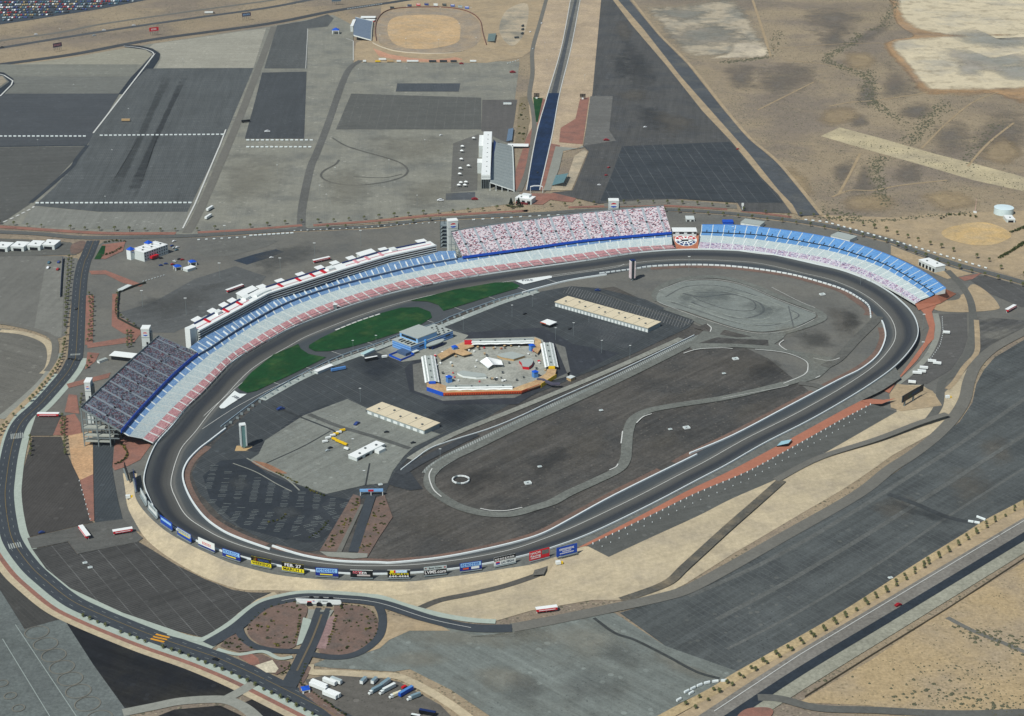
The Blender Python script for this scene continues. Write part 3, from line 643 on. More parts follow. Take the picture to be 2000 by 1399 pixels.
for i in range(NO):
    j = (i+1) % NO; du = (outc[j]-outc[i]).length; W0 = (innc[i]-outc[i]).length; W1 = (innc[j]-outc[j]).length
    for k in range(NA):
        fs.append((i*w+k, j*w+k, j*w+k+1, i*w+k+1))
        tb.uv[len(fs)-1] = ((U, W0*k/NA), (U+du, W1*k/NA), (U+du, W1*(k+1)/NA), (U, W0*(k+1)/NA))
    U += du
a, b, c = Vector(vs[fs[0][0]]), Vector(vs[fs[0][1]]), Vector(vs[fs[0][2]])
if (b-a).cross(c-a).z < 0: fs = [f[::-1] for f in fs]; tb.uv = {k: u[::-1] for k, u in tb.uv.items()}
tb.add(vs, fs)
t = NT('racing_asphalt', 0.85, 0.25)
uv = t.n('ShaderNodeUVMap').outputs[0]; s = t.n('ShaderNodeSeparateXYZ'); t.l(uv, s.inputs[0])
across = s.outputs[1]
wob = t.math('MULTIPLY_ADD', t.noise(t.pos(0, 1, 1, uv), 0.006, 2), 7.0, -3.5)
v2 = t.math('DIVIDE', t.math('ADD', across, wob), 60.0)
base = t.ramp(v2, [(0.0, alb((74, 76, 78))), (0.06, alb((80, 81, 81))), (0.14, alb((56, 59, 65))), (0.22, alb((54, 57, 62))), (0.29, alb((82, 80, 78))), (0.40, alb((92, 90, 87))), (0.46, alb((104, 102, 99))), (0.50, alb((78, 80, 81))), (0.60, alb((66, 71, 76))), (1.0, alb((74, 77, 80)))])
m = t.n('ShaderNodeVectorMath', operation='MULTIPLY'); t.l(uv, m.inputs[0]); m.inputs[1].default_value = (0.006, 0.7, 1)
n1 = t.noise(m.outputs[0], 1.0, 5, 0.65)
m2 = t.n('ShaderNodeVectorMath', operation='MULTIPLY'); t.l(uv, m2.inputs[0]); m2.inputs[1].default_value = (0.02, 0.12, 1)
n2 = t.noise(m2.outputs[0], 1.0, 4, 0.6)
f = t.math('MULTIPLY', t.math('MULTIPLY_ADD', n1, 0.5, 0.75), t.math('MULTIPLY_ADD', n2, 0.4, 0.8))
f = t.math('MULTIPLY', f, t.math('MULTIPLY_ADD', t.noise(t.pos(), 0.5, 4), 0.3, 0.85))
TRACKM = t.done(t.scale(base, f))
struct(tb.build('racetrack', TRACKM, smooth=True))
def inset(c, d):
    nor = normals(c, True)
    sg = 1 if (Vector((c[0].x+nor[0][0]*30, c[0].y+nor[0][1]*30))-G(1100, 780).xy).length < (c[0].xy-G(1100, 780).xy).length else -1
    return [Vector((p.x+q[0]*d*sg, p.y+q[1]*d*sg, p.z)) for p, q in zip(c, nor)]
# ------------------------------------------------------------------ infield
inf = inset(innc0[::4], -1.0)
tri = tessellate_polygon([[Vector((p.x, p.y, 0)) for p in inf]])
EARTH = ground('scorched_infield', (88, 83, 79), (72, 70, 69), (0.012, 0.42, 0.62), (0.01, 0.14), (0.35, 0.22), streak=((IA(1100, 850, 26), 120, 7, 0.34), (IA(1100, 850, 24), 60, 3, 0.2)), grain=0.2, specks=((3.0, 0.10, (120, 112, 104), 0.6), (2.4, 0.12, (44, 44, 46), 0.6)))
mb = MB(); mb.add([(p.x, p.y, LZ) for p in inf], [tuple(x) if (Vector(inf[x[1]])-Vector(inf[x[0]])).xy.to_3d().cross((Vector(inf[x[2]])-Vector(inf[x[0]])).xy.to_3d()).z > 0 else tuple(x[::-1]) for x in tri])
struct(mb.build('infield', EARTH))
VERGE = ground('brown_gravel_verge', (122, 98, 86), (108, 92, 84), (0.05, 0.4, 0.65), grain=0.1)
for s in ('408,872 384,889 369,908 361,933 374,969 401,1006 436,1031 480,1052 520,1066', '536,1066 591,1083 660,1093.5 740,1096.5 771,1096.5 863,1087 952,1069.5 1021,1052.5 1064,1037 1109,1013 1201,963 1290,918', '1318,904 1361,881 1431,848 1536,793 1590,765', '1604,757 1637,740.5 1681,717 1712,691 1725.5,661 1722,640', '1694,616 1696,606 1671,586 1643,568.5 1598,554 1546,540 1477,529 1408,522.5 1340,521 1271,525'):
    ribbon('path', VERGE, s, 9.5, 2)
DARK = lot('paddock_asphalt', (66, 69, 72), 27, 3.4, 0.08, -28, 0.16, at=(800, 760))
sheet('paddock', DARK, '441,843 523,774 649,708 740,677 800,655 858,637 977,590 1043,572 1115,559 1170,563 1260,585 1357,627 1345,640 1235,692 1100,747 1000,787 900,845 800,893 770,925 752,965 706,974 625,1075 598,1078 520,1058 437,1015 388,962 374,925 388,900', 3)
sheet('parking_lot', lot('stall_lot', (70, 72, 74), 62, 3.6, 0.5, None, 0.1, at=(1220, 595)), '1113,559 1357,627 1330,641 1098,571', 4)
sheet('parking_lot', lot('stall_lot2', (62, 65, 69), -18, 3.0, 0.4, None, 0.1, at=(1180, 655)), '1112,640 1160,622 1262,655 1222,682', 4)
sheet('parking_lot', lot('midway_lot', (58, 60, 66), 100, 0), '850,660 905,650 1060,640 1120,672 1210,690 1120,735 1060,760 1010,790 870,790 800,765 790,720', 4)
sheet('parking_lot', lot('west_lot', (52, 56, 62), 5, 0, 0, None, 0.12), '430,900 486,895 520,925 569,945 640,968 690,978 660,1020 600,1040 560,1055 470,1030 410,975 396,930', 4)
sheet('parking_lot', lot('west_dark', (54, 57, 62), 20, 5.6, 0.3, None, 0.1), '520,860 580,812 640,790 660,800 560,842 510,884 480,880', 4)
LIGHT = lot('light_concrete_lot', (126, 126, 120), 27, 0, 0, None, 0.14, at=(640, 880))
sheet('parking_lot', LIGHT, '678.5,779.5 716,797 714,804 860,848 879,840 808,873 790,890 767,920 757,944 715,947 637,965 569,942 500,904 487,899 505,887 518,860 592,812', 5)
ribbon('road', ground('dark_lane', (88, 88, 86)), '603,809 660,832 740,856 800,876', 6, 6); ribbon('path', ground('dark_seam', (60, 62, 64)), '520,905 592,872 645,842', 1.6, 6)
ribbon('path', ground('dark_seam', (60, 62, 64)), '532,792 580,812 645,838 655,845', 2.4, 6); ribbon('path', ground('dark_seam', (60, 62, 64)), '722,905 714,948', 1.6, 6)
sheet('earth_patch', ground('rust_stain', (150, 112, 88)), '492,900 520,905 548,918 560,925 530,922 500,908', 6, sm=True)
ribbon('path', CONC2, '482,895 520,916 560,936 585,958', 1.5, 6); ribbon('path', CONC2, '455,905 500,922 540,945 570,960', 1.2, 6)
sheet('plaza', ground('garage_apron', (112, 110, 106)), '806,712 832,706 834,760 868,766 1000,764 1062,748 1110,735 1084,671 1104,678 1114,726 1060,750 1005,777 865,783 809,763', 5)
sheet('plaza', ground('courtyard', (164, 161, 152), (146, 144, 136), (0.03, 0.4, 0.65)), '838,690 900,668 910,662 1045,658 1060,664 1086,722 1062,745 1000,764 868,768 834,750', 6)
sheet('plaza', CONC2, '735,688 775,672 880,645 915,655 905,665 835,700 785,707', 5)
CONC3 = ground('pit_box_concrete', (160, 164, 160))
ribbon('path', CONC3, '512,781 580,743 649,712 740,679 800,657 858,638.5 977,592 1050,569', 9, 5)
ribbon('road', ground('service_strip', (140, 138, 130)), '800,897 842,871 900,842 1020,794 1180,728 1330,661', 8, 5)
BAND = lot('drag_lane', (120, 123, 119), -64, 2.6, 0.75, None, 0.1, None, 0.8, at=(1150, 765))
ribbon('road', BAND, '1380,656 1356,665 1203,740 1080,796 1020,824 930,868 880,893 850,912 838,925', 15, 5)
ribbon('road', ground('black_lane', (66, 68, 72)), '780,926 815,905 855,884 900,862 930,848', 10, 5)
COURSE = ground('road_course', (112, 112, 107), None, streak=((20, 90, 4, 0.08),))
RC = '1356,668 1203,744 1020,828 930,872 870,900 846,918 838,937 844.7,955.5 874,978 909,994 954,1003.5 1000,1003.5 1046,991 1080,980 1111,963 1168,937 1207,917 1221,898 1224,874 1227,842 1238,818 1267,802 1317,792 1420,776 1523,752 1557,742 1582,728 1590,714 1575.6,698 1534,684.6 1477,677 1408,675 1350,681'
ribbon('road', COURSE, RC, 11, 6)
sheet('road', COURSE, '1340,676 1380,640 1352,626 1362,622 1386,629 1443,647 1500,655 1540,645 1530,660 1512,672 1540,684 1580,690 1640,701 1600,738 1560,750 1590,715 1575,697 1500,684 1430,674 1370,680', 6)
sheet('earth_patch', EARTH, '1406,653 1415,644 1440,651 1468,657 1440,659', 8); sheet('earth_patch', EARTH, '1366,670 1400,659 1440,662 1500,664 1501,675 1440,671', 8); sheet('earth_patch', EARTH, '1356,641 1380,632 1390,642 1386,648', 8)
ribbon('road', COURSE, '1287,588 1281,574 1300,556 1340,544 1397,541 1454,552 1523,580 1580,601 1604,614 1600,626 1546,645 1489,655 1430,648 1386,632 1340,616 1300,602', 11, 6)
sheet('skid_pad', ground('skid_pad_concrete', (130, 132, 127), (112, 115, 111), (0.02, 0.4, 0.62), (0.02, 0.14), (0.3, 0.14), lines=((100, 3.4, 0.7, 0.35, (200, 204, 200)),)), '1282,582 1290,568 1317,555 1340,549 1397,548 1454,559 1523,588 1578,608 1593,614 1587,623 1546,640 1489,648 1443,642 1386,624 1340,608 1317,602 1290,593', 7, sm=True)
ribbon('skid_mark', ground('pad_rubber', (96, 98, 98)), '1330,572 1370,580 1430,575 1480,590 1490,610 1450,622 1400,610 1350,590', 3, 8)
for k, q in enumerate(('1300,580 1340,560 1400,558 1460,572 1530,600 1560,618 1500,636 1430,628 1360,606 1310,590', '1320,575 1380,565 1450,578 1510,604 1490,624 1430,618 1370,600 1330,585', '1360,572 1420,572 1470,588 1470,606 1420,604 1370,588 1352,578', '1400,566 1480,580 1550,612 1530,630 1470,630', '1540,598 1546,622 1550,640', '1296,586 1350,598 1420,624 1490,640')):
    ribbon('skid_mark', ground(('pad_rubber', 'pad_scuff')[k % 2], ((110, 112, 108), (136, 138, 132))[k % 2]), q, 1.6+k % 2, 8)
en = MB(); A_ = [G(1787, 594, 5.6), G(1829, 576, 11.6), G(1848, 565, 12.0)]; B_ = [G(1794, 606, 1.4), G(1838, 592, 1.4), G(1868, 574, 1.4)]
en.add(A_+B_, [(0, 3, 4, 1), (1, 4, 5, 2)]); struct(en.build('embankment', ORANGE))
ribbon('road', ground('access_road', (98, 96, 92)), '1610,716 1637,700.6 1671.6,664 1706,630 1716,618', 12, 7)
ribbon('road', ASPH, '1560,748 1590,752 1606,757', 10, 6)
ribbon('road', ground('access_road', (98, 96, 92)), '1170,571 1250,600 1350,634', 1.5, 5); 
ribbon('road', ROAD, '725,968 712,1008 690,1078', 9, 6); ribbon('road', ROADG, '703,985 682,1030 660,1078', 6.5, 5)
sheet('earth_patch', BROWN, '690,965 704,970 704,986 676,1040 657,1078 624,1076 640,1050', 5); sheet('earth_patch', BROWN, '735,972 751,967 767,1010 740,1050 717,1089 699,1080 715,1030', 5)
sheet('road', CONC2, '624,1077 718,1081 717,1089 690,1091 640,1087', 6)
sheet('parking_lot', lot('bay_lot', (58, 61, 66), 25, 0, 0, None, 0.1), '640,975 690,980 672,1012 628,1058 596,1060 560,1050', 4)
sheet('road', ground('pocket_dark', (60, 62, 66)), '756,945 786,905 800,920 826,955 800,958 770,950', 4)
# grass and painted signs in the tri-oval
for s in ('470,762 464.6,757 478,742 491,727 534,692.6 582.5,672 587,681 603,691.5 637,698 568.7,731.5 534,747.5 500,763.5 483,767',
          '604,674 626,660.6 660,644.6 680,634 737,613.7 783,601 817,600 840,609 843.5,620 817,636.6 783,648 726,666 680,679 640,686 615,686 603,680',
          '801,587.5 886,566 966,552 1000,551 1015,558 1009,563.5 954.5,579.5 886,601 866,607 856,595.6 835.5,588.7'):
    sheet('lawn', GRASS, s, 8)
PAINT = plain('painted_white_turf', (226, 230, 226), 0.8, 0.03)
sheet('painted_turf', PAINT, '458,763 468,769 482,769.5 438,797.5 431,798 428,795 430,792', 8); sheet('painted_turf', PAINT, '1006,548.7 1072,538.6 1078,539.5 1078,542.5 1023,555.5 1017,553', 8)
# painted lines on track, pits and road course
mk = MB()
inline = inset(outc, 25.0)
for c, wd in ((inline, 0.7),):
    seg = [p for p in c]; ribbon('', None, [Vector((p.x, p.y, 0)) for p in seg], wd, 6, mb=mk, closed=True)
ribbon('', None, '340,870 395,815 460,758 500,728 560,692', 0.6, 6, mb=mk); ribbon('', None, '395,838 470,790 560,745 649,706 740,672 858,632', 0.6, 6, mb=mk)
ribbon('', None, '1079,541 1130,533 1200,523 1219,516', 0.7, 6, mb=mk)
for i in range(1, 11):
    t0 = i/11; u = 490+(1150-490)*t0
    v = 0
    for a, b in zip(PX('441,836 523,768 649,703 740,671 858,630 977,584 1043,566 1111,549 1190,536'), PX('523,768 649,703 740,671 858,630 977,584 1043,566 1111,549 1190,536 1200,534')):
        if a[0] <= u <= b[0]: v = a[1]+(b[1]-a[1])*(u-a[0])/(b[0]-a[0])
    ribbon('', None, [G(u-3, v-2.5, 6*LZ), G(u-22, v-9, 6*LZ)], 0.6, 6, mb=mk, sm=False)
for s, w in (('742,613 700,627 655,645', 1.6),): dashes(mk, s, 2.4, 7, 1.2, 8)
for s in ('844,915 838,930 846,955 862,970', '1190,918 1203,912 1207,906', '1213,866 1216,842', '1243,826 1256,814 1273,808', '1335,690 1363,682 1409,679.5 1431,681', '1475,682 1534,689 1572,704 1578,718 1570,732 1530,749', '1381,633 1389,640 1387,648', '1531,664 1522,672 1530,680 1537,684', '1588,699 1612,704 1628,703 1640,699', '938,993 960,997 990,997 1020,991', '1593,738 1602,734'):
    dashes(mk, s, 1.2, 400, 1, 9)
for s in ('1283,588 1300,596 1340,611 1386,627 1443,644 1489,651 1546,644 1590,624', '1287,568 1340,548 1397,546 1454,557 1523,586 1593,612', '1507,561 1560,588 1592,601', '1410,778 1523,757 1540,752'): dashes(mk, s, 0.6, 400, 1, 9)
struct(mk.build('track_line', WHITEP))
# low drums and shadows aside, the outer ground of turns three and four: a level path, then the tan bank down to the lots
PATH4 = '268,925 262.5,956 265.5,974 277.5,993.6 300,1017.6 330,1041.6 367.6,1062.6 405,1080.6 447,1098.6 470,1105.5 535,1121.8 600,1129.6 665,1134 735,1135 800,1136 865,1128.5 930,1120 992,1110 1041,1102 1090,1086'
zz = 6.0
oo = [p for p in smooth([G(x, y, z) for x, y, z in OUT[1:20]], False, 5)]
strip('path', ground('perimeter_path', (108, 107, 103)), [p for p in oo], 0, PATH4, zz, 140)
TOE = '240,925 244.5,956 249,989 262.5,1017.6 282,1049 307.5,1073 345,1098.6 397,1127 454,1147.6 486,1153 534,1153 569,1154.4 660,1156.7 740,1164 800,1160 860,1152 930,1142 1000,1132 1060,1118 1110,1100'
strip('embankment', TAN, PATH4, zz, TOE, 0.3, 140)
ribbon('path', ground('ramp_dark', (88, 84, 80)), '820,1188 860,1172 920,1160 980,1146 1030,1130 1056,1120', 7, 4)
sheet('path', ground('ramp_dark2', (104, 100, 95)), '1038,1098 1085,1088 1070,1105 1062,1122 1040,1124 1046,1108', 4, 2.0)
# backstretch: wall path, orange gravel, camping terrace, tan bank
BO = [G(x, y, z) for x, y, z in OUT[19:28]]
strip('path', ground('perimeter_path', (100, 98, 96)), smooth(BO, False, 5), 0, '1090,1086 1128,1070 1248.7,1008 1340,960 1431,917 1546,856 1637,806 1683,782 1724,762 1760,738', 4.0, 90)
strip('earth_patch', ORANGE, '1128,1070 1248.7,1008 1340,960 1431,917 1546,856 1637,806 1683,782', 4.0, '1146,1066 1271,1006 1363,961 1463,919 1569,861 1640,821 1703,789', 4.1, 90)
sheet('earth_patch', ORANGE, '1680,783 1700,779 1725,781 1750,778 1722,789 1702,789', 2, 4.0)
TERR = lot('terrace_asphalt', (92, 91, 88), 25, 0, 0, None, 0.12)
strip('terrace', TERR, '1146,1066 1271,1006 1363,961 1463,919 1569,861 1640,821 1703,789', 4.1, '1189,1088 1271,1050 1363,1008 1430,974 1525,932 1611,885 1752,804', 4.1, 90)
strip('embankment', TAN, '1189,1088 1271,1050 1363,1008 1430,974 1525,932 1611,885 1752,804', 4.1, '1214,1170 1290,1148 1345,1132 1430,1083 1562,1005 1674,938 1822,832', 0.3, 90)
strip('embankment', TAN, '1090,1086 1120,1074 1146,1067 1165,1075 1189,1088', 4.1, '1060,1140 1100,1150 1140,1160 1180,1168 1214,1170', 0.3, 30)
strip('embankment', TAN, '1189,1088 1189.5,1088', 4.1, '1180,1168 1214,1170', 0.3, 8, sm=False)
ribbon('path', ROADG, '1515,938 1600,894 1714,857 1795,826 1850,808', 8, 3, 4.1)
ribbon('path', ground('bank_ditch', (86, 82, 76), (120, 110, 92), (0.05, 0.45, 0.7)), [G(1527, 938, 4.3), G(1475, 984, 3.4), G(1420, 1032, 2.6), G(1340, 1105, 1.4), G(1300, 1140, 0.7), G(1214, 1172, .5)], 8, 0, 0) if False else None
mb = MB()
pl = [G(1527, 938, 4.6), G(1475, 984, 4.0), G(1420, 1032, 3.4), G(1340, 1105, 2.4), G(1300, 1140, 1.2), G(1214, 1172, .7)]
pl = smooth(pl, False, 6); nor = normals(pl)
mb.add([x for p, q in zip(pl, nor) for x in ((p.x-q[0]*4.5, p.y-q[1]*4.5, p.z), (p.x+q[0]*4.5, p.y+q[1]*4.5, p.z))], [(2*i, 2*i+2, 2*i+3, 2*i+1) for i in range(len(pl)-1)])
struct(mb.build('path', ground('bank_ditch', (92, 88, 82), (124, 114, 96), (0.05, 0.45, 0.7))))
# orange gravel outside turns one and two
sheet('earth_patch', ORANGE, '1790,596 1819.6,577 1836,586 1820,609 1826,634 1824,662 1813,673 1790,705 1751,746 1737,768 1719,760 1760,732 1778,707 1806,668 1815,641 1806,614', 5)
sheet('earth_patch', TAN2, '1752,750 1800,755 1822,764 1840,792 1760,803 1740,796 1737,770', 4)
# ground left and north of the stands
sheet('earth_patch', BRICK, '174,529 206,528 279,556 274,560 240,553 206,536 178,536', 3)
sheet('earth_patch', BRICK, '219.5,574 229,574 231,618 274,641 275,655 242,652 218,637', 3)
sheet('earth_patch', BRICK, '168,577 183,577 181,672 166,674', 3); sheet('earth_patch', BRICK, '171,688 194,690 186,706 166,722', 3); sheet('earth_patch', BRICK, '171,680 262,668 276,650 242,660 170,672', 3)
sheet('earth_patch', BRICK, '103,850 119,814 146,808 157,826 160,851', 3); sheet('earth_patch', BRICK, '126,805 134,770 150,772 155,808', 3); sheet('earth_patch', BRICK, '130,750 216,728 212,738 134,758', 3)
sheet('earth_patch', BRICK, '219.5,912 224,864 240,847 295,869 274,898 250,910 224,919', 3)
sheet('earth_patch', BRICK, '186,505 200,478 245,472 240,490 206,506', 4); sheet('lawn', GRASS, '184,506 199,480 206,480 204,495 196,506', 5)
sheet('parking_lot', lot('gate_yard', (82, 79, 77), 0, 0), '57,851 71,809 118,815 103,851', 3)
sheet('parking_lot', lot('west_brown_lot', (72, 68, 66), 82, 3, 0.06), '64,853 119,853 133,890 155,937 176,1017 183,1020 53,1050 36,1010 35,971 47,912', 2)
sheet('earth_patch', ground('sand_triangle', (194, 156, 118), (180, 150, 118)), '133,851 181,842 182,926 156,938 140,905', 3); sheet('earth_patch', BRICK, '156,938 182,926 184,1017 176,1018', 3)
sheet('parking_lot', lot('service_yard', (64, 68, 72), 85, 3, 0.1), '181,842 240,846 222,864 219,914 222,933 229,971 240,1016 185,1020', 3)
sheet('parking_lot', lot('junction_yard', (96, 94, 91), 10, 0), '53,1051 183,1021 240,1014 279,1051 270,1058 151,1082 133,1058 62,1072', 3)
sheet('parking_lot', lot('stall_field', (70, 68, 67), 18, 2.9, 0.14, -48, 0.22, at=(300, 1160)), '63,1073 133,1059 151,1083 270,1058 292,1071 345,1104 400,1131 454,1152 486,1157 530,1158 500,1172 465,1198 425,1236 400,1246 340,1231 240,1197 137,1149 90,1111', 3)
sheet('parking_lot', lot('skew_patch', (52, 60, 72), 30, 0), '457,509 500,496 539,487 555,492 518,506 482,517', 3)
sheet('parking_lot', lot('tower_yard', (92, 92, 92), 30, 0), '235,610 300,590 380,545 460,520 520,540 480,590 400,620 340,650 280,650', 2)
sheet('parking_lot', lot('small_lot', (104, 102, 98), 30, 3, 0.15), '384,472 480,468 545,470 520,482 455,500 400,502 384,490', 3)

# ------------------------------------------------------------------ stains, dust and wear on the ground
DUST = lambda amt: faded('pale_dust%d' % int(amt*10), (152, 146, 134), (140, 136, 126), amt, 0.02)
for q in ('760,1215 860,1225 1000,1245 1080,1225 1040,1270 900,1270 790,1260', '1000,1230 1180,1200 1260,1260 1120,1290', '700,1290 800,1262 900,1290 820,1312', '900,1300 1000,1290 1060,1340 960,1360', '1250,1262 1320,1285 1410,1325 1360,1330 1290,1300'):
    blob(DUST(0.45), q, 3, 0.7)
for q in ('1060,1300 1160,1290 1240,1330 1200,1390 1100,1380', '960,1330 1040,1310 1080,1360 1000,1390', '1180,1240 1260,1270 1240,1310 1160,1290'):
    blob(faded('dark_wear', (102, 103, 102), None, 0.3, 0.04), q, 3, 0.8)
ribbon('path', ground('crack_line', (66, 68, 68)), '1160,1207 1200,1236 1240,1250 1300,1280 1360,1312 1405,1325', 3, 4)
for q in ('1900,860 1960,840 1990,900 1930,920', '1700,980 1790,960 1800,1010 1720,1030', '1830,930 1900,900 1960,960 1880,1000'):
    blob(faded('brown_dust', (114, 106, 97), None, 0.35, 0.03), q, 3, 0.8)
ribbon('path', ground('field_lane', (97, 97, 95)), '1345,1165 1500,1095 1650,1010 1800,915 1900,850 2000,780 2080,730', 5, 3)
ribbon('path', ground('field_lane', (97, 97, 95)), '1400,1210 1540,1135 1700,1040 1850,945 2000,850 2080,800', 5, 3)
ribbon('path', ground('field_lane', (97, 97, 95)), '1420,1268 1560,1195 1720,1098 1850,1010 2000,915', 3, 3)
ribbon('path', ground('field_dark', (66, 68, 70)), '1735,965 1790,985 1850,1010 1905,1022', 7, 3)
blob(faded('field_dark2', (66, 68, 70), None, 0.5, 0.04), '1720,975 1800,990 1890,1020 1880,1036 1790,1010 1730,992', 3, 0.8)
for q in ('1560,690 1600,680 1640,705 1590,735', '1500,640 1550,630 1580,650 1530,665'): blob(DUST(0.3), q, 9, 0.8)
for q in ('1350,560 1420,556 1460,580 1400,600 1340,590', '1440,590 1500,588 1540,610 1480,628', '1320,575 1350,570 1360,590 1330,600'):
    blob(faded('pad_grime', (106, 110, 110), None, 0.45, 0.06), q, 8, 0.8)
for q in ('905,905 1000,860 1150,800 1130,840 980,920', '1100,850 1180,820 1200,880 1120,920', '1280,780 1400,740 1420,765 1300,785', '1380,700 1480,690 1540,720 1440,745', '780,1000 880,1010 900,1050 790,1060', '1260,850 1340,830 1330,870 1250,890', '1420,800 1500,775 1520,785 1430,830', '1600,590 1660,600 1690,650 1640,670'):
    blob(faded('infield_dust', (104, 98, 92), None, 0.45, 0.03, streak=((IA(1100, 850, 26), 90, 5, 0.3),)), q, 7, 0.8)
for q in ('860,940 960,900 1000,930 900,980', '1020,900 1100,860 1130,890 1050,930', '1450,720 1520,700 1540,730 1470,745', '1540,640 1620,640 1640,680 1570,690', '1640,600 1680,600 1690,640 1650,650'):
    blob(faded('infield_burn', (56, 56, 57), None, 0.4, 0.05, streak=((IA(1100, 850, 26), 60, 4, 0.3),)), q, 7, 0.8)
for q in ('230,600 330,570 460,540 420,590 300,640', '480,500 600,470 640,490 520,540'): blob(faded('plaza_wear', (92, 91, 90), None, 0.6, 0.03), q, 4, 0.8)
for q in ('700,265 900,260 920,300 760,330', '620,330 700,320 740,390 640,420', '800,350 900,340 880,400 780,410', '430,300 560,300 560,380 420,420'): blob(faded('lot_dust', (142, 136, 124), None, 0.45, 0.02), q, 4, 0.8)
for q in ('1210,60 1270,110 1290,180 1220,170', '1230,200 1300,210 1330,250 1250,260', '1190,110 1220,100 1240,150 1200,160'): blob(faded('field_grime', (66, 67, 70), None, 0.4, 0.04), q, 6, 0.8)
for q in ('1210,30 1240,60 1230,90 1195,60', '1260,215 1330,220 1380,250 1300,270', '1200,180 1260,170 1280,195 1210,200'): blob(faded('field_dust', (106, 100, 94), None, 0.6, 0.03), q, 6, 0.8)
for q in ('680,700 760,680 800,720 720,760', '860,785 980,790 900,835 830,830'): blob(faded('fresh_seal', (46, 51, 60), None, 0.5, 0.04), q, 5, 0.8)
for q in ('430,935 470,925 500,950 460,965', '520,990 580,985 600,1010 540,1020'): blob(faded('lot_wear', (82, 84, 86), None, 0.6, 0.05), q, 6, 0.8)
for q in ('1150,1085 1200,1075 1260,1110 1200,1140', '1300,1050 1380,1010 1400,1040 1330,1090', '900,1160 1000,1145 1080,1155 960,1190', '600,1136 700,1142 800,1142 700,1152'):
    blob(faded('bank_wash', (164, 150, 124), None, 0.6, 0.06), q, 5, 0.8, 3.0) if False else None

# parking strokes in the west lot, rows that fan out with the curve of the turn
mk = MB(); rnd = random.Random(3)
def strokes(poly, ang, row, pitch, ln, wd=0.45, keep=0.9):
    P = PX(poly); c = G(sum(p[0] for p in P)/len(P), sum(p[1] for p in P)/len(P)); W = [G(*p) for p in P]; Wp = [(p.x, p.y) for p in W]; r = max((p-c).length for p in W)
    d = Vector((math.cos(R(ang)), math.sin(R(ang)), 0)); q = Vector((-d.y, d.x, 0))
    for i in range(int(-r/row), int(r/row)+1):
        for j in range(int(-r/pitch), int(r/pitch)+1):
            p = c+d*(i*row)+q*(j*pitch)
            ins = False; n = len(Wp)
            for k in range(n):
                (x1, y1), (x2, y2) = Wp[k], Wp[(k+1) % n]
                if (y1 > p.y) != (y2 > p.y) and p.x < (x2-x1)*(p.y-y1)/(y2-y1)+x1: ins = not ins
            if not ins or rnd.random() > keep: continue
            l2 = ln*rnd.uniform(0.6, 1.0)/2; z = 5*LZ+0.12
            mk.add([(*(p+d*a*l2+q*b*wd/2).xy, z) for a, b in ((-1, -1), (1, -1), (1, 1), (-1, 1))], [(0, 1, 2, 3)])
strokes('395,900 440,920 500,932 560,955 640,972 686,982 650,1005 590,1000 520,985 440,975 392,950', 2, 15, 2.9, 8, 0.4, 0.75)
strokes('405,975 450,985 520,995 590,1010 640,1012 610,1030 560,1045 500,1035 440,1015', -8, 15, 2.9, 8, 0.4, 0.75)
strokes('640,985 680,985 665,1015 630,1050 596,1058 575,1045', 28, 15, 2.9, 8, 0.4, 0.75)
strokes('678,786 716,800 860,848 800,880 765,918 757,942 700,952 600,945 520,905 505,890 530,862 600,828', 27, 22, 2.8, 4.6, 0.3, 0.45)
strokes('530,858 590,818 640,800 655,806 590,842 530,880', 24, 15, 2.9, 8, 0.4, 0.75)
strokes('520,870 590,828 690,790 830,850 800,880 765,915 700,940 560,925 520,900', 27, 20, 5.6, 5, 0.35, 0.7)
struct(mk.build('parking_line', plain('worn_stall_line', (142, 146, 144), 0.8)))
# ------------------------------------------------------------------ shared paints
WHITE = plain('white_paint', (226, 230, 226), 0.5, 0.04)
WHITE2 = plain('white_membrane_roof', (236, 238, 234), 0.6, 0.04)
OFFW = plain('off_white_wall', (206, 212, 208), 0.6, 0.05)
CREAM = plain('cream_roof', (216, 202, 172), 0.7, 0.05)
STEEL = plain('galvanised_steel', (128, 136, 138), 0.45, 0.1, 0.4)
DSTEEL = plain('dark_steel', (52, 60, 66), 0.5, 0.1)
GLASS = plain('dark_glass', (24, 34, 42), 0.15, 0.1, 0.6)
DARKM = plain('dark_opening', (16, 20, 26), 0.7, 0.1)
BLUE = plain('royal_blue_paint', (22, 82, 190), 0.5, 0.05)
NAVY = plain('navy_paint', (24, 44, 92), 0.5, 0.08)
SKYB = plain('sky_blue_wall', (128, 176, 222), 0.6, 0.06)
MIDB = plain('mid_blue_wall', (84, 136, 196), 0.6, 0.06)
RED = plain('signal_red_paint', (196, 26, 40), 0.5, 0.06)
YEL = plain('yellow_paint', (232, 190, 20), 0.5, 0.05)
GREYR = plain('grey_roof', (168, 172, 168), 0.7, 0.06)
DGREY = plain('dark_grey_roof', (96, 100, 102), 0.7, 0.08)
TANW = plain('tan_wall', (186, 156, 112), 0.7, 0.08)
DECKM = ground('tan_deck', (196, 166, 124), (176, 142, 106), (0.06, 0.4, 0.65), grain=0.08)
ORNG = plain('orange_fascia', (206, 84, 40), 0.5, 0.1)
BLK = plain('black_panel', (18, 20, 24), 0.4, 0.1)
CONCW = plain('bare_concrete', (168, 168, 160), 0.8, 0.08)
TEALR = plain('teal_metal_roof', (104, 138, 142), 0.4, 0.06)
GREEN = plain('green_paint', (40, 110, 80), 0.5)
SP = seats('pink_seats', [((192, 140, 142), 6), ((176, 120, 124), 2), ((206, 164, 160), 2)], 1.6, 1.0, 0.72)
SW = seats('pale_seats', [((192, 204, 202), 6), ((178, 194, 196), 3), ((206, 212, 206), 2)], 1.6, 1.0, 0.78)
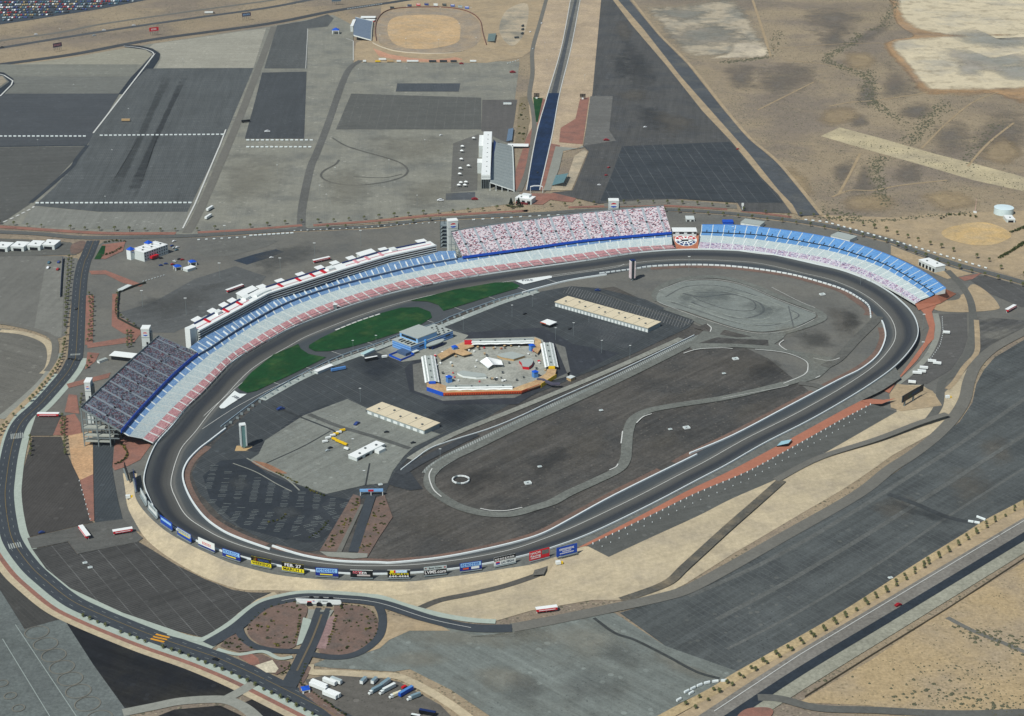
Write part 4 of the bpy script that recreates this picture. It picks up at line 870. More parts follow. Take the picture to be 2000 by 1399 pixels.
SB = seats('blue_seats', [((112, 148, 188), 6), ((98, 132, 176), 3), ((132, 162, 192), 2)], 1.6, 1.0, 0.72)
SB2 = seats('bright_blue_seats', [((100, 152, 204), 6), ((90, 142, 197), 3), ((114, 163, 210), 2)], 1.6, 1.0, 0.8)
SX = seats('mixed_seats', [((216, 205, 207), 44), ((150, 92, 104), 15), ((98, 82, 92), 13), ((200, 180, 186), 20), ((152, 156, 168), 12)], 1.8, 1.15, 0.78)
SXD = seats('mixed_shaded_seats', [((122, 130, 144), 32), ((116, 76, 84), 18), ((74, 78, 88), 20), ((146, 144, 150), 16), ((98, 96, 108), 14)], 1.8, 1.15, 0.62)  # the shaded stand's copy of the seat mix, its shade set in darker colours
SXW = seats('mixed_pale_seats', [((214, 206, 214), 42), ((156, 112, 138), 13), ((118, 118, 152), 13), ((192, 178, 194), 24)], 1.8, 1.2, 0.85)
def cross_rows(parent, name, a, b, every, w, h, mat, t0=0.0, t1=1.0, start=0):
    """stairs running up a tier between its front line a and its back line b; one mesh each"""
    n = len(a); L = [0]
    for p, q in zip(a, a[1:]): L.append(L[-1]+(q-p).length)
    s = start+0.01; j = 0; c = 0
    while s < L[-1] and c < 99:
        while L[j+1] < s: j += 1
        f = (s-L[j])/max(1e-6, L[j+1]-L[j]); p = a[j].lerp(a[j+1], f); q = b[j].lerp(b[j+1], f)
        p, q = p.lerp(q, t0), p.lerp(q, t1)
        d = (q-p); e = Vector((-d.y, d.x, 0)).normalized()*w/2; up = Vector((0, 0, h))
        vs = [p-e, p+e, q+e, q-e, p-e+up, p+e+up, q+e+up, q-e+up]
        MB().add(vs, [(4, 5, 6, 7), (0, 1, 5, 4), (1, 2, 6, 5), (2, 3, 7, 6), (3, 0, 4, 7)]).build(name, mat, parent)
        s += every; c += 1
def wallstrip(parent, name, pts, z0, z1, mat, out=0.0, th=0.4, zs=None):
    nor = normals(pts); mb = MB()
    pp = [Vector((p.x+q[0]*out, p.y+q[1]*out, 0)) for p, q in zip(pts, nor)]
    mb.wall([(p.x, p.y) for p in pp], [z0+0.3]*len(pp), z1-z0-0.3, th)
    return mb.build(name, mat, parent)
def tiers(parent, lines, mats, names, n=90, every=15.5, aw=1.1, am=None):
    out = []
    for (A, za), (B, zb), m, nm in zip(lines, lines[1:], mats, names):
        o, a, b = strip(nm, m, A, za, B, zb, n, parent)
        cross_rows(parent, 'aisle_stair', a, b, every, aw*1.4, 0.3, am or OFFW)
        out.append((a, b))
    return out
# ------------------------------------------------------------------ the long main-straight grandstand
F1 = '299.6,866 334,832 363,798 397,766 454,706 488.6,685.7 534,659 580,634 626,615 678.5,596 740,578 771.5,568 840,556 863,550 977,530 1080,515.5 1157,506 1248.7,492 1319.6,485.8'
P1 = '279,857 310,825 338.5,795.5 370,765 400,738 450,692.6 505,657 523,646 591.6,612 660,586 740,561 817,542 909,526 1023,511 1080,503 1203,486 1313,478'
B1 = '252,852 286,810 331.6,763 370,727 400,701 420,686 500,633 568.7,600 637,574 680,561 771.5,539 863,520 909,511.5 1023,491.5 1111,483 1157,477 1226,469 1312,463'
K1 = '235.6,842 274,797 331.6,739 370,704 389,691 408.6,680 468,641 541,600 605,574 674,553 748.6,534 817,518 892.7,504.5 1020,486 1157,468.5 1311.6,455'
gs = thing('grandstand', 'long main grandstand with pink, pale and blue seat bands along the front straight', 'grandstand', group=None)
res = tiers(gs, [(F1, 5.5), (P1, 8.5), (B1, 14.0), (K1, 15.6)], [SP, SW, SB], ['pink_tier', 'pale_tier', 'blue_tier'], 120)
fa = res[0][0]; ka = res[-1][1]
wallstrip(gs, 'front_wall', fa, 2.5, 6.2, STEEL, 0.5, 0.4)
mb = MB()
fr = inset(resample([Vector((p.x, p.y, 0)) for p in fa], 3), 0) if False else None
nor = normals(fa)
for i in range(0, len(fa), 2):
    p, q = fa[i], nor[i]; mb.box(p.x-q[0]*2.0-0.12, p.y-q[1]*2.0-0.12, 4, p.x-q[0]*2.0+0.12, p.y-q[1]*2.0+0.12, 11.5)
mb.wall([(p.x-q[0]*2.0, p.y-q[1]*2.0) for p, q in zip(fa, nor)], [10.9]*len(fa), 0.25, 0.2)
mb.wall([(p.x-q[0]*2.0, p.y-q[1]*2.0) for p, q in zip(fa, nor)], [8.4]*len(fa), 0.12, 0.15)
tag(mb.build('catch_fence', STEEL), 'grey steel catch fence between the front straight and the main grandstand', 'fence')
wallstrip(gs, 'concourse_wall', ka, 6.0, 16.3, DARKM, 0.3, 0.4)
# upper blue tier under the suites
U1 = '370,679 397,660 454,626 523,586 591.6,557 660,535.5 726,520 771.5,508.6 817,495.5 849,491.5 889,490'
K2 = '389,691 408.6,680 468,641 541,600 605,574 674,553 748.6,534 817,518 892.7,504.5'
ub = thing('upper_grandstand', 'upper blue seat tier with white entry stairs below the white suite building', 'grandstand')
r2 = tiers(ub, [(K2, 17.2), (U1, 22.5)], [SB], ['blue_tier'], 70, 17.0, 0.7)
a, b = r2[0]
wallstrip(ub, 'front_wall', a, 15.9, 17.6, plain('concourse_shadow_blue', (70, 96, 130)), -0.3, 0.4); wallstrip(ub, 'front_rail', a, 17.65, 18.3, OFFW, -0.35, 0.15)  # concourse shadow is mixed into this wall's blue
n0 = len(a)
cross_rows(ub, 'entry_stair', a, b, 17.0, 1.3, 1.5, WHITE, 0.0, 0.5, 8.5)
for a_, b_ in ((a[0], b[0]), (a[-1], b[-1])):
    MB().add([a_, b_, (b_.x, b_.y, 8), (a_.x, a_.y, 8)], [(0, 1, 2, 3), (3, 2, 1, 0)] if False else [(0, 1, 2, 3)]).build('end_wall', STEEL, ub)
# suites
T1 = [(387, 646.5), (523, 573), (669, 526), (760, 499), (851.5, 479)]
Tb = [(369, 637), (503, 566), (657, 517), (752, 489), (840, 471)]
su = thing('suite_building', 'long white suite building with dark glass bands and roof terrace behind the blue seats', 'building')
RZ = 31.5
tp = [G(u, v, RZ) for u, v in T1]; bp = [G(u, v, RZ) for u, v in Tb]
for z0, z1, m, nm, o in ((30.3, 32.1, WHITE, 'roof_parapet', -0.9), (28.4, 30.2, GLASS, 'glass_band', 0), (27.6, 28.2, WHITE, 'balcony_rail', -0.9), (25.4, 27.5, GLASS, 'glass_band', 0), (24.7, 25.3, WHITE, 'balcony_rail', -0.9), (22.6, 24.6, GLASS, 'glass_band', 0), (21.9, 22.5, WHITE, 'balcony_rail', -0.9)):
    wallstrip(su, nm, tp, z0, z1, m, o, 1.2 if m is WHITE else 0.6)
mb = MB(); nn = len(tp)
vs = [(p.x, p.y, RZ) for p in tp]+[(p.x, p.y, RZ) for p in bp]+[(p.x, p.y, 0.0) for p in bp]+[(p.x, p.y, 0) for p in tp]
mb.add(vs, [(i, i+1, nn+i+1, nn+i) for i in range(nn-1)]); mb.build('roof', WHITE2, su)
mb = MB(); mb.add(vs, [(nn+i, nn+i+1, 2*nn+i+1, 2*nn+i) for i in range(nn-1)]+[(0, nn, 2*nn, 3*nn), (2*nn-1, nn-1, 4*nn-1, 3*nn-1)]); mb.build('rear_wall', OFFW, su)
def along(t, s, z=RZ):
    """point on the suite roof: t along it, s from front (0) to back (1)"""
    a = resample([Vector((p.x, p.y, 0)) for p in tp], 401)[int(t*400)]; b = resample([Vector((p.x, p.y, 0)) for p in bp], 401)[int(t*400)]
    p = a.lerp(b, s); return Vector((p.x, p.y, z))
def rquad(t0, t1, s0, s1, z0, z1, m, name, parent):
    k = max(2, int((t1-t0)*24)+2); mb = MB(); vs = []
    for i in range(k):
        t = t0+(t1-t0)*i/(k-1)
        for s_, z in ((s0, z0), (s0, z1), (s1, z1), (s1, z0)): p = along(t, s_); vs.append((p.x, p.y, z))
    fs = [(i*4+j, (i+1)*4+j, (i+1)*4+(j+1) % 4, i*4+(j+1) % 4) for i in range(k-1) for j in range(4)]+[(0, 1, 2, 3), ((k-1)*4+3, (k-1)*4+2, (k-1)*4+1, (k-1)*4)]
    mb.add(vs, fs); return mb.build(name, m, parent)
PINKR = plain('pink_roof_paint', (214, 150, 156), 0.7)
rquad(0.005, 0.26, 0.30, 0.36, RZ, RZ+.5, PINKR, 'roof_stripe', su); rquad(0.34, 0.62, 0.25, 0.40, RZ, RZ+.4, plain('pale_roof_walk', (206, 190, 186), 0.7), 'roof_stripe', su); rquad(0.66, 0.99, 0.36, 0.42, RZ, RZ+.5, PINKR, 'roof_stripe', su)
for k in range(3): rquad((0.02, 0.36, 0.66)[k], (0.24, 0.62, 0.98)[k], 0.84, 0.97, RZ, RZ+1.2, NAVY, 'roof_seating', su)
for t0, t1, s0, s1, h in ((0.115, 0.135, 0.5, 0.9, 37), (0.25, 0.275, 0.45, 0.9, 37), (0.295, 0.36, 0.2, 0.45, 36), (0.59, 0.615, 0.3, 0.8, 37), (0.845, 0.865, 0.4, 0.9, 37)):
    rquad(t0, t1, s0, s1, RZ, h-2.5, WHITE, 'roof_cabin', su)
for t in (0.06, 0.15, 0.215, 0.40, 0.47, 0.525, 0.57, 0.70, 0.745, 0.80): rquad(t, t+0.012, 0.2, 0.95, RZ, RZ+.7, RED if t < .7 else PINKR, 'roof_stripe', su)
for t0, t1, s1, h in ((0.045, 0.075, 2.3, 31), (0.075, 0.125, 2.4, 25), (0.12, 0.145, 2.0, 31.5), (0.175, 0.20, 2.1, 31.5), (0.215, 0.24, 2.1, 31.5), (0.255, 0.345, 2.6, 33), (0.35, 0.375, 2.2, 32), (0.42, 0.445, 2.1, 32), (0.50, 0.525, 2.1, 32), (0.575, 0.60, 2.1, 33), (0.635, 0.66, 2.2, 33), (0.70, 0.725, 2.2, 33), (0.735, 0.81, 2.6, 34), (0.83, 0.855, 2.3, RZ+.5), (0.965, 0.995, 2.0, 38)):
    big = t1-t0 > 0.04; h = min(h-2.5, 30.5 if not big else 31); s1 = 1.8 if not big else 2.1
    if big: t0 += 0.01; t1 -= 0.006; s1 -= 0.15; o = rquad(t0, t1, 1.3, s1, 0.0, h-0.8, OFFW, 'stair_tower', su)
    else: o = rquad(t0+0.006, t1-0.006, 1.35, s1-0.35, 0.0, h-0.8, DSTEEL, 'stair_tower', su)
    rquad(t0-0.001, t1+0.001, 1.25, s1+0.05, h-0.8, h, GREYR if t0 < 0.1 and big else WHITE2, 'tower_roof', o)
c = G(372, 640, 36); M = Matrix.Translation((c.x, c.y, 0)) @ Matrix.Rotation(R(55), 4, 'Z')
MB().box(-5, -4, 0, 5, 4, 36.5, 0, M).build('end_tower', WHITE, su)
# ------------------------------------------------------------------ the two tall end stands
def tall_stand(label, FL, BL, seatm, n, ends):
    t = thing('grandstand', label, 'grandstand')
    o, a, b = strip('seating_bowl', seatm, FL, 18.6, BL, 42.0, n, t)
    cross_rows(t, 'aisle_stair', a, b, 21.0, 3.0, 0.35, plain('aisle_grey', (158, 164, 172), 0.7), 0.0, 1.0, 12.0)
    cross_rows(t, 'entry_opening', a, b, 21.0, 2.6, 0.9, DARKM, 0.42, 0.47, 12.0)
    sg = 1 if (b[0]-a[0]).xy.dot(Vector(normals(a)[0])) < 0 else -1
    wallstrip(t, 'blue_fascia', a, 16.4, 19.6, BLUE, 0.4*sg, 0.5)
    wallstrip(t, 'back_rail', b, 40.5, 43.6, STEEL, -0.3*sg, 0.3)
    mb = MB()
    for i in range(0, len(a), max(1, len(a)//14)):
        for f, zt in ((1.0, 41.5), (0.62, 32.6), (0.3, 25.2)):
            p = a[i].lerp(b[i], f); mb.box(p.x-0.5, p.y-0.5, 0, p.x+0.5, p.y+0.5, zt)
        for za in (10, 20, 30):
            f0 = max(0.05, (za-18.6)/23.4); p, q = a[i].lerp(b[i], f0), b[i]
            mb.tube([(p.x, p.y, za), (q.x, q.y, za)], 0.5, 4)
    mb.build('steel_frame', STEEL, t)
    und = [p.lerp(q, 0.02)-Vector((0, 0, 1.1)) for p, q in zip(a, b)]; top = [q-Vector((0, 0, 1.1)) for q in b]
    m2 = MB(); k = len(und); m2.add([*und, *top], [(i, i+1, k+i+1, k+i) for i in range(k-1)]); m2.build('underside', DSTEEL, t)
    for e in ends:
        i = 0 if e == 0 else -1; p, q = a[i], b[i]
        MB().add([p+Vector((0, 0, 0.9)), q+Vector((0, 0, 0.9)), q-Vector((0, 0, 1.6)), p-Vector((0, 0, 1.6))], [(0, 1, 2, 3)]).build('end_rail', STEEL, t)
        d = (q-p); m3 = MB()
        for zz, f0 in ((7.0, 0.30), (13.0, 0.2), (22.0, 0.42)):
            u_, v_ = p.lerp(q, f0), q; e_ = Vector((-d.y, d.x, 0)).normalized()*(6 if i == 0 else -6)
            m3.add([(u_.x, u_.y, zz), (v_.x, v_.y, zz), (v_.x-e_.x, v_.y-e_.y, zz), (u_.x-e_.x, u_.y-e_.y, zz)], [(0, 1, 2, 3)])
            m3.add([(u_.x, u_.y, zz+0.02), (v_.x, v_.y, zz+0.02), (v_.x, v_.y, zz-1.6), (u_.x, u_.y, zz-1.6)], [(0, 1, 2, 3)])
        m3.build('concourse_slab', CONCW, t)
    return t, a, b
tall_stand('tall right-hand stand of white and red seats beside the brick emblem slope', '903,502 1020,486 1157,467.5 1311.6,454', '881,454 931.6,444.6 1080,424 1157,415 1296,403', SX, 60, (0, 1))
tall_stand('tall shaded stand of mixed seats coloured darker for shade at the west end of the straight', '235.6,842 274,797 331.6,737 370,702 386.5,690', '158,798 197,760 252,709 290,675 311,657', SXD, 40, (0, 1))
st = thing('stair_block', 'dark open stair block at the left end of the tall white and red stand', 'stair block', G(868, 483))
for k in range(7): MB().box(-5, -3, k*5, 6, 16, k*5+0.6).build('landing', STEEL, st)
mb = MB()
for x, y in ((-5, -3), (6, -3), (-5, 16), (6, 16), (0, 6)): mb.box(x-0.3, y-0.3, 0, x+0.3, y+0.3, 36)
mb.build('post', DSTEEL, st)
for k in range(6):
    mb = MB(); mb.tube([(-4, -2, k*5+0.6), (5, 14, k*5+5)], 0.7, 4); mb.build('flight', DSTEEL, st)
# ------------------------------------------------------------------ turn stand (right)
ts = thing('grandstand', 'curved bright blue and white grandstand round the far turn on the right', 'grandstand')
F3 = '1364,485.5 1420,489 1477,495 1569,507 1637,522.5 1691,541.5 1742,566 1788,593'
C3 = '1365.5,473 1420,476 1477,482 1591.6,500 1668.6,519 1742,551 1799,586'
W3 = '1368,459.5 1420,462 1477,467.5 1600,486 1672,504 1718,520.5 1759,542 1799,567 1816,580'
K3 = '1370,453 1430,455.5 1500,460.6 1614.5,480 1678.5,498 1724,514 1765,535 1806,560 1826,574.5'
U3 = '1371,439.6 1454,441.5 1569,455.5 1660,474 1737,499.5 1806,533 1847,563.5'
r3 = tiers(ts, [(F3, 6.0), (C3, 7.5), (W3, 10.8), (K3, 11.8)], [SXW, SW, SB2], ['mixed_tier', 'white_tier', 'blue_tier'], 70, 14.5, 0.8, SWH if False else WHITE)
r4 = tiers(ts, [(K3, 12.8), (U3, 17.5)], [SB2], ['upper_tier'], 70, 14.5, 0.7, OFFW)
a4, b4 = r4[0]
wallstrip(ts, 'concourse_wall', a4, 6, 13.0, DARKM, 0.3, 0.4)
wallstrip(ts, 'front_wall', r3[0][0], 4.4, 7.0, WHITE, -0.2, 0.4)
wallstrip(ts, 'back_rail', b4, 16.4, 18.4, MIDB, 0.3, 0.3)
cross_rows(ts, 'entry_stair', a4, b4, 14.5, 1.0, 0.8, DSTEEL, 0.0, 0.25, 7)
mb = MB()
for i in range(0, 70, 4):
    q = b4[i]; mb.box(q.x-0.4, q.y-0.4, 0, q.x+0.4, q.y+0.4, 17)
mb.build('steel_frame', STEEL, ts)
for lo, hi, z in ((a4[-1], b4[-1], 0),):
    MB().add([lo, hi, (hi.x, hi.y, 11.0), (lo.x, lo.y, 11.0)], [(0, 1, 2, 3)]).build('end_wall', WHITE, ts)
# ------------------------------------------------------------------ emblem slope between the stands
em = thing('emblem_slope', 'brick red bank with a round red, white and blue emblem between two stands', 'sloped sign')
q4 = [G(1313, 456, 15.6), G(1365, 456, 15.6), G(1363.5, 487, 5.2), G(1321, 487, 5.2)]
def bil(s, t, h=0.0):
    p = (q4[0].lerp(q4[1], s)).lerp(q4[3].lerp(q4[2], s), t); return p+Vector((0, -h*0.4, h))
MB().add(q4, [(3, 2, 1, 0)]).build('bank', ground('brick_bank', (170, 108, 82), None, grain=0.08), em)
def disc(pts, h, m, name, parent=None):
    vs = [bil(0.48+0.45*x, 0.44-0.37*y, h) for x, y in pts]; mb = MB()
    mb.add(vs, [tuple(range(len(vs)))]); return mb.build(name, m, parent or em)
circ = lambda r, n=40: [(r*math.cos(2*math.pi*i/n), r*math.sin(2*math.pi*i/n)) for i in range(n)]
base = disc(circ(1.0), 0.15, WHITE, 'emblem')
def wedge(a0, a1, r0, r1, m):
    k = 5; aa = [a0+(a1-a0)*i/k for i in range(k+1)]
    disc([(r0*math.cos(R(x)), r0*math.sin(R(x))) for x in aa]+[(r1*math.cos(R(x)), r1*math.sin(R(x))) for x in aa[::-1]], 0.3, m, 'emblem_ray', base)
DRED = plain('emblem_red', (178, 20, 36), 0.6); DBLU = plain('emblem_blue', (24, 52, 104), 0.6)
for a0, a1 in ((14, 36), (44, 68), (76, 104), (112, 136), (144, 166)):
    wedge(a0, a1, 0.66, 0.93, DRED); wedge(a0+3, a1-3, 0.36, 0.58, DRED)
    wedge(-a1, -a0, 0.66, 0.93, DBLU); wedge(-a1+3, -a0-3, 0.34, 0.58, DBLU)
disc([(-0.88, -0.06), (-0.3, -0.16), (0.3, -0.16), (0.9, 0.0), (0.3, 0.14), (-0.5, 0.06)], 0.45, BLK, 'emblem_band', base)
for cx in (-0.56, 0.38): disc([(cx+x*0.17, -0.06+y*0.13) for x, y in circ(1, 12)], 0.6, WHITE, 'emblem_shape', base)
pb = thing('press_box', 'low white cabin with dark openings on top of the emblem slope', 'cabin')
f, rz, w_, dp = frame3((1314, 451.8), (1361, 451.8), (1361, 445), 21); pb.location = f; pb.rotation_euler[2] = rz
MB().box(0.4, 0.4, 0, w_-0.4, dp, 20.4).build('wall', OFFW, pb); MB().box(-0.3, -0.8, 20.4, w_+0.3, dp+0.5, 21.2).build('roof', WHITE2, pb)
for x in (0.06, 0.32, 0.42, 0.65, 0.74, 0.93): MB().box(w_*x-1.5, 0.1, 17.2, w_*x+1.5, 0.5, 19.6).build('window', DARKM, pb)
# ------------------------------------------------------------------ lift towers
def roundlogo(parent, x, y, z, r):
    """round red, white and blue badge on a face that looks along local -y"""
    mb = MB(); n = 20
    for rr, yy, m in ((r, y, 0), (r*0.9, y-0.05, 1)):
        if m == 0: mb.add([(x+rr*math.cos(2*math.pi*i/n), yy, z+rr*0.75*math.sin(2*math.pi*i/n)) for i in range(n)], [tuple(range(n))], 0)
        else:
            for m_, a0 in ((1, 20), (2, 200)):
                ps = [(x+rr*math.cos(R(a0+140*i/10)), yy, z+rr*0.75*math.sin(R(a0+140*i/10))) for i in range(11)]
                mb.add(ps, [tuple(range(11))], m_)
    return mb.build('badge', [WHITE, RED, BLUE], parent)
def tower(label, p0, p1, p2, h, foot=0.0):
    f, rz, w_, dp = frame3(p0, p1, p2, h); t = thing('lift_tower', label, 'tower', f, rz, 'white lift towers behind the stands')
    dp = max(dp, w_*0.8)
    MB().box(0, 0, 0, w_, dp, h-1.2).build('shaft', OFFW, t); MB().box(-0.3, -0.3, h-1.2, w_+0.3, dp+0.3, h).build('roof', WHITE2, t)
    for k in range(1, 4): MB().box(-0.12, -0.12, h-k*11, w_+0.12, dp+0.12, h-k*11+0.5).build('band', STEEL, t)
    roundlogo(t, w_/2, -0.15, h-6.5, w_*0.36); MB().box(w_*0.55, -0.14, h-19, w_*0.8, 0.3, h-16).build('window', DARKM, t)
    MB().box(w_+0.02, dp*0.2, 4, w_+1.6, dp*0.9, h-6).build('stair_cage', STEEL, t)
    return t
tower('white lift tower behind the upper end of the shaded stand', (274.7, 642), (290.5, 642), (298, 635), 47)
tower('white lift tower behind the lower end of the shaded stand', (164, 746), (175.5, 746), (183.7, 737.5), 47)
tower('white lift tower at the left end of the tall red and white stand', (875.7, 431.8), (894.4, 430.3), (892.5, 427), 47)
tower('white lift tower behind the middle of the tall red and white stand', (1189, 392), (1208.7, 392), (1206.5, 388.3), 47)
# ------------------------------------------------------------------ plain buildings from roof corners
def shed(name, label, cat, p0, p1, p2, h, wm=None, rm=None, group=None, over=0.3, doors=0, dm=None, units=0, gable=0.0, gm=None):
    f, rz, w_, dp = frame3(p0, p1, p2, h); t = thing(name, label, cat, f, rz, group)
    wm = wm or OFFW; rm = rm or WHITE2
    MB().box(over, over, 0, w_-over, dp-over, h-0.6 if not gable else h-0.05).build('wall', wm, t)
    if gable:
        mb = MB(); y = dp/2
        mb.add([(-over, -over, h), (w_+over, -over, h), (w_+over, y, h+gable), (-over, y, h+gable), (-over, dp+over, h), (w_+over, dp+over, h)], [(0, 1, 2, 3), (3, 2, 5, 4), (0, 3, 4), (1, 5, 2), (0, 4, 5, 1)]); mb.build('roof', rm, t)
    else: MB().box(0, 0, h-0.6, w_, dp, h).build('roof', rm, t)
    for k in range(doors):
        x = w_*(k+0.5)/doors; MB().box(x-w_/doors*0.3, over-0.12, 0.1, x+w_/doors*0.3, over+0.2, h*0.62).build('door', dm or WHITE, t)
    for k in range(units):
        x = w_*(k+0.7)/(units+0.4); y = dp*(0.35+0.3*(k % 2)); w2 = 0.12
        if units > 4: MB().box(x+3-w2, 0.3, h, x+3+w2, dp-0.3, h+0.14).build('roof_seam', gm or DGREY, t)
        MB().box(x-0.9, y-0.9, h, x+0.9, y+0.9, h+1.2).build('roof_unit', gm or DGREY, t)
    return t, w_, dp
GW = plain('garage_wall', (158, 164, 164), 0.7)
shed('garage_building', 'longer cream-roofed garage block with white doors in the infield', 'garage', (1083, 589.5), (1266, 641), (1109, 578), 6.5, GW, CREAM, 'cream garage blocks', 0.5, 28, WHITE, 9)
shed('garage_building', 'shorter cream-roofed garage block beside the pale concrete lot', 'garage', (715, 799), (829, 840.5), (746, 785), 6, GW, CREAM, 'cream garage blocks', 0.5, 9, WHITE, 5)
t, w_, dp = shed('care_building', 'white flat building near the yellow trucks in the infield', 'building', (697, 894.5), (752, 866.5), (681, 887.5), 5, OFFW, WHITE2, None, 0.3, 4, DARKM, 3)
MB().box(w_*0.62, -6, 0, w_*0.86, 0.2, 4.2).build('porch', WHITE, t)
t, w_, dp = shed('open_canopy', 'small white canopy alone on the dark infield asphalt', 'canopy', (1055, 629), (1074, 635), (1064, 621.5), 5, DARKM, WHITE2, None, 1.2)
MB().box(0.5, -0.4, 4.4, w_*0.6, 0.2, 5.2).build('fascia', ORNG, t)
shed('small_cabin', 'small cream cabin near the east corner of the garages', 'cabin', (1106, 736.5), (1115, 739.5), (1112, 731.5), 4, TANW, OFFW)
shed('concession_building', 'white-roofed building behind the left part of the blue turn stand', 'building', (1446, 434), (1485, 440), (1450, 426), 6, OFFW, GREYR, 'concession buildings behind the turn stand', 0.3, 4, WHITE, 0)
shed('concession_building', 'white-roofed building behind the middle of the blue turn stand', 'building', (1622, 459.5), (1660, 468.5), (1630, 451), 6, OFFW, GREYR, 'concession buildings behind the turn stand', 0.3, 4, WHITE, 0)
shed('concession_building', 'white building with stepped front behind the right end of the blue turn stand', 'building', (1794, 507), (1827, 522), (1806, 499.5), 8, OFFW, WHITE2, 'concession buildings behind the turn stand', 0.3, 5, DARKM, 2)
shed('utility_building', 'small white service building beside the curved road behind the emblem', 'building', (1340, 428), (1357, 428), (1356, 421.5), 4, OFFW, OFFW, None, 0.2, 2, DARKM)
shed('blue_container', 'blue container behind the left end of the turn stand', 'container', (1412, 434), (1433, 434), (1433, 429), 3.5, BLUE, BLUE)
# water tank and pump house
tk = thing('water_tank', 'large round white water tank at the right edge of the desert', 'tank', G(1961, 417)); rr = 20.5*0.66
tb_ = G(1961, 405.5, 9); tk.location = (tb_.x, tb_.y, 0)
mb = MB(); mb.tube([(0, 0, 0), (0, 0, 9)], 13.4, 40); mb.build('shell', plain('tank_white', (206, 222, 222), 0.5, 0.04), tk)
mb = MB(); mb.tube([(0, 0, 9), (0, 0, 9.5), (0, 0, 10.2)], [13.7, 13.5, 0.8], 40); mb.build('roof', plain('tank_top', (216, 232, 234), 0.5, 0.03), tk)
shed('pump_house', 'small white flat-roofed block beside the round water tank', 'building', (1966.5, 428.5), (1983.5, 428.5), (1975, 420), 5, OFFW, WHITE2, None, 0.3, 1, DARKM, 1)
# warehouses on the left
for k, (x, y) in enumerate(((-12, 482), (20, 481), (52, 479), (80, 477.5))):
    wd = 26
    shed('warehouse', ('leftmost white warehouse cut by the picture edge', 'white warehouse second in the row of four beside the west road', 'white warehouse third in the row of four beside the west road', 'white warehouse nearest the west road junction')[k], 'warehouse', (x, y), (x+wd, y+1.5), (x+wd+3, y-9), 7, OFFW, WHITE2, 'white warehouses in a row', 0.3, 1, DARKM, 1)
# ticket office
t, w_, dp = shed('ticket_office', 'three-storey white office with blue corner roofs and a red entrance canopy', 'office', (281, 493.6), (327.8, 477.4), (258, 486), 13, OFFW, WHITE2, None, 0.2, 0, None, 5)
for fl in range(3):
    for k in range(10):
        x = w_*(k+0.6)/10.2; MB().box(x-0.7, 0.02, 2+fl*4, x+0.7, 0.5, 4+fl*4).build('window', GLASS, t)
MB().box(w_*0.22, -4.5, 2.6, w_*0.5, 0.1, 5.6).build('entrance_canopy', RED, t)
for x, y in ((-2, dp-1), (w_*0.72, dp+0.5)):
    o = MB().box(x-4, y-4, 0, x+4, y+4, 13.5).build('corner_tower', WHITE, t); MB().add([(x-4.5, y-4.5, 13.5), (x+4.5, y-4.5, 13.5), (x+4.5, y+4.5, 13.5), (x-4.5, y+4.5, 13.5), (x, y, 17)], [(0, 1, 4), (1, 2, 4), (2, 3, 4), (3, 0, 4)]).build('tower_roof', BLUE, o)
roundlogo(t, -2, dp-5.2, 11, 2.4)
def kiosk(label, u, v, s, rz, group):
    t = thing('entrance_kiosk', label, 'kiosk', G(u, v), rz, group)
    for x in (-1, 1):
        for y in (-1, 1): MB().box(x*s-0.5, y*s-0.5, 0, x*s+0.5, y*s+0.5, s*1.1).build('post', WHITE, t)
    MB().box(-s-0.5, -s-0.5, s*1.1, s+0.5, s+0.5, s*1.1+1).build('fascia', WHITE, t)
    MB().add([(-s-0.8, -s-0.8, s*1.1+1), (s+0.8, -s-0.8, s*1.1+1), (s+0.8, s+0.8, s*1.1+1), (-s-0.8, s+0.8, s*1.1+1), (0, -s*0.3, s*1.9), (0, s*0.3, s*1.9)], [(0, 1, 4), (1, 2, 5, 4), (2, 3, 5), (3, 0, 4, 5)]).build('roof', BLUE, t)
    return t
kiosk('blue-roofed entrance kiosk left of the white gate shed', 347, 527, 3.8, R(30), 'blue-roofed kiosks')
kiosk('blue-roofed entrance kiosk behind the white gate shed', 376, 518, 3.8, R(30), 'blue-roofed kiosks')
kiosk('blue-roofed double kiosk west of the dirt track stand', 656, 66, 6.5, 0, 'blue-roofed kiosks')
kiosk('small blue-roofed kiosk at the truck yard entrance', 597, 1352, 2.4, R(20), 'blue-roofed kiosks')
shed('gate_shed', 'low white shed between the two blue-roofed kiosks', 'shed', (366, 526.5), (383, 521), (360, 522), 4, OFFW, WHITE2)
shed('garden_wall_store', 'white wedge-roofed store between brick strips west of the stands', 'shed', (238, 567), (258, 557), (240, 560), 3, OFFW, OFFW)
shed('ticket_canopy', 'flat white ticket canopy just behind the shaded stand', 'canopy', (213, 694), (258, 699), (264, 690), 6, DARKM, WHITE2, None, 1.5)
t, w_, dp = shed('tube_shelter', 'small grey shelter with white end beside the flat white ticket canopy', 'shelter', (189, 704), (194, 706), (203, 697), 3, WHITE, GREYR, None, 0.1)
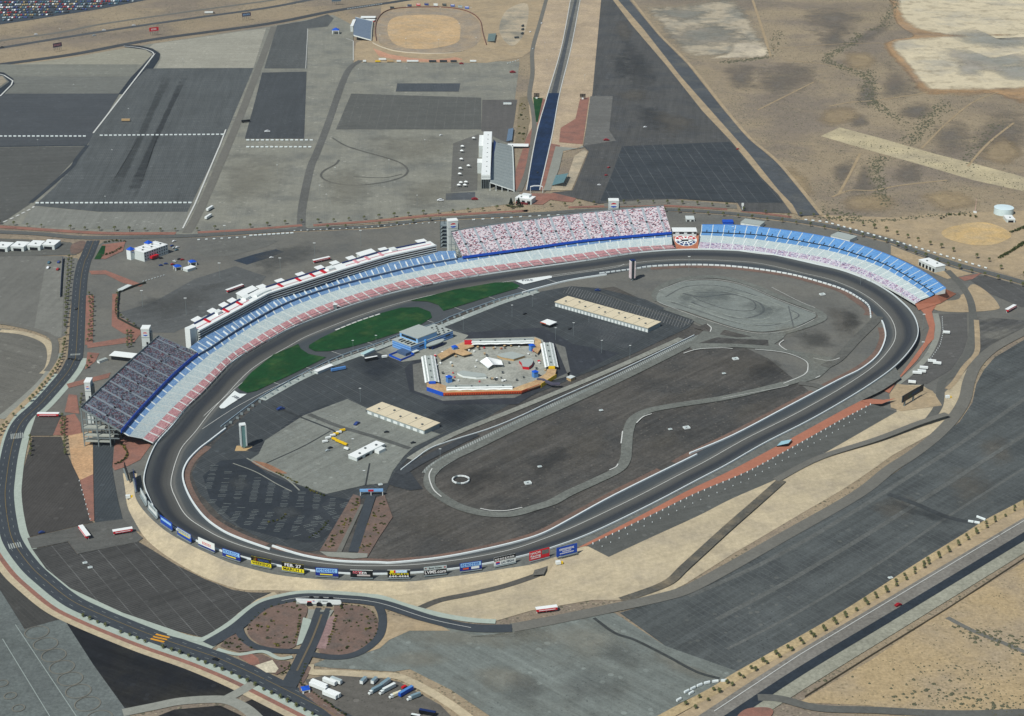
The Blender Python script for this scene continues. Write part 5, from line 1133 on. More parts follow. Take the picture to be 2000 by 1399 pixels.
# ------------------------------------------------------------------ media centre
t, w_, dp = shed('media_center', 'blue-walled media building with chequered skylights beside the pit lane', 'building', (802.4, 677), (885, 645.5), (767, 663), 10, MIDB, GREYR, None, 0.2)
a_ = bpy.data.objects['media_center']
M0 = t.matrix_basis.inverted() if False else (Matrix.Translation(t.location) @ Matrix.Rotation(t.rotation_euler[2], 4, 'Z')).inverted()
def loc(p): return M0 @ p
p0, p1, p2 = loc(G(816, 661, 16)), loc(G(849, 645.5, 16)), loc(G(785, 646.5, 16))
x0, x1, y0, y1 = min(p0.x, p2.x), p1.x, p0.y, p2.y
MB().box(x0, y0, 10, x1, y1, 15.4).build('upper_floor', SKYB, t); MB().box(x0-0.5, y0-0.5, 15.4, x1+0.5, y1+0.5, 16.2).build('upper_roof', GREYR, t)
MB().box(x0-0.1, y0+3, 11.5, x0+0.3, y1-3, 14.5).build('window_band', GLASS, t)
for k in range(6):
    for j in range(5):
        if (k+j) % 2:
            xx = 3+k*(x0-6)/5.5; yy = 3+j*(dp-6)/5; MB().box(xx-0.9, yy-0.9, 10, xx+0.9, yy+0.9, 10.8).build('skylight', BLK, t)
            xx = x1+3+k*(w_-x1-6)/5.5; MB().box(xx-0.9, yy-0.9, 10, xx+0.9, yy+0.9, 10.8).build('skylight', BLK, t)
for z0 in (2.2, 5.0, 7.8): MB().box(-0.12, -0.12, z0, w_+0.12, dp+0.12, z0+0.25).build('wall_band', plain('pale_blue_trim', (168, 206, 238)), t)
MB().box(w_*0.2, -0.2, 5.4, w_*0.3, 0.1, 7.2).build('window', GLASS, t); MB().box(w_*0.82, -0.2, 5.4, w_*0.92, 0.1, 7.2).build('window', GLASS, t)
mb = MB(); mb.prism([(w_*0.5+14*math.cos(2*math.pi*i/20), -5+4.5*math.sin(2*math.pi*i/20)) for i in range(20)], 5.5, 6.6); mb.build('entrance_canopy', GREYR, t)
MB().box(w_*0.38, -9, 0.2, w_*0.64, -0.2, 4.8).build('entrance_hall', NAVY, t)
MB().box(w_*0.34-1.0, -1, 0, w_*0.34+1.0, 1, 11.5).build('pier', plain('bright_blue_pier', (84, 168, 240)), t)
MB().box(-9, -1, 0, -0.1, dp*0.45, 4.2).build('stair_hall', plain('slate_blue', (70, 92, 124)), t)
MB().box(0.8, -4, 3.0, 9, 0.1, 3.8).build('porch', OFFW, t)
yd = thing('walled_yard', 'open yard with royal blue walls in front of the blue media building', 'yard')
ring_ = [G(760, 697), G(783, 707), G(809, 696), G(786, 687)]
mb = MB(); mb.wall([(p.x, p.y) for p in ring_], [0]*4, 3.2, 0.6, closed=True); mb.build('wall', BLUE, yd)
# ------------------------------------------------------------------ the octagonal garage yard
def scallop(label, p0, p1, p2, nb, boxm, boxend):
    f, rz, w_, dp = frame3(p0, p1, p2, 6.0); t = thing('garage_hall', label, 'garage', f, rz, 'white-roofed halls round the courtyard')
    lx = w_ >= dp; L, D = (w_, dp) if lx else (dp, w_)
    MB().box(1, 1, 0, w_-1, dp-1, 5.0).build('wall', DARKM, t); MB().box(0.7, 0.7, 5.0, w_-0.7, dp-0.7, 6.2).build('roof', GREYR, t)
    for s_ in (0, 1):
        mb = MB(); vs = []
        for k in range(nb*4+1):
            x = L*k/(nb*4); dr = 0.9*abs(math.sin(math.pi*k/4))
            for yy, zz in ((-1.2-0*dr, 4.7+dr*0.5), (D*0.30, 6.7)):
                y = yy if s_ == 0 else D-yy
                vs.append((x, y, zz) if lx else (y, x, zz))
        fs = [(2*k, 2*k+2, 2*k+3, 2*k+1) for k in range(nb*4)]
        if (s_ == 1) == lx: fs = [q[::-1] for q in fs]
        mb.add(vs, fs); mb.build('awning', WHITE2, t)
    for k in range(4):
        x = L*(k+0.6)/4.2; MB().box(*((x-0.8, D/2-0.8) if lx else (D/2-0.8, x-0.8)), 6.2, *((x+0.8, D/2+0.8) if lx else (D/2+0.8, x+0.8)), 7.4).build('roof_unit', DGREY, t)
    if boxm:
        if lx: MB().box(-8, 0, 0, 0.5, dp*0.8, 6).build('end_sign', boxm, t)
        else: MB().box(3, -3.5, 0, w_-3, 0.6, 6.2).build('end_sign', boxm, t)
    return t
scallop('white-awning hall on the far side of the courtyard, with a red end', (921, 671), (1043, 668.6), (1043, 660), 5, RED, 0)
scallop('white-awning hall on the right side of the courtyard, with a yellow end', (1066, 716), (1088.6, 715.5), (1080, 669), 8, YEL, 0)
scallop('white-awning hall on the left side of the courtyard, with a blue end', (832, 746), (856, 745), (852.6, 694), 8, BLUE, 0)
scallop('white-awning hall on the near side of the courtyard above the orange fascia', (872, 760), (1001, 758), (1000, 750), 5, None, 0)
dk = thing('viewing_deck', 'raised tan deck with orange front around the near side of the courtyard', 'deck')
dp_ = [G(u, v, 4.6) for u, v in PX('833,747 857,749 870,753 872,761 1001,759 1020,752 1045,743 1066,729 1069,721 1087,721 1084,733 1055,752 1018,764 866,768 834,757')]
mb = MB(); mb.prism([(p.x, p.y) for p in dp_], 3.6, 4.6); mb.build('deck_top', DECKM, dk)
fr_ = [G(u, v, 4.6) for u, v in PX('866,768 1018,764 1053,751')]
fs_ = wallstrip(dk, 'fascia', fr_, 2.0, 5.2, ORNG, -0.4, 0.4); wallstrip(dk, 'under_wall', fr_, 0.1, 1.95, DSTEEL, 0.2, 0.3)
L_ = resample(fr_, 44); q_ = normals(L_)
for p, q in zip(L_[1:-1], q_[1:-1]):
    M = Matrix.Translation((p.x, p.y, 0)) @ Matrix.Rotation(math.atan2(-q[0], q[1]), 4, 'Z'); MB().box(-0.9, -0.75, 2.3, 0.9, 1.0, 4.0, 0, M).build('fascia_panel', plain('dark_rust', (132, 52, 30)), fs_)
wallstrip(dk, 'blue_side', [G(u, v, 4.6) for u, v in PX('834,757 866,768')], 0.1, 5.4, BLUE, -0.4, 0.4); wallstrip(dk, 'yellow_side', [G(u, v, 4.6) for u, v in PX('1056,751 1086,732')], 0.1, 5.4, YEL, -0.4, 0.4)
dk = thing('viewing_deck', 'raised tan deck between the courtyard and the blue media building', 'deck')
mb = MB(); mb.prism([(p.x, p.y) for p in [G(u, v, 4.6) for u, v in PX('854,693 885,676 905,668 921,672 926,676 906,683 922,690 905,694 888,688 862,702')]], 3.6, 4.6); mb.build('deck_top', DECKM, dk)
wallstrip(dk, 'fascia', [G(u, v, 4.6) for u, v in PX('862,702 888,688')], 0.1, 4.4, DSTEEL, 0.4, 0.4)
dk = thing('viewing_deck', 'raised tan deck at the right-hand corner of the courtyard', 'deck')
mb = MB(); mb.prism([(p.x, p.y) for p in [G(u, v, 4.6) for u, v in PX('1044,659 1056,664 1059,676 1050,690 1041,683 1044,672')]], 3.6, 4.6); mb.build('deck_top', DECKM, dk)
mb = MB(); mb.wall([(p.x, p.y) for p in [G(u, v) for u, v in PX('925,678 1030,673')]], [0, 0], 4.4, 3.5); tag(mb.build('walkway_bridge', plain('grey_pink_walk', (170, 160, 156))), 'narrow raised walkway along the far side of the courtyard', 'walkway')
tn = thing('canopy_tent', 'white peaked tent canopy in the middle of the courtyard', 'tent')
def sail(pts, parent):
    P = [G(u, v, z) for u, v, z in pts]; n = 6; mb = MB(); vs = []
    for i in range(n+1):
        for j in range(n+1):
            a, b = i/n, j/n; p = P[0].lerp(P[1], a).lerp(P[3].lerp(P[2], a), b); p.z -= 2.4*math.sin(math.pi*a)*math.sin(math.pi*b); vs.append(p)
    mb.add(vs, [(i*(n+1)+j, i*(n+1)+j+1, (i+1)*(n+1)+j+1, (i+1)*(n+1)+j) for i in range(n) for j in range(n)]); mb.build('sail', WHITE2, parent, True)
sail([(937, 706, 4), (951, 697, 10), (963, 712, 6), (953, 720, 4)], tn); sail([(952, 697.5, 10), (979, 703.5, 5), (983, 713, 4), (963.5, 712.5, 6)], tn)
mb = MB()
for u, v, z in ((937, 706, 4), (951, 697, 10), (953, 720, 4), (979, 703.5, 5), (983, 713, 4)):
    p = G(u, v, z); mb.tube([(p.x, p.y, 0), (p.x, p.y, z)], 0.3, 6)
mb.build('mast', STEEL, tn)
def polyb(name, label, cat, s, h, wm, rm):
    P = [G(u, v, h) for u, v in PX(s)]; t = thing(name, label, cat)
    mb = MB(); mb.prism([(p.x, p.y) for p in P], 0, h-0.5); mb.build('wall', wm, t)
    c = sum(P, Vector())/len(P); mb = MB(); mb.prism([(c.x+(p.x-c.x)*1.04, c.y+(p.y-c.y)*1.04) for p in P], h-0.5, h); mb.build('roof', rm, t); return t
polyb('bar_building', 'angular grey-roofed bar with tan walls in the courtyard', 'bar', '982,690 1000,687 1025,694 1003,701 980,697 971,693', 4, TANW, GREYR)
polyb('stage_building', 'rounded grey-roofed stage with red and blue edge in the courtyard', 'stage', '1014,703 1038,700 1041,706 1038,712 1033,716 1021,715 1019,708', 5, RED, GREYR)
polyb('bar_building', 'long boat-shaped bar with white counter on the near side of the courtyard', 'bar', '893,727 905,724 946,730 950,735 930,736 905,733', 4, WHITE, GREYR)
for u, v, lb in ((1039, 686, 'blue stair turret at the far right of the courtyard'), (877, 748, 'blue stair turret at the near left of the courtyard'), (888, 689, 'blue stair turret at the far left of the courtyard'), (1045, 738, 'pale blue stair turret at the near right of the courtyard')):
    t = thing('stair_turret', lb, 'turret', G(u, v), R(30), 'blue stair turrets of the courtyard')
    MB().box(-2.6, -2.6, 0, 2.6, 2.6, 7.5).build('shaft', MIDB, t); MB().add([(-3.2, -3.2, 7.5), (3.2, -3.2, 7.5), (3.2, 3.2, 7.5), (-3.2, 3.2, 7.5), (0, 0, 9.4)], [(0, 1, 4), (1, 2, 4), (2, 3, 4), (3, 0, 4)]).build('roof', BLUE, t)
gd = thing('footbridge', 'dark footbridge leaving the yellow corner of the courtyard', 'footbridge')
P = [G(u, v, 5) for u, v in PX('1049,741 1060,742 1078,750 1094,750')]; mb = MB(); mb.wall([(p.x, p.y) for p in P], [4.0]*4, 2.0, 3.0); mb.build('span', plain('purple_grey', (84, 80, 96)), gd)
# ------------------------------------------------------------------ scoring pylons
def pylon(label, u, v, vt, mats):
    h = HT(u, v, vt); t = thing('scoring_pylon', label, 'pylon', G(u, v), R(18), 'scoring pylons in the infield')
    MB().box(-1.0, -1.0, 0, 1.0, 1.0, h*0.12).build('foot', WHITE, t); MB().box(-2.4, -2.4, h*0.09, 2.4, 2.4, h*0.97).build('shaft', mats[0], t)
    for s, nm in (((-3.2, -2.9, -1.9, 2.9), 'number_panel'), ((1.9, -2.9, 3.2, 2.9), 'number_panel')):
        o = MB().box(s[0], s[1], h*0.13, s[2], s[3], h*0.96).build(nm, mats[1], t); mb = MB()
        for k in range(18):
            z = h*(0.15+0.044*k); mb.box(s[0]-0.06, s[1]-0.06, z, s[2]+0.06, s[3]+0.06, z+0.35)
        mb.build('panel_joint', mats[2], o)
    MB().box(-3.0, -3.0, h*0.97, 3.0, 3.0, h).build('cap', mats[3], t); return t
pylon('tall scoring pylon with pale and green faces in the left infield lot', 476.5, 876, 828, (plain('pylon_teal', (104, 140, 138)), WHITE, STEEL, WHITE))
pylon('tall scoring pylon with white and dark faces by the front straight exit', 1234.5, 548, 507.5, (DSTEEL, WHITE, PINKR, NAVY))
ps = thing('pylon_base', 'small tan plinth under the left infield pylon', 'plinth', G(476, 877)); MB().box(-8, -6, 0, 8, 6, 0.7).build('slab', TANW, ps)
# ------------------------------------------------------------------ walls round the track
WB = plain('white_barrier_paint', (224, 230, 228), 0.55, 0.06)
def wallline(name, label, pts, z, h, th, m=WB, grp='white walls round the track'):
    mb = MB(); mb.wall([(p.x, p.y) for p in pts], [z]*len(pts) if not isinstance(z, list) else z, h, th)
    return tag(mb.build(name, m), label, 'wall', grp)
oz = [p.z for p in outc]
mb = MB(); mb.wall([(p.x, p.y) for p in outc], [z+4*LZ for z in oz], 1.3, 0.9, 0, True)
tag(mb.build('track_wall', WB), 'white outer wall that runs all the way round the oval track', 'wall', 'white walls round the track')
for s, lb in (('441,838 410,862 387,880 365,905 357,933 370,971 397,1009 431,1035.5 468,1053 527.5,1074', 'white inner wall round the left-hand turn'), ('532,1067.5 591.6,1086 660,1097 740,1100 771.5,1100.2 863,1090.4 954,1073 1023,1056 1065.7,1041 1111.5,1017 1203,967 1361,889', 'white inner wall along the near side and the back straight up to the gap'), ('1347,887 1431.5,851.6 1536.7,796.7 1637,744 1683,721 1715,693.8 1729,661.7 1726.5,639 1722,627.4', 'white inner wall from the gap in the back straight round into the right-hand turn'), ('1700.6,620.7 1696,598 1675.5,582 1646,566 1600,551 1546,537 1477,526 1408.6,519.4 1340,518 1271.6,521 1239.5,526 1171,535', 'white segmented inner wall along the far right-hand turn'), ('1184.6,537 1111,548.7 1043,566 1020,572.7', 'white wall at the far end of the pit road')):
    p = smooth([G(u, v, 0.6) for u, v in PX(s)], False, 5); o = wallline('safety_wall', lb, p, 0.6, 1.5, 1.5)
    if 'segmented' in lb:
        L = resample(p, 60); nor = normals(L); mb = MB()
        for k in range(1, 59):
            M = Matrix.Translation((L[k].x, L[k].y, 0)) @ Matrix.Rotation(math.atan2(nor[k][1], nor[k][0]), 4, 'Z'); mb.box(-0.85, -0.5, 0.4, 0.85, 0.5, 2.15, 0, M)
        mb.build('gate_gap', DARKM, o)
PIT = smooth([G(u, v, 0.6) for u, v in PX('431.5,834 523,768 649,702.5 740,670.5 800,647.5 858,630 886,617 977,584 1043,567')], False, 5)
wallline('pit_wall', 'low blue-grey pit wall between the pit road and the pit boxes', PIT, 0.6, 1.1, 0.7, plain('pit_wall_grey', (150, 168, 178)))
L = resample(PIT, 47)
pit = tag(MB().box(-0.5, -1.6, 0, 0.5, 1.6, 2.4).build('pit_stand', STEEL), 'small steel timing stand on the pit wall strip', 'stand', 'timing stands along the pit wall')
nl = normals(L)
for k, (p, q) in enumerate(zip(L, nl)):
    if k in (0,): pit.location = (p.x-q[0]*5, p.y-q[1]*5, 0.6); continue
    copy_tree(pit, None, (p.x-q[0]*(5 if k % 2 else 6.5), p.y-q[1]*5, 0.6), math.atan2(-q[0], q[1]))
wallline('paddock_wall', 'thin white wall beside the infield drag lane', smooth([G(u, v, 1) for u, v in PX('783,918 812,896 851.5,871 954.5,838 1020,811.5 1080,783 1203,728 1356,655')], False, 4), 0.9, 0.8, 0.8)
wallline('dirt_track_wall', 'dark red wall round the outside of the dirt oval', smooth([G(u, v, .6) for u, v in PX('735,80 733,60 737,40 751,24 780,16.5 830,14.5 880,16 916,24 937,40 943,65 950,88')], False, 5), .6, 2.0, 1.2, plain('rust_red_wall', (122, 84, 72)), None)
wallline('dirt_track_wall', 'cream wall along the near side of the dirt oval', smooth([G(u, v, .6) for u, v in PX('728,84 735,88 750,94 778,101 830,105 880,104 905,100')], False, 5), .6, 1.3, 1.0, plain('cream_wall', (206, 196, 176)), None)
# ------------------------------------------------------------------ billboards
FONT = None
def text(s, x, z, size, m, parent, y=-0.3, wmax=None):
    c = bpy.data.curves.new('lettering', 'FONT'); c.body = s; c.size = size; c.align_x = 'CENTER'; c.align_y = 'CENTER'; c.extrude = 0.03; c.offset = size*0.012
    c.materials.append(m); o = bpy.data.objects.new('lettering', c); COL.objects.link(o); o.parent = parent
    o.location = (x, y, z); o.rotation_euler = (math.pi/2, 0, 0)
    return to_mesh(o, wmax)
def to_mesh(o, wmax=None):
    bpy.context.view_layer.update(); me = bpy.data.meshes.new_from_object(o.evaluated_get(bpy.context.evaluated_depsgraph_get()))
    q = bpy.data.objects.new('lettering', me); COL.objects.link(q); q.parent = o.parent; q.location = o.location; q.rotation_euler = o.rotation_euler
    xs = [v.co.x for v in me.vertices]
    if wmax and xs: q.scale.x = wmax/max(0.01, max(xs)-min(xs))
    bpy.data.objects.remove(o); return q
PALEB = plain('pale_blue_panel', (150, 198, 236), 0.5); PYEL = plain('sign_yellow', (232, 214, 30), 0.5); SILV = plain('sign_silver', (176, 184, 186), 0.5); SRED = plain('sign_red', (206, 30, 44), 0.5); SBLUE = plain('sign_blue', (16, 70, 170), 0.5); DBLUE = plain('sign_dark_blue', (18, 40, 130), 0.5)
WTXT = plain('white_lettering', (240, 240, 238), 0.5, 0.02)
def billboard(label, b0, b1, hpx, face, rows, zb=6.2, grp='billboards round the outside of the left-hand turn', back=STEEL, legs=True, gap=1.6):
    p0, p1 = G(*b0, zb+gap), G(*b1, zb+gap); d = p1-p0; w_ = d.length
    t = thing('billboard', label, 'billboard', (p0.x, p0.y, zb), math.atan2(d.y, d.x), grp)
    um, vm = (b0[0]+b1[0])/2, (b0[1]+b1[1])/2
    h = HT(um, vm, vm-hpx, zb+gap)
    MB().box(0, -0.2, gap, w_, 0.3, gap+h).build('panel', face, t)
    if legs:
        for k in range(5): MB().box(w_*(k+0.5)/5-0.25, 0.3, -0.6, w_*(k+0.5)/5+0.25, 0.8, gap+h*0.9).build('leg', back, t)
        MB().box(0, -1.5, gap-0.6, w_, -0.2, gap-0.4).build('catwalk', STEEL, t)
    for r in rows:
        if r[0] == 'bar': _, x0, x1, z0, z1, m = r; MB().box(w_*x0, -0.28, gap+h*z0, w_*x1, 0.1, gap+h*z1).build('field', m, t)
        elif r[0] == 'text': _, s, x, z, sz, wm, m = r; text(s, w_*x, gap+h*z, h*sz, m, t, -0.34, w_*wm)
        elif r[0] == 'mark':
            _, x0, x1, z0, z1, m, n_ = r; mb = MB(); rnd = random.Random(len(label))
            for k in range(n_):
                a = x0+(x1-x0)*k/n_; wd = (x1-x0)/n_*0.7; q = rnd.random()
                mb.box(w_*a, -0.36, gap+h*z0, w_*(a+wd*0.3), 0, gap+h*z1); mb.box(w_*(a+wd*0.3), -0.36, gap+h*(z0+(z1-z0)*0.72), w_*(a+wd), 0, gap+h*z1)
                if q > 0.4: mb.box(w_*(a+wd*0.3), -0.36, gap+h*z0, w_*(a+wd), 0, gap+h*(z0+(z1-z0)*0.25))
                else: mb.box(w_*(a+wd*0.7), -0.36, gap+h*z0, w_*(a+wd), 0, gap+h*z1)
            mb.build('mark', m, t)
    return t
sponsor = lambda: [('bar', 0.04, 0.96, 0.42, 0.95, PALEB), ('mark', 0.08, 0.9, 0.5, 0.86, SBLUE, 8), ('bar', 0.2, 0.75, 0.1, 0.24, PYEL)]
billboard('billboard seen edge-on beside the service yard, uppermost of the row', (243, 914), (251, 938), 13, BLK, [], 6)
billboard('billboard seen edge-on below the yard entrance, second of the row', (261, 931), (267, 960), 15, NAVY, [], 6)
billboard('narrow grey-white billboard third from the upper end of the row', (275, 966), (287, 987), 13, SILV, [('bar', 0.1, 0.9, 0.5, 0.9, WHITE)])
billboard('pale billboard with grey stripes fourth from the upper end of the row', (290, 992), (308, 1012), 14, SILV, [('bar', 0.1, 0.9, 0.1, 0.5, WHITE), ('mark', 0.15, 0.85, 0.6, 0.85, STEEL, 5)])
billboard('dark blue billboard with one pale stripe on the curve', (314, 1020), (337, 1036), 14, SBLUE, [('bar', 0.08, 0.92, 0.5, 0.8, PALEB)])
billboard('white and blue billboard with yellow marks on the curve', (347, 1043), (374, 1059), 14, SBLUE, [('bar', 0.02, 0.98, 0.5, 0.98, SILV), ('bar', 0.1, 0.9, 0.34, 0.46, PYEL), ('mark', 0.1, 0.85, 0.6, 0.85, STEEL, 6)])
billboard('white billboard with a faint red word and a blue foot', (388, 1064), (420, 1078), 15, WHITE, [('bar', 0.0, 1, 0.0, 0.16, DBLUE), ('mark', 0.25, 0.8, 0.36, 0.66, plain('faint_red', (206, 96, 96)), 6)])
billboard('blue billboard with pale lettering left of the yellow weekend sign', (435, 1085), (470, 1096), 14.5, DBLUE, sponsor())
billboard('black and yellow billboard with a striped logo that reads WEEKEND below', (491, 1101), (530, 1109), 15, PYEL, [('bar', 0.0, 1, 0.47, 1.0, BLK), ('bar', 0.06, 0.24, 0.5, 0.92, plain('stripe_gold', (200, 170, 40))), ('bar', 0.24, 0.32, 0.5, 0.92, SRED), ('bar', 0.32, 0.92, 0.5, 0.92, WTXT), ('text', 'NASCAR', 0.62, 0.71, 0.42, 0.52, plain('sign_ink_blue', (60, 90, 150))), ('text', 'WEEKEND', 0.5, 0.23, 0.46, 0.9, BLK)])
billboard('black and yellow billboard that reads FEB. 27 MARCH 1', (551, 1113), (594, 1119.5), 15.5, PYEL, [('bar', 0.0, 1, 0.46, 1.0, BLK), ('text', 'FEB. 27', 0.5, 0.72, 0.52, 0.74, WTXT), ('text', 'MARCH 1', 0.5, 0.22, 0.48, 0.84, BLK)])
billboard('blue billboard with pale lettering right of the FEB. 27 sign', (616.5, 1123.5), (661, 1126), 15, DBLUE, sponsor())
billboard('black billboard with a red and white slanted logo', (684.5, 1127), (728.5, 1128), 14.5, BLK, [('bar', 0, 1, 0.93, 1.0, WHITE), ('mark', 0.12, 0.55, 0.5, 0.8, plain('logo_pink', (226, 120, 130)), 4), ('mark', 0.4, 0.75, 0.42, 0.72, WTXT, 3), ('bar', 0.3, 0.88, 0.16, 0.36, plain('logo_silver', (190, 180, 176)))])
billboard('black billboard with yellow TICKETS and a white telephone number', (757, 1128), (801.5, 1127.5), 15, BLK, [('bar', 0, 1, 0.94, 1.0, WHITE), ('bar', 0.12, 0.28, 0.6, 0.92, PYEL), ('bar', 0.28, 0.36, 0.6, 0.92, SRED), ('bar', 0.36, 0.86, 0.6, 0.92, PALEB), ('text', 'NASCAR', 0.61, 0.76, 0.34, 0.46, WTXT), ('text', 'TICKETS', 0.5, 0.43, 0.34, 0.86, PYEL), ('text', '644-4444', 0.5, 0.14, 0.32, 0.86, WTXT)])
billboard('white and black billboard with Book Tickets above a large web address', (828, 1123.5), (872.5, 1119), 16, BLK, [('bar', 0, 1, 0.56, 1.0, SILV), ('text', 'Book Tickets', 0.5, 0.76, 0.3, 0.56, BLK), ('text', 'LVMS.com', 0.5, 0.28, 0.56, 0.92, WTXT), ('bar', 0.04, 0.12, 0.68, 0.84, SRED), ('bar', 0.88, 0.96, 0.68, 0.84, SRED)])
billboard('blue billboard with pale lettering and two small badges', (898, 1116), (941, 1110), 15, DBLUE, [('bar', 0.04, 0.96, 0.46, 0.95, PALEB), ('mark', 0.08, 0.9, 0.54, 0.86, SBLUE, 8), ('bar', 0.14, 0.4, 0.14, 0.34, ORNG), ('bar', 0.52, 0.88, 0.1, 0.4, WHITE)])
billboard('white billboard with black top row that reads LAS VEGAS', (965, 1106), (1007, 1097), 16, WHITE, [('bar', 0, 1, 0.54, 1.0, BLK), ('mark', 0.04, 0.96, 0.62, 0.84, WTXT, 8), ('text', 'LAS VEGAS', 0.62, 0.26, 0.36, 0.6, plain('sign_ink', (70, 84, 100))), ('bar', 0.08, 0.26, 0.3, 0.44, SRED), ('bar', 0.08, 0.26, 0.12, 0.3, SBLUE)])
billboard('red billboard with white Racing lettering and a picture panel', (1034, 1096), (1073, 1086), 17, SRED, [('text', 'NASCAR', 0.3, 0.76, 0.34, 0.5, WTXT), ('text', 'Racing', 0.3, 0.44, 0.34, 0.5, WTXT), ('bar', 0.62, 0.96, 0.4, 0.86, plain('picture_grey', (110, 110, 108))), ('bar', 0.05, 0.55, 0.16, 0.22, WTXT)], 5.6)
billboard('plain blue billboard with white lines at the right end of the row', (1087, 1088), (1127, 1078), 17, SBLUE, [('mark', 0.14, 0.86, 0.6, 0.8, WTXT, 11), ('mark', 0.28, 0.7, 0.4, 0.5, WTXT, 10), ('mark', 0.16, 0.84, 0.2, 0.3, WTXT, 16)], 4.6)
G3 = 'roadside billboards near the motorway'
billboard('dark billboard on posts beside the frontage road, leftmost of three', (104, 93.5), (121, 90.5), 8, plain('sign_plum', (74, 62, 84)), [('mark', 0.1, 0.9, 0.3, 0.7, PINKR, 5)], 3, G3, DSTEEL, True, 6)
billboard('red billboard on posts beside the frontage road, middle of three', (292, 62), (310, 60), 7.5, SRED, [('mark', 0.2, 0.8, 0.3, 0.7, WTXT, 4)], 3, G3, DSTEEL, True, 6)
billboard('dark billboard on posts beside the frontage road, rightmost of three', (473, 33), (490, 31), 7, plain('sign_plum', (74, 62, 84)), [('mark', 0.1, 0.9, 0.3, 0.7, PALEB, 5)], 3, G3, DSTEEL, True, 6)
billboard('blue-grey billboard at the picture top beside the frontage road', (648, 3), (666, 2), 7, plain('sign_slate', (84, 104, 122)), [], 3, G3, DSTEEL, True, 6)
DT = 'small billboards behind the dirt oval'
for k, (u, v, m, lb) in enumerate(((766, 17, DSTEEL, 'brown'), (800, 12.5, NAVY, 'navy'), (817, 11, SRED, 'red and white'), (833, 10, DBLUE, 'blue and pink'), (851, 11, WHITE, 'white and yellow'), (868, 11, BLK, 'black and red'), (884, 12.5, SBLUE, 'bright blue'), (899, 14.5, SILV, 'silver'), (912, 16.5, BLUE, 'royal blue'))):
    billboard(lb+' small billboard on the far bank of the dirt oval', (u-4, v), (u+4, v+0.4), 4.2, m, [('bar', 0.1, 0.9, 0.55, 0.9, (WHITE, STEEL)[k % 2])] if k else [], 1.0, DT, DSTEEL, True, 0.6)
# big screen and scoreboard
ss = billboard('large dark video screen on two legs by the right-hand turn', (1764, 786), (1803, 763), 13, BLK, [('bar', 0.4, 0.8, 0.3, 0.7, plain('screen_blue', (30, 60, 90))), ('bar', 0.25, 0.4, 0.2, 0.6, plain('screen_green', (30, 66, 54)))], 0.5, None, STEEL, False, 6.0)
for x in (4, 22): MB().box(x-0.9, -0.2, -0.5, x+0.9, 1.2, 7).build('leg', STEEL, ss)
MB().box(-1, 0.3, 5.5, 32, 1.4, 13).build('back_frame', DSTEEL, ss)
def scoreboard(lb, u, v):
    t = thing('scoreboard', lb, 'scoreboard', G(u, v), R(-5), 'drag strip scoreboards')
    for z in (4, 6.4, 8.8): MB().box(-5, -0.4, z, 5, 0.4, z+1.7).build('panel', BLK, t)
    MB().box(-1.6, -0.5, 0, 1.6, 0.9, 4).build('foot', WHITE, t); MB().box(-0.5, 0.4, 0, 0.5, 0.9, 10.5).build('post', DSTEEL, t)
scoreboard('black scoreboard left of the drag strip above the small lawn', 1048, 194); scoreboard('black scoreboard right of the drag strip above the red gravel', 1138, 195)
# ------------------------------------------------------------------ gate canopies
def gate(lb, c0, c1, h=4.6, parts=1):
    p0, p1 = G(*c0, h), G(*c1, h); d = p1-p0; w_ = d.length
    t = thing('gate_canopy', lb, 'gate canopy', (p0.x, p0.y, 0), math.atan2(d.y, d.x), 'red and white gate canopies')
    MB().box(0, -1.2, h-2.3, w_, 1.4, h-0.1).build('fascia', RED, t); MB().box(-0.4, -1.0, h-0.1, w_+0.4, 3.2, h+0.3).build('roof', WHITE2, t)
    MB().box(w_*0.1, -1.32, h-1.5, w_*0.9, -1.2, h-1.0).build('sign_band', WTXT, t)
    for k in range(5):
        x = 0.6+(w_-1.2)*k/4; MB().box(x-0.25, 1.0, 0, x+0.25, 1.5, h-0.2).build('post', WHITE, t)
    for k in range(6): MB().box(w_*(k+0.5)/6-0.5, 0.6, 0, w_*(k+0.5)/6+0.5, 2.2, 1.2).build('turnstile', DSTEEL, t)
gate('red and white gate canopy west of the shaded stand by the big road', (73, 808), (114, 808)); gate('red and white gate canopy in the junction yard, turned end-on to the left', (155, 1027), (170, 1047))
gate('red and white gate canopy in the junction yard, nearest the billboards', (221, 1038), (258, 1032)); gate('red and white gate canopy alone on the dusty ground in front of the tan bank', (1048, 1190), (1088, 1185))
gate('red and white gate canopy behind the turn stand at the right edge', (1968, 605), (1984, 596)); gate('red and white gate canopy left of the suite building', (444, 567), (475, 556)); gate('red and white gate canopy behind the middle of the suite building', (613, 509), (644, 502))
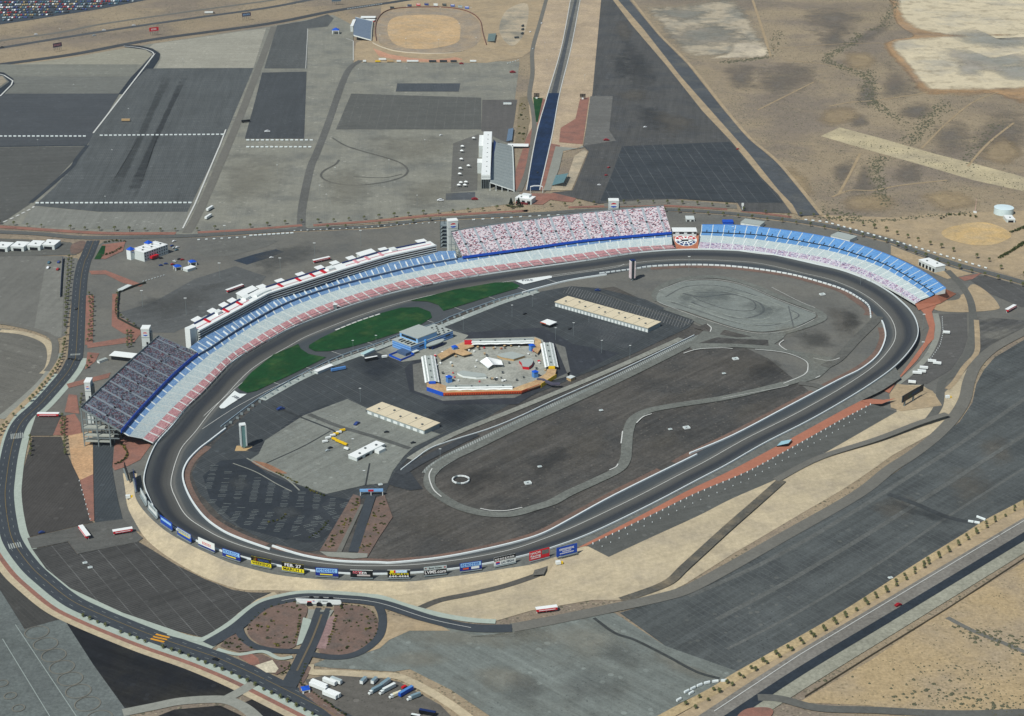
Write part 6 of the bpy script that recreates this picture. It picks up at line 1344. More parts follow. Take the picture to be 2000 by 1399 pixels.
# ------------------------------------------------------------------ tunnel gate in the roundabout
tg = thing('tunnel_portal', 'white tunnel wall with three dark openings between the two planted islands', 'tunnel', G(621, 1184), R(-4))
w_ = 37.0; mb = MB()
prof = [(-w_/2, 6.4), (w_/2, 6.4)]+[(w_/2+1.5*math.sin(R(a)), 4.4+2*math.cos(R(a))) for a in (30, 60, 90, 120, 150)]+[(w_/2-2, 2.2), (-w_/2+4, 2.2), (-w_/2+1.2, 3.6)]
mb.add([(x, -0.4, z) for x, z in prof]+[(x, 0.5, z) for x, z in prof], [tuple(range(len(prof)))[::-1], tuple(range(len(prof), 2*len(prof)))]+[(i, (i+1) % len(prof), len(prof)+(i+1) % len(prof), len(prof)+i) for i in range(len(prof))]); mb.build('wall', WHITE, tg)
for x in (-7.0, 1.2, 9.6):
    n_ = 10; ps = [(x-2.3, 0)]+[(x-2.3*math.cos(math.pi*i/n_), 2.2+2.0*math.sin(math.pi*i/n_)) for i in range(n_+1)]+[(x+2.3, 0)]
    mb = MB(); k = len(ps); mb.add([(a, -0.55, b) for a, b in ps]+[(a, 9, b) for a, b in ps], [tuple(range(k)), *[(i, i+1, k+i+1, k+i) for i in range(k-1)]]); mb.build('tunnel_opening', DARKM, tg)
text('LAS VEGAS', 4.4, 5.1, 1.6, plain('portal_ink', (80, 90, 90)), tg, -0.5, 8); MB().box(-8.8, -0.52, 3.6, -5.2, -0.3, 4.6).build('red_sign', SRED, tg); roundlogo(tg, -3.4, -0.5, 5.0, 1.2)
bk = MB(); bk.box(-w_/2, 0.5, 0, w_/2, 3, 2.5).build('backing', CONCW, tg)
br = thing('gate_bridge', 'light blue overhead sign bridge across the infield tunnel road', 'sign bridge', G(703, 969), R(2))
MB().box(0, -0.6, 4.6, 22, 0.6, 7.2).build('beam', SKYB, br)
for x in (0.5, 10.5, 21.5): MB().box(x-0.3, -0.3, 0, x+0.3, 0.3, 4.7).build('post', WHITE, br)
MB().box(8, -0.75, 5.0, 13, -0.55, 7.0).build('badge', RED, br)
# ------------------------------------------------------------------ drag strip buildings
t, w_, dp = shed('start_tower', 'stepped white start-line building at the near end of the drag strip', 'building', (1006, 386), (1038, 390), (1008, 379), 8, OFFW, WHITE2, None, 0.2, 3, DARKM, 2)
MB().box(w_*0.25, dp*0.4, 8, w_*0.75, dp, 11).build('upper_floor', WHITE, t); MB().box(2, -2.6, 0, w_*0.8, -0.1, 2.6).build('planter', plain('dark_red', (110, 40, 44)), t)
ga = thing('start_gantry', 'white lattice arch over the start of the drag strip', 'gantry', G(1036, 377))
mb = MB()
for x in (0, 18):
    for y in (0, 3): mb.box(x-0.3, y-0.3, 0, x+0.3, y+0.3, 9)
mb.build('leg', WHITE, ga)
for y in (0, 3): MB().tube([(0, y, 9), (5, y, 10.4), (13, y, 10.4), (18, y, 9)], 0.4, 5).build('arch', WHITE, ga)
dg = thing('grandstand', 'pale drag strip grandstand below the tall white tower building', 'grandstand')
A = '1004,372 1003,330 1001,285'; B = '957,356 962,320 969,278'
o, a, b = strip('seating_bowl', seats('silver_seats', [((160, 164, 162), 5), ((146, 152, 152), 3)], 1.6, 1.2, 0.85), A, 3.0, B, 13.5, 30, dg, False)
o, a2, b2 = strip('upper_tier', seats('navy_seats', [((30, 66, 124), 5), ((24, 54, 108), 3)], 1.6, 1.2, 0.8), B, 13.5, '956,348 960,318 964,272', 15.5, 30, dg, False)
cross_rows(dg, 'aisle_stair', a, b, 17, 0.9, 0.2, STEEL, 0.05, 0.9, 8); wallstrip(dg, 'front_wall', a, 0.4, 4.0, OFFW, 0.0, 1.6)
MB().add([a[0], b[0], (b[0].x, b[0].y, 12.3), (a[0].x, a[0].y, 1.8)], [(0, 1, 2, 3)]).build('end_rail', WHITE, dg)
for k in range(4): p = a[0].lerp(b[0], 0.25+0.25*k); MB().box(p.x-0.4, p.y-0.4, 0, p.x+0.4, p.y+0.4, p.z-0.2).build('post', WHITE, dg)
t, w_, dp = shed('tower_building', 'tall narrow white tower building above the drag strip grandstand', 'building', (940, 341), (957.5, 341), (961, 257), 22, DARKM, WHITE2, None, 0.6, 0)
for z in (18.5, 14.5): MB().box(-0.1, -0.6, z, w_+0.2, dp+0.2, z+3.2).build('white_band', WHITE, t)
for k in range(5): MB().box(w_*0.2*k+0.2, -0.5, 0, w_*0.2*k+0.7, 0, 15).build('post', STEEL, t)
for k in range(9): MB().box(w_*0.5, dp*(k+0.6)/9.5, 22, w_*0.62, dp*(k+0.6)/9.5+1.2, 22.8).build('roof_unit', DGREY, t)
t, w_, dp = shed('stair_building', 'white stair block attached to the lower left of the drag strip tower', 'building', (932, 318), (944, 318), (944.5, 310), 17, OFFW, WHITE2, None, 0.2)
t, w_, dp = shed('stair_building', 'white stair block attached to the upper left of the drag strip tower', 'building', (935, 285), (947, 285), (949, 264), 19, OFFW, WHITE2, None, 0.2)
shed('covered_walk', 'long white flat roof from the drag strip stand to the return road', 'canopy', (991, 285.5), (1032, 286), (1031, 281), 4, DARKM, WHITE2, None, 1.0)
def bleacher(lb, s, z0, z1, m, nm='bleacher'):
    q = [G(*p, z) for p, z in zip(PX(s), (z0, z0, z1, z1))]; t = thing(nm, lb, 'bleacher')
    mb = MB(); n = 10
    for k in range(n):
        a, b = q[0].lerp(q[3], k/n), q[1].lerp(q[2], k/n); c, d = q[0].lerp(q[3], (k+0.92)/n), q[1].lerp(q[2], (k+0.92)/n); d.z = b.z; c.z = a.z
        mb.add([a, b, d, c], [(0, 1, 2, 3)]); mb.add([c, d, d+Vector((0, 0, (z1-z0)/n*0.9)), c+Vector((0, 0, (z1-z0)/n*0.9))], [(0, 1, 2, 3)])
    mb.build('seat_rows', m, t); mb = MB()
    for p in q: mb.box(p.x-0.25, p.y-0.25, 0, p.x+0.25, p.y+0.25, p.z)
    mb.build('frame', DSTEEL, t); return t
bleacher('teal metal bleacher on the sandy island right of the drag strip', '1078,362 1086,342 1110,338 1101,356', 1.5, 8.5, TEALR)
bleacher('two-part blue-grey bleacher left of the planted bed by the drag strip', '989,276 993,252 1003,250 1000,274', 1, 4, plain('slate_seats', (104, 126, 148)))
bleacher('small grey bleacher at the right end of the dirt oval', '952,81 954,66 969,65 966,80', 1, 5, plain('slate_seats2', (110, 126, 124)))
sg = thing('grandstand', 'grey dirt-track grandstand with white end walls', 'grandstand')
o, a, b = strip('seating_bowl', seats('slate_rows', [((126, 140, 156), 5), ((112, 128, 146), 3)], 1.6, 1.2, 0.8), '725,79 726,60 728,42', 2.0, '690,69 691,52 694,34', 11.0, 20, sg, False)
wallstrip(sg, 'front_wall', a, 0.3, 3.2, CONCW, 0, 2.0)
for e in (0, -1): MB().add([a[e]+Vector((0, 0, 1)), b[e]+Vector((0, 0, 1)), (b[e].x, b[e].y, 9.5), (a[e].x, a[e].y, 0.8)], [(0, 1, 2, 3)]).build('end_rail', WHITE, sg)
mb = MB()
for k in range(0, 20, 4): mb.box(b[k].x-0.4, b[k].y-0.4, 0, b[k].x+0.4, b[k].y+0.4, 11)
mb.build('frame', DSTEEL, sg)
shed('press_cabin', 'narrow white cabin behind the dirt-track grandstand', 'cabin', (684, 51), (690, 51), (691, 38), 12, OFFW, WHITE2)
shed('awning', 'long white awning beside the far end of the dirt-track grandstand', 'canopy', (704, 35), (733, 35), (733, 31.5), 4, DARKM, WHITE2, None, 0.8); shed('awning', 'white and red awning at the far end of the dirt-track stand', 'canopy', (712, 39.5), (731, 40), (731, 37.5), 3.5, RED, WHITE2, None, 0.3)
# ------------------------------------------------------------------ planting
FOL = plain('palm_green', (86, 90, 58), 0.8, 0.2, 0.1); FOL2 = plain('shrub_green', (66, 74, 40), 0.8, 0.25, 0.1); FOLY = plain('shrub_olive', (112, 106, 50), 0.8, 0.25, 0.1); FOLD = plain('pine_green', (26, 48, 34), 0.8, 0.25, 0.1); BARK = plain('palm_bark', (104, 86, 66), 0.9, 0.2); DRY = plain('dry_scrub', (86, 84, 66), 0.9, 0.3)
def palm_crown(r, n=11, seed=1, z=0.0):
    rn = random.Random(seed); mb = MB()
    for k in range(n*2):
        a = 2*math.pi*k/n+rn.uniform(-0.2, 0.2); up = rn.uniform(0.15, 0.9) if k < n else rn.uniform(-0.4, 0.25)
        d = Vector((math.cos(a), math.sin(a), 0)); s = Vector((-d.y, d.x, 0)); p = Vector((0, 0, z)); pts = []
        for i in range(5):
            t = i/4; q = p+d*r*t+Vector((0, 0, r*(up*t-0.95*t*t))); w = r*0.22*math.sin(math.pi*(0.15+0.8*t)); pts += [q-s*w, q+s*w]
        mb.add(pts, [(2*i, 2*i+1, 2*i+3, 2*i+2) for i in range(4)])
    return mb
def palm_proto(name, h, r, label, grp, seed):
    t = thing(name, label, 'palm', (0, 0, 0), 0, grp)
    MB().tube([(0, 0, 0), (0.15, 0.05, h*0.5), (0.1, 0, h)], [0.34, 0.26, 0.24], 6).build('trunk', BARK, t); palm_crown(r, 10, seed, h).build('crown', FOL, t); return t
def bush_mesh(r, n, seed, flat=0.7):
    rn = random.Random(seed); mb = MB()
    for k in range(n):
        a = rn.uniform(0, 6.28); e = math.acos(rn.uniform(0.0, 1)); rr = r*rn.uniform(0.35, 1.0)
        c = Vector((math.sin(e)*math.cos(a)*rr, math.sin(e)*math.sin(a)*rr, math.cos(e)*rr*flat+r*0.1)); s = r*rn.uniform(0.22, 0.42)
        u = Vector((rn.uniform(-1, 1), rn.uniform(-1, 1), rn.uniform(-1, 1))).normalized(); v = u.orthogonal().normalized(); w = u.cross(v)
        mb.add([c+v*s, c+w*s, c-v*s, c-w*s], [(0, 1, 2, 3)])
    return mb
NPALM = 0
def off_line(s, d, a=0, b=None):
    L = lineW(s); return [Vector((p.x+q[0]*d, p.y+q[1]*d, 0)) for p, q in zip(L, normals(L))][a*6:b]
def rows(name, lines, h, r, label, grp, gap, jit=0.6, minz=0.0):
    """one palm of a kind, then copies along the lines, gap metres apart"""
    global NPALM
    proto = None; rn = random.Random(len(label))
    for s in lines:
        L = lineW(s) if isinstance(s, str) else s; n = max(2, int(length(L)/gap))
        for k, p in enumerate(resample(L, n)):
            if rn.random() < 0.06 and proto: continue
            loc = (p.x+rn.uniform(-jit, jit), p.y+rn.uniform(-jit, jit), minz); NPALM += 1
            if proto is None: proto = palm_proto(name, h, r, label, grp, len(label)); proto.location = loc
            else: copy_tree(proto, None, loc, rn.uniform(0, 6.28), None, rn.uniform(0.8, 1.15))
rows('palm_tree', ['0,439 91,446 206,452 343,453', '386,452 470,447 590,436', '622,436 740,428 840,419 909,415 1000,409'], 6.5, 2.5, 'palm in the red verge between the gravel fields and the perimeter road', 'palms north of the perimeter road', 19)
rows('palm_tree', ['640,448 740,444 840,433', '1075,405 1134,402 1226,398.5 1304,399 1420,405', '1452,413 1540,424', '1240,414 1304,416 1420,424 1546,438 1637,454'], 6.5, 2.5, 'palm beside the perimeter road behind the tall stand and the turn stand', 'palms behind the grandstands', 19)
rows('palm_tree', ['1564,424 1612,427 1680,441 1740,456 1783,470 1874,496 1932,512', '1660,459 1740,478 1783,496 1874,527 1943,546 1998,562', '1955,527 2000,540'], 6.5, 2.6, 'palm along the perimeter road on the right below the water tank', 'palms along the eastern perimeter road', 17)
rows('palm_tree', ['174,577 177,620 172,668', '180,582 182,625 178,668', '141,502 136,560 128,640', '134,505 131,560 126,640', '230,577 231,615 262,637'], 4.5, 1.9, 'small palm in the planted strip beside the straight west road', 'palms along the west road', 14)
rows('palm_tree', ['128,656 120,700 100,737 62,782 22,818 -2,852'], 4.5, 2.0, 'small palm on the tan verge along the bend of the west road', 'palms on the west road bend', 9)
rows('palm_tree', [off_line(LOW2, -11.5, 12, -1)], 3.6, 1.7, 'small palm in the pale pavement strip south-west of the big road', 'palms in the south-west pavement', 8.5, 0.4)
rows('palm_tree', ['1340,1380 1400,1348 1451,1318 1637,1210 1804,1103', '1358,1386 1405,1356 1470,1316 1640,1217 1805,1111', '1812,1098 1889,1049 1934,1020 2000,983', '1815,1104 1892,1055 1940,1024 2000,990'], 4.2, 1.8, 'small palm on the sandy verge beside the highway at lower right', 'palms on the highway verge', 14.0)
rows('palm_tree', ['121,815 121,850', '127,820 127,858 128,890', '60,856 60,892', '249,652 250,680', '256,652 257,678', '178,700 170,720', '160,775 156,800'], 4.5, 1.9, 'small palm in the red gravel west of the shaded stand', 'palms west of the shaded stand', 8)
BUSH = [bush_mesh(1.0, 26, k).build('shrub', m) for k, m in enumerate((FOL2, FOL2, FOLY, DRY))]
for k, b_ in enumerate(BUSH): tag(b_, 'proto', 'shrub')
used = [False]*4
def shrub(u, v, r, k, lb, grp):
    p = G(u, v, 0.9)
    if not used[k]: o = BUSH[k]; used[k] = True; o.location = p; o.scale = (r,)*3; o['label'] = lb
    else: o = copy_tree(BUSH[k], lb, p, random.uniform(0, 6.28), None, (r*random.uniform(.8, 1.2), r*random.uniform(.8, 1.2), r))
    o['group'] = grp
def inside(u, v, poly):
    c = False; n = len(poly)
    for i in range(n):
        (x1, y1), (x2, y2) = poly[i], poly[(i+1) % n]
        if (y1 > v) != (y2 > v) and u < (x2-x1)*(v-y1)/(y2-y1)+x1: c = not c
    return c
def scatter(s, n, r0, r1, kinds, lb, grp):
    poly = PX(s); xs = [p[0] for p in poly]; ys = [p[1] for p in poly]; k = 0
    while k < n:
        u, v = random.uniform(min(xs), max(xs)), random.uniform(min(ys), max(ys))
        if inside(u, v, poly): shrub(u, v, random.uniform(r0, r1), random.choice(kinds), lb, grp); k += 1
def edge(s, gap, r0, r1, kinds, lb, grp):
    L = lineW(s); n = max(2, int(length(L)/gap))
    for p in resample(L, n):
        k = random.choice(kinds); b_ = BUSH[k]
        if not used[k]: used[k] = True; o = b_; o['label'] = lb
        else: o = copy_tree(b_, lb)
        o['group'] = grp; r = random.uniform(r0, r1); o.location = (p.x+random.uniform(-.5, .5), p.y+random.uniform(-.5, .5), 0.9); o.scale = (r, r, r*1.1); o.rotation_euler[2] = random.uniform(0, 6)
LBL = 'desert shrub on the planted island left of the tunnel road'; GRL = 'shrubs on the left island'
edge('576,1177 540,1184 512,1195 490,1216 485,1232', 6, 0.7, 1.2, [0, 1], LBL, GRL); edge('586,1206 582,1235 574,1258', 3.6, 1.0, 1.7, [0, 1, 2], LBL, GRL)
scatter('575,1178 540,1186 514,1196 492,1217 488,1234 496,1248 518,1259 550,1264 572,1260 582,1240 586,1205 592,1186', 36, 0.7, 1.8, [0, 1, 2, 3], LBL, GRL)
LBL = 'desert shrub on the planted island right of the tunnel road'; GRL = 'shrubs on the right island'
edge('662,1182 690,1184 716,1190 730,1204 736,1230 730,1246 708,1265', 5, 0.7, 1.2, [0, 1], LBL, GRL); edge('657,1206 650,1232 640,1262', 3.6, 1.0, 1.7, [0, 1, 2], LBL, GRL)
scatter('664,1184 690,1186 714,1192 728,1205 732,1230 726,1244 706,1262 670,1274 642,1270 652,1235', 34, 0.7, 1.8, [0, 1, 2, 3], LBL, GRL)
scatter('466,1240 474,1252 496,1268 466,1271 434,1262 444,1250', 16, 0.7, 1.6, [0, 1, 3], 'shrub on the small island beside the roundabout ring', 'shrubs south-west of the roundabout')
scatter('548,1300 568,1292 566,1308 552,1318', 8, 0.7, 1.4, [0, 1], 'shrub behind the cream concrete fan by the junction', 'shrubs at the junction fan')
scatter('690,970 703,974 702,988 676,1040 656,1074 628,1074 660,1030', 34, 0.7, 1.9, [0, 1, 2], 'shrub on the brown bank left of the infield tunnel road', 'shrubs left of the infield tunnel road')
scatter('736,975 750,970 762,1008 738,1045 714,1084 700,1080 716,1030', 34, 0.7, 1.7, [0, 1, 2], 'shrub on the brown bank right of the infield tunnel road', 'shrubs right of the infield tunnel road')
edge('590,1340 620,1360 650,1382 680,1402', 3.4, 0.8, 1.6, [0, 1, 3], 'shrub in the strip between the big road and the truck yard', 'shrubs beside the truck yard'); edge('596,1300 590,1320 588,1336', 3.6, 0.8, 1.5, [0, 1], 'shrub in the strip beside the junction road', 'shrubs by the junction road')
scatter('1018,192 1028,190 1034,235 1022,276 1008,276', 22, 1.2, 2.4, [2, 2, 0], 'olive shrub in the long bed left of the drag strip', 'shrubs in the drag strip bed')
edge('236,868 246,880 248,892 240,902 226,908', 2.6, 1.2, 1.9, [2, 0], 'shrub in the curved bed at the lower end of the main stand', 'shrubs in the curved bed')
edge('206,475 225,472 243,473', 4, 1.5, 2.4, [0, 1], 'shrub in the bed left of the white office', 'shrubs by the office'); edge('200,500 218,496 236,486', 4, 1.5, 2.4, [0, 1, 3], 'shrub in the bed left of the white office', 'shrubs by the office')
edge('228,585 229,620 270,642', 5, 0.9, 1.6, [1, 0], 'shrub along the dark wall of the west brick strip', 'shrubs on the west brick strip')
edge('540,925 560,935 580,945', 3, 1.0, 1.8, [2, 0], 'shrub in the parking bed beside the pale concrete lot', 'shrubs in the west parking lot'); edge('600,955 612,962 632,970', 3, 1, 1.8, [2, 0], 'shrub in the parking bed beside the pale concrete lot', 'shrubs in the west parking lot'); edge('526,1022 545,1018 558,1008', 3, 1, 1.8, [2, 0], 'shrub in the lower parking bed of the west lot', 'shrubs in the lower west bed'); edge('605,1052 625,1040 640,1020', 3.5, 1, 1.8, [1, 0], 'shrub in the lower parking bed of the west lot', 'shrubs in the lower west bed')
edge('1838,428 1860,420 1905,425', 6, 1.5, 3, [0, 3, 1], 'large shrub near the sandy yard left of the water tank', 'shrubs by the water tank'); edge('1975,455 1990,450 2000,446', 4, 2, 3.2, [1, 1], 'dark round bush below the water tank', 'bushes below the water tank'); edge('1952,505 1965,498 1985,486 2000,475', 4, 2.2, 3.6, [1, 1, 0], 'dark round bush beside the side road on the right', 'bushes by the east side road')
def conifer(lb, u, v, h, grp):
    t = thing('pine_tree', lb, 'tree', G(u, v, 0.5), 0, grp); MB().tube([(0, 0, 0), (0, 0, h*0.9)], [0.5, 0.1], 6).build('trunk', BARK, t); mb = MB(); rn = random.Random(int(u))
    for k in range(420):
        z = h*(0.1+0.9*rn.random()**1.3); rad = (1-z/h)*h*0.36*(0.55+0.45*rn.random())+0.2; a = rn.uniform(0, 6.28); c = Vector((rad*math.cos(a), rad*math.sin(a), z)); s = rn.uniform(0.35, 0.8)
        q = Vector((rn.uniform(-1, 1), rn.uniform(-1, 1), rn.uniform(-.4, 1))).normalized(); b_ = q.orthogonal().normalized(); w = q.cross(b_); mb.add([c+b_*s, c+w*s, c-b_*s, c-w*s], [(0, 1, 2, 3)])
    mb.build('crown', FOLD, t)
conifer('dark conifer left of the white start-line building', 998, 400, 10, 'conifers by the drag strip'); conifer('dark conifer touching the white start-line building', 1013, 402, 12, 'conifers by the drag strip')
edge('990,403 1000,406 1020,405', 2.5, 1.6, 2.6, [1], 'dark shrub under the conifers by the drag strip', 'shrubs under the conifers')
# wild desert scrub, too much to count
rn = random.Random(5); mb = MB()
def tuft(p, r):
    n = 5; a0 = rn.uniform(0, 6)
    mb.add([(p.x+r*math.cos(a0+6.283*i/n)*rn.uniform(.7, 1.2), p.y+r*math.sin(a0+6.283*i/n)*rn.uniform(.7, 1.2), 0.0) for i in range(n)]+[(p.x, p.y, r*rn.uniform(0.6, 1.0))], [(i, (i+1) % n, n) for i in range(n)])
for s, cnt, wd in (('1752,0 1732,40 1722,52 1700,60', 150, 6), ('1680,66 1662,85 1640,98 1622,102', 160, 6), ('1622,105 1618,120 1640,130 1668,140 1688,150', 160, 6), ('1690,140 1700,160 1700,190 1698,205', 220, 9), ('1705,198 1740,225 1770,240', 90, 7), ('1775,282 1790,265 1810,240 1830,218 1850,200', 230, 8), ('1720,305 1712,340 1722,375 1726,400', 200, 7), ('1885,320 1905,290 1930,262 1960,240', 90, 7), ('1520,60 1512,95 1500,112', 60, 6), ('1410,122 1450,118 1500,112', 90, 4), ('1600,425 1700,432 1800,424 1900,416', 130, 2), ('1605,410 1680,424', 60, 6), ('1590,1335 1750,1310', 1, 5), ('1720,1360 1850,1365 2000,1395', 60, 8), ('1880,1236 1950,1250 2010,1280', 70, 5)):
    L = lineW(s)
    for p in resample(L, 400)[:]:
        if rn.random() < cnt/260: tuft(Vector((p.x+rn.gauss(0, wd), p.y+rn.gauss(0, wd*1.6), 0)), rn.uniform(0.9, 2.4))
def field(s, n, r0, r1):
    poly = PX(s); xs = [p[0] for p in poly]; ys = [p[1] for p in poly]; k = 0
    while k < n:
        u, v = rn.uniform(min(xs), max(xs)), rn.uniform(min(ys), max(ys))
        if inside(u, v, poly): tuft(G(u, v, 0.2), rn.uniform(r0, r1)); k += 1
field('1480,0 1745,0 1740,90 1800,180 2000,185 2000,410 1610,415 1420,200', 2600, 0.5, 1.3); field('1625,266 1720,282 2000,360 2000,372 1720,295', 150, 0.8, 1.7); field('1760,100 1940,165 1990,60', 40, 0.8, 1.6); field('1600,1390 1720,1290 1850,1200 2000,1110 2000,1399', 260, 0.5, 1.0); field('1780,1290 2000,1290 2000,1399 1820,1380', 190, 0.8, 1.4); field('0,60 300,10 600,0 600,12 300,58 0,95', 500, 0.6, 1.3)
o = mb.build('desert_scrub', DRY); o['kind'] = 'stuff'
# ------------------------------------------------------------------ barrier blocks
bl = tag(MB().box(-2.4, -0.7, 0, 2.4, 0.7, 1.5).box(-2.4, -0.4, 1.5, 2.4, 0.4, 1.9).build('barrier_block', WB), 'x', 'barrier'); first = True
def blocks(s, gap, lb, grp, sc=1.0):
    global first
    L = lineW(s, 0.9, False); n = max(2, round(length(L)/gap)); P = resample(L, n); nn_ = normals(P)
    for p, q in zip(P, nn_):
        if first: o = bl; first = False; o['label'] = lb
        else: o = copy_tree(bl, lb)
        o['group'] = grp; o.location = p; o.rotation_euler[2] = math.atan2(-q[0], q[1]); o.scale = (sc, sc, sc)
blocks('2,267 165,267', 7.2, 'white barrier block in the upper row of the dark left field', 'barrier row, dark left field'); blocks('198,265.5 434,263.5', 7.2, 'white barrier block in the upper row across the big streaked field', 'barrier row, upper streaked field')
blocks('73,397.5 371,397', 6.8, 'white barrier block in the lower row across the big streaked field', 'barrier row, lower streaked field'); blocks('484,274.5 608,274.5', 7.2, 'white barrier block in the upper of two short rows by the field road', 'barrier row, upper short'); blocks('484,288 605,288', 7.2, 'white barrier block in the lower of two short rows by the field road', 'barrier row, lower short')
blocks('1326,1368 1350,1355', 6, 'white barrier block at the open end of the south-east corner row', 'barrier row, south-east corner'); blocks('1341,1352 1355,1345 1372,1337 1390,1333 1414,1331', 6, 'white barrier block in the curved south-east corner row', 'barrier row, south-east curve'); blocks('1896,1020 1908,1022', 9, 'white barrier block beside the far field gate, left pair', 'barriers by the field gate'); blocks('1912,1012 1920,1015', 6, 'white barrier block beside the far field gate, right pair', 'barriers by the field gate, right')
blocks('680,18 745,8', 6, 'white barrier block behind the dirt-track stand', 'barriers behind the dirt track', 0.7); blocks('992,124 1012,118', 6, 'white barrier block by the dirt oval access road', 'barriers by the dirt oval', 0.7)
blocks('575,451 700,446 800,438 875,434', 8.5, 'small white block along the edge of the plaza behind the suites', 'small blocks along the plaza', 0.45); blocks('925,430 1060,422 1090,421', 12, 'white block in the row behind the tall red and white stand', 'blocks behind the tall stand', 0.8); blocks('490,461 570,456', 5.4, 'white low block on the planter wall behind the office lot', 'planter wall blocks', 0.9); blocks('388,469 478,464', 9, 'white stone block along the top of the small lot', 'stones by the small lot', 0.7)
blocks('280,550 320,538', 4, 'small white block across the plaza lane', 'plaza lane blocks', 0.4); blocks('1574,430 1612,434 1700,458 1800,487 1925,524', 9.5, 'white kerb stone under the palms along the eastern road', 'eastern kerb stones', 0.8)
mk_ = tag(MB().box(-0.35, -0.35, 0, 0.35, 0.35, 1.1).build('marker_post', WB), 'x', 'post'); f2 = [True]
def posts(s, n, lb, grp, z, sc=1.0, mat=None):
    for p in resample(lineW(s, z, False), n):
        if f2[0]: o = mk_; f2[0] = False; o['label'] = lb
        else: o = copy_tree(mk_, lb)
        o['group'] = grp; o.location = p; o.scale = (sc,)*3
posts('1158,1063 1271,1009 1363,964 1463,922 1569,864 1640,824 1700,791', 52, 'white marker post along the orange gravel edge of the terrace', 'marker posts on the terrace edge', 4.4, 1.3); posts('1176,1068 1271,1022 1363,979 1463,936 1569,878 1640,838 1690,806', 38, 'small hook-up post in the middle of the camping terrace', 'hook-up posts on the terrace', 4.4, 0.8)
posts('1840,620 1842,650 1836,675 1815,705', 22, 'small pale post in the east lot beside the grey path', 'posts in the east lot', 0.8, 0.9); posts('155,940 165,975 176,1015', 9, 'white post at the edge of the red gravel wedge', 'posts by the red gravel wedge', 0.8, 1.0)
# ------------------------------------------------------------------ light masts
mast = thing('light_mast', 'x', 'light mast'); MB().tube([(0, 0, 0), (0, 0, 14)], [0.16, 0.1], 5).build('pole', STEEL, mast); MB().box(-1.1, -0.25, 14, 1.1, 0.25, 14.4).build('lamp_head', WHITE, mast); f3 = [True]
def masts(s, lb, grp, sc=1.0):
    for u, v in PX(s):
        if f3[0]: o = mast; f3[0] = False; o['label'] = lb
        else: o = copy_tree(mast, lb)
        o['group'] = grp; o.location = G(u, v, 0.5); o.scale = (sc, sc, sc)
masts('145,180 358,130 220,310 252,228 207,402 75,290 118,70', 'thin light mast standing in the parking fields on the left', 'light masts in the left fields'); masts('542,340 638,398 655,345 830,290 760,330 815,400 700,150 795,148 905,150 520,300 625,380', 'thin light mast standing in the gravel fields behind the suites', 'light masts in the gravel fields'); masts('279,600 364,615 430,545 440,470 548,535 615,505 705,480', 'light mast on the plaza behind the suite building', 'light masts on the plaza', 1.5)
masts('704,785 690,690 735,680 905,645 1085,665 1120,655 1175,690 1230,700 860,905 690,885 712,948 1040,600 1000,620 1150,630', 'light mast on the infield asphalt', 'light masts in the infield', 1.1); masts('793,92 795,28 857,94 860,30 897,62 742,85 920,30 930,90', 'light mast beside the dirt oval', 'light masts round the dirt oval', 1.2); masts('1064,95 1080,75 1068,130 1142,160 1092,110', 'light mast beside the drag strip', 'light masts by the drag strip', 0.9); masts('1345,530 1680,560 1430,470 1560,500 1640,530 1700,560 1760,590 1802,645 1800,700', 'light mast standing by the right-hand turn', 'light masts round the right turn', 1.4)
# ------------------------------------------------------------------ vehicles
def car_mesh(L=4.6, W=1.9, H=1.5):
    mb = MB(); prof = [(-L/2, 0.3), (-L/2, 0.85), (-L*0.3, 0.95), (-L*0.16, H), (L*0.2, H), (L*0.36, 0.98), (L/2, 0.85), (L/2, 0.3)]; n = len(prof)
    mb.add([(x, -W/2, z) for x, z in prof]+[(x, W/2, z) for x, z in prof], [tuple(range(n)), tuple(range(n, 2*n))[::-1]]+[((i+1) % n, i, n+i, n+(i+1) % n) for i in range(n)], 0); return mb
CARC = {k: plain('car_'+k, c, 0.35, 0.04, 0.5) for k, c in dict(white=(226, 228, 228), silver=(160, 166, 170), black=(26, 28, 32), red=(150, 24, 32), blue=(36, 60, 120), gold=(160, 140, 96), teal=(60, 100, 116)).items()}
def car_proto(col):
    t = thing('parked_car', 'x', 'car'); car_mesh().build('body', CARC[col], t); MB().box(-0.72, -0.97, 1.0, 0.9, 0.97, 1.42).build('side_window', GLASS, t); mb = MB(); mb.add([(1.0, -0.8, 1.46), (1.0, 0.8, 1.46), (1.72, 0.8, 1.02), (1.72, -0.8, 1.02)], [(0, 3, 2, 1)]); mb.build('windscreen', GLASS, t)
    mb = MB()
    for x in (-1.4, 1.4):
        for y in (-0.98, 0.78): mb.tube([(x, y, 0.33), (x, y+0.2, 0.33)], 0.33, 8)
    mb.build('wheels', BLK, t); return t
CP = {}
def car(col, u, v, rz, lb, grp=None, z=0.8, sc=1.15):
    if col not in CP: CP[col] = o = car_proto(col); o['label'] = lb; o.location = G(u, v, z); o.rotation_euler[2] = R(rz); o.scale = (sc,)*3
    else: o = copy_tree(CP[col], lb, G(u, v, z), R(rz), None, sc)
    if grp: o['group'] = grp
    elif 'group' in o: del o['group']
    return o
car('blue', 314, 519, 10, 'dark blue car left of the pair in front of the office'); car('blue', 324, 516, 10, 'dark blue car right of the pair in front of the office'); car('red', 337, 517, 30, 'small red car behind the left kiosk'); car('white', 341, 511, -30, 'white car next to the dark red pickup behind the kiosks'); car('red', 356, 508, 20, 'dark red car between the two blue-roofed kiosks'); car('black', 350, 507, 20, 'black car beside the dark red car behind the kiosks'); car('black', 314, 505, 20, 'black car under the office wall')
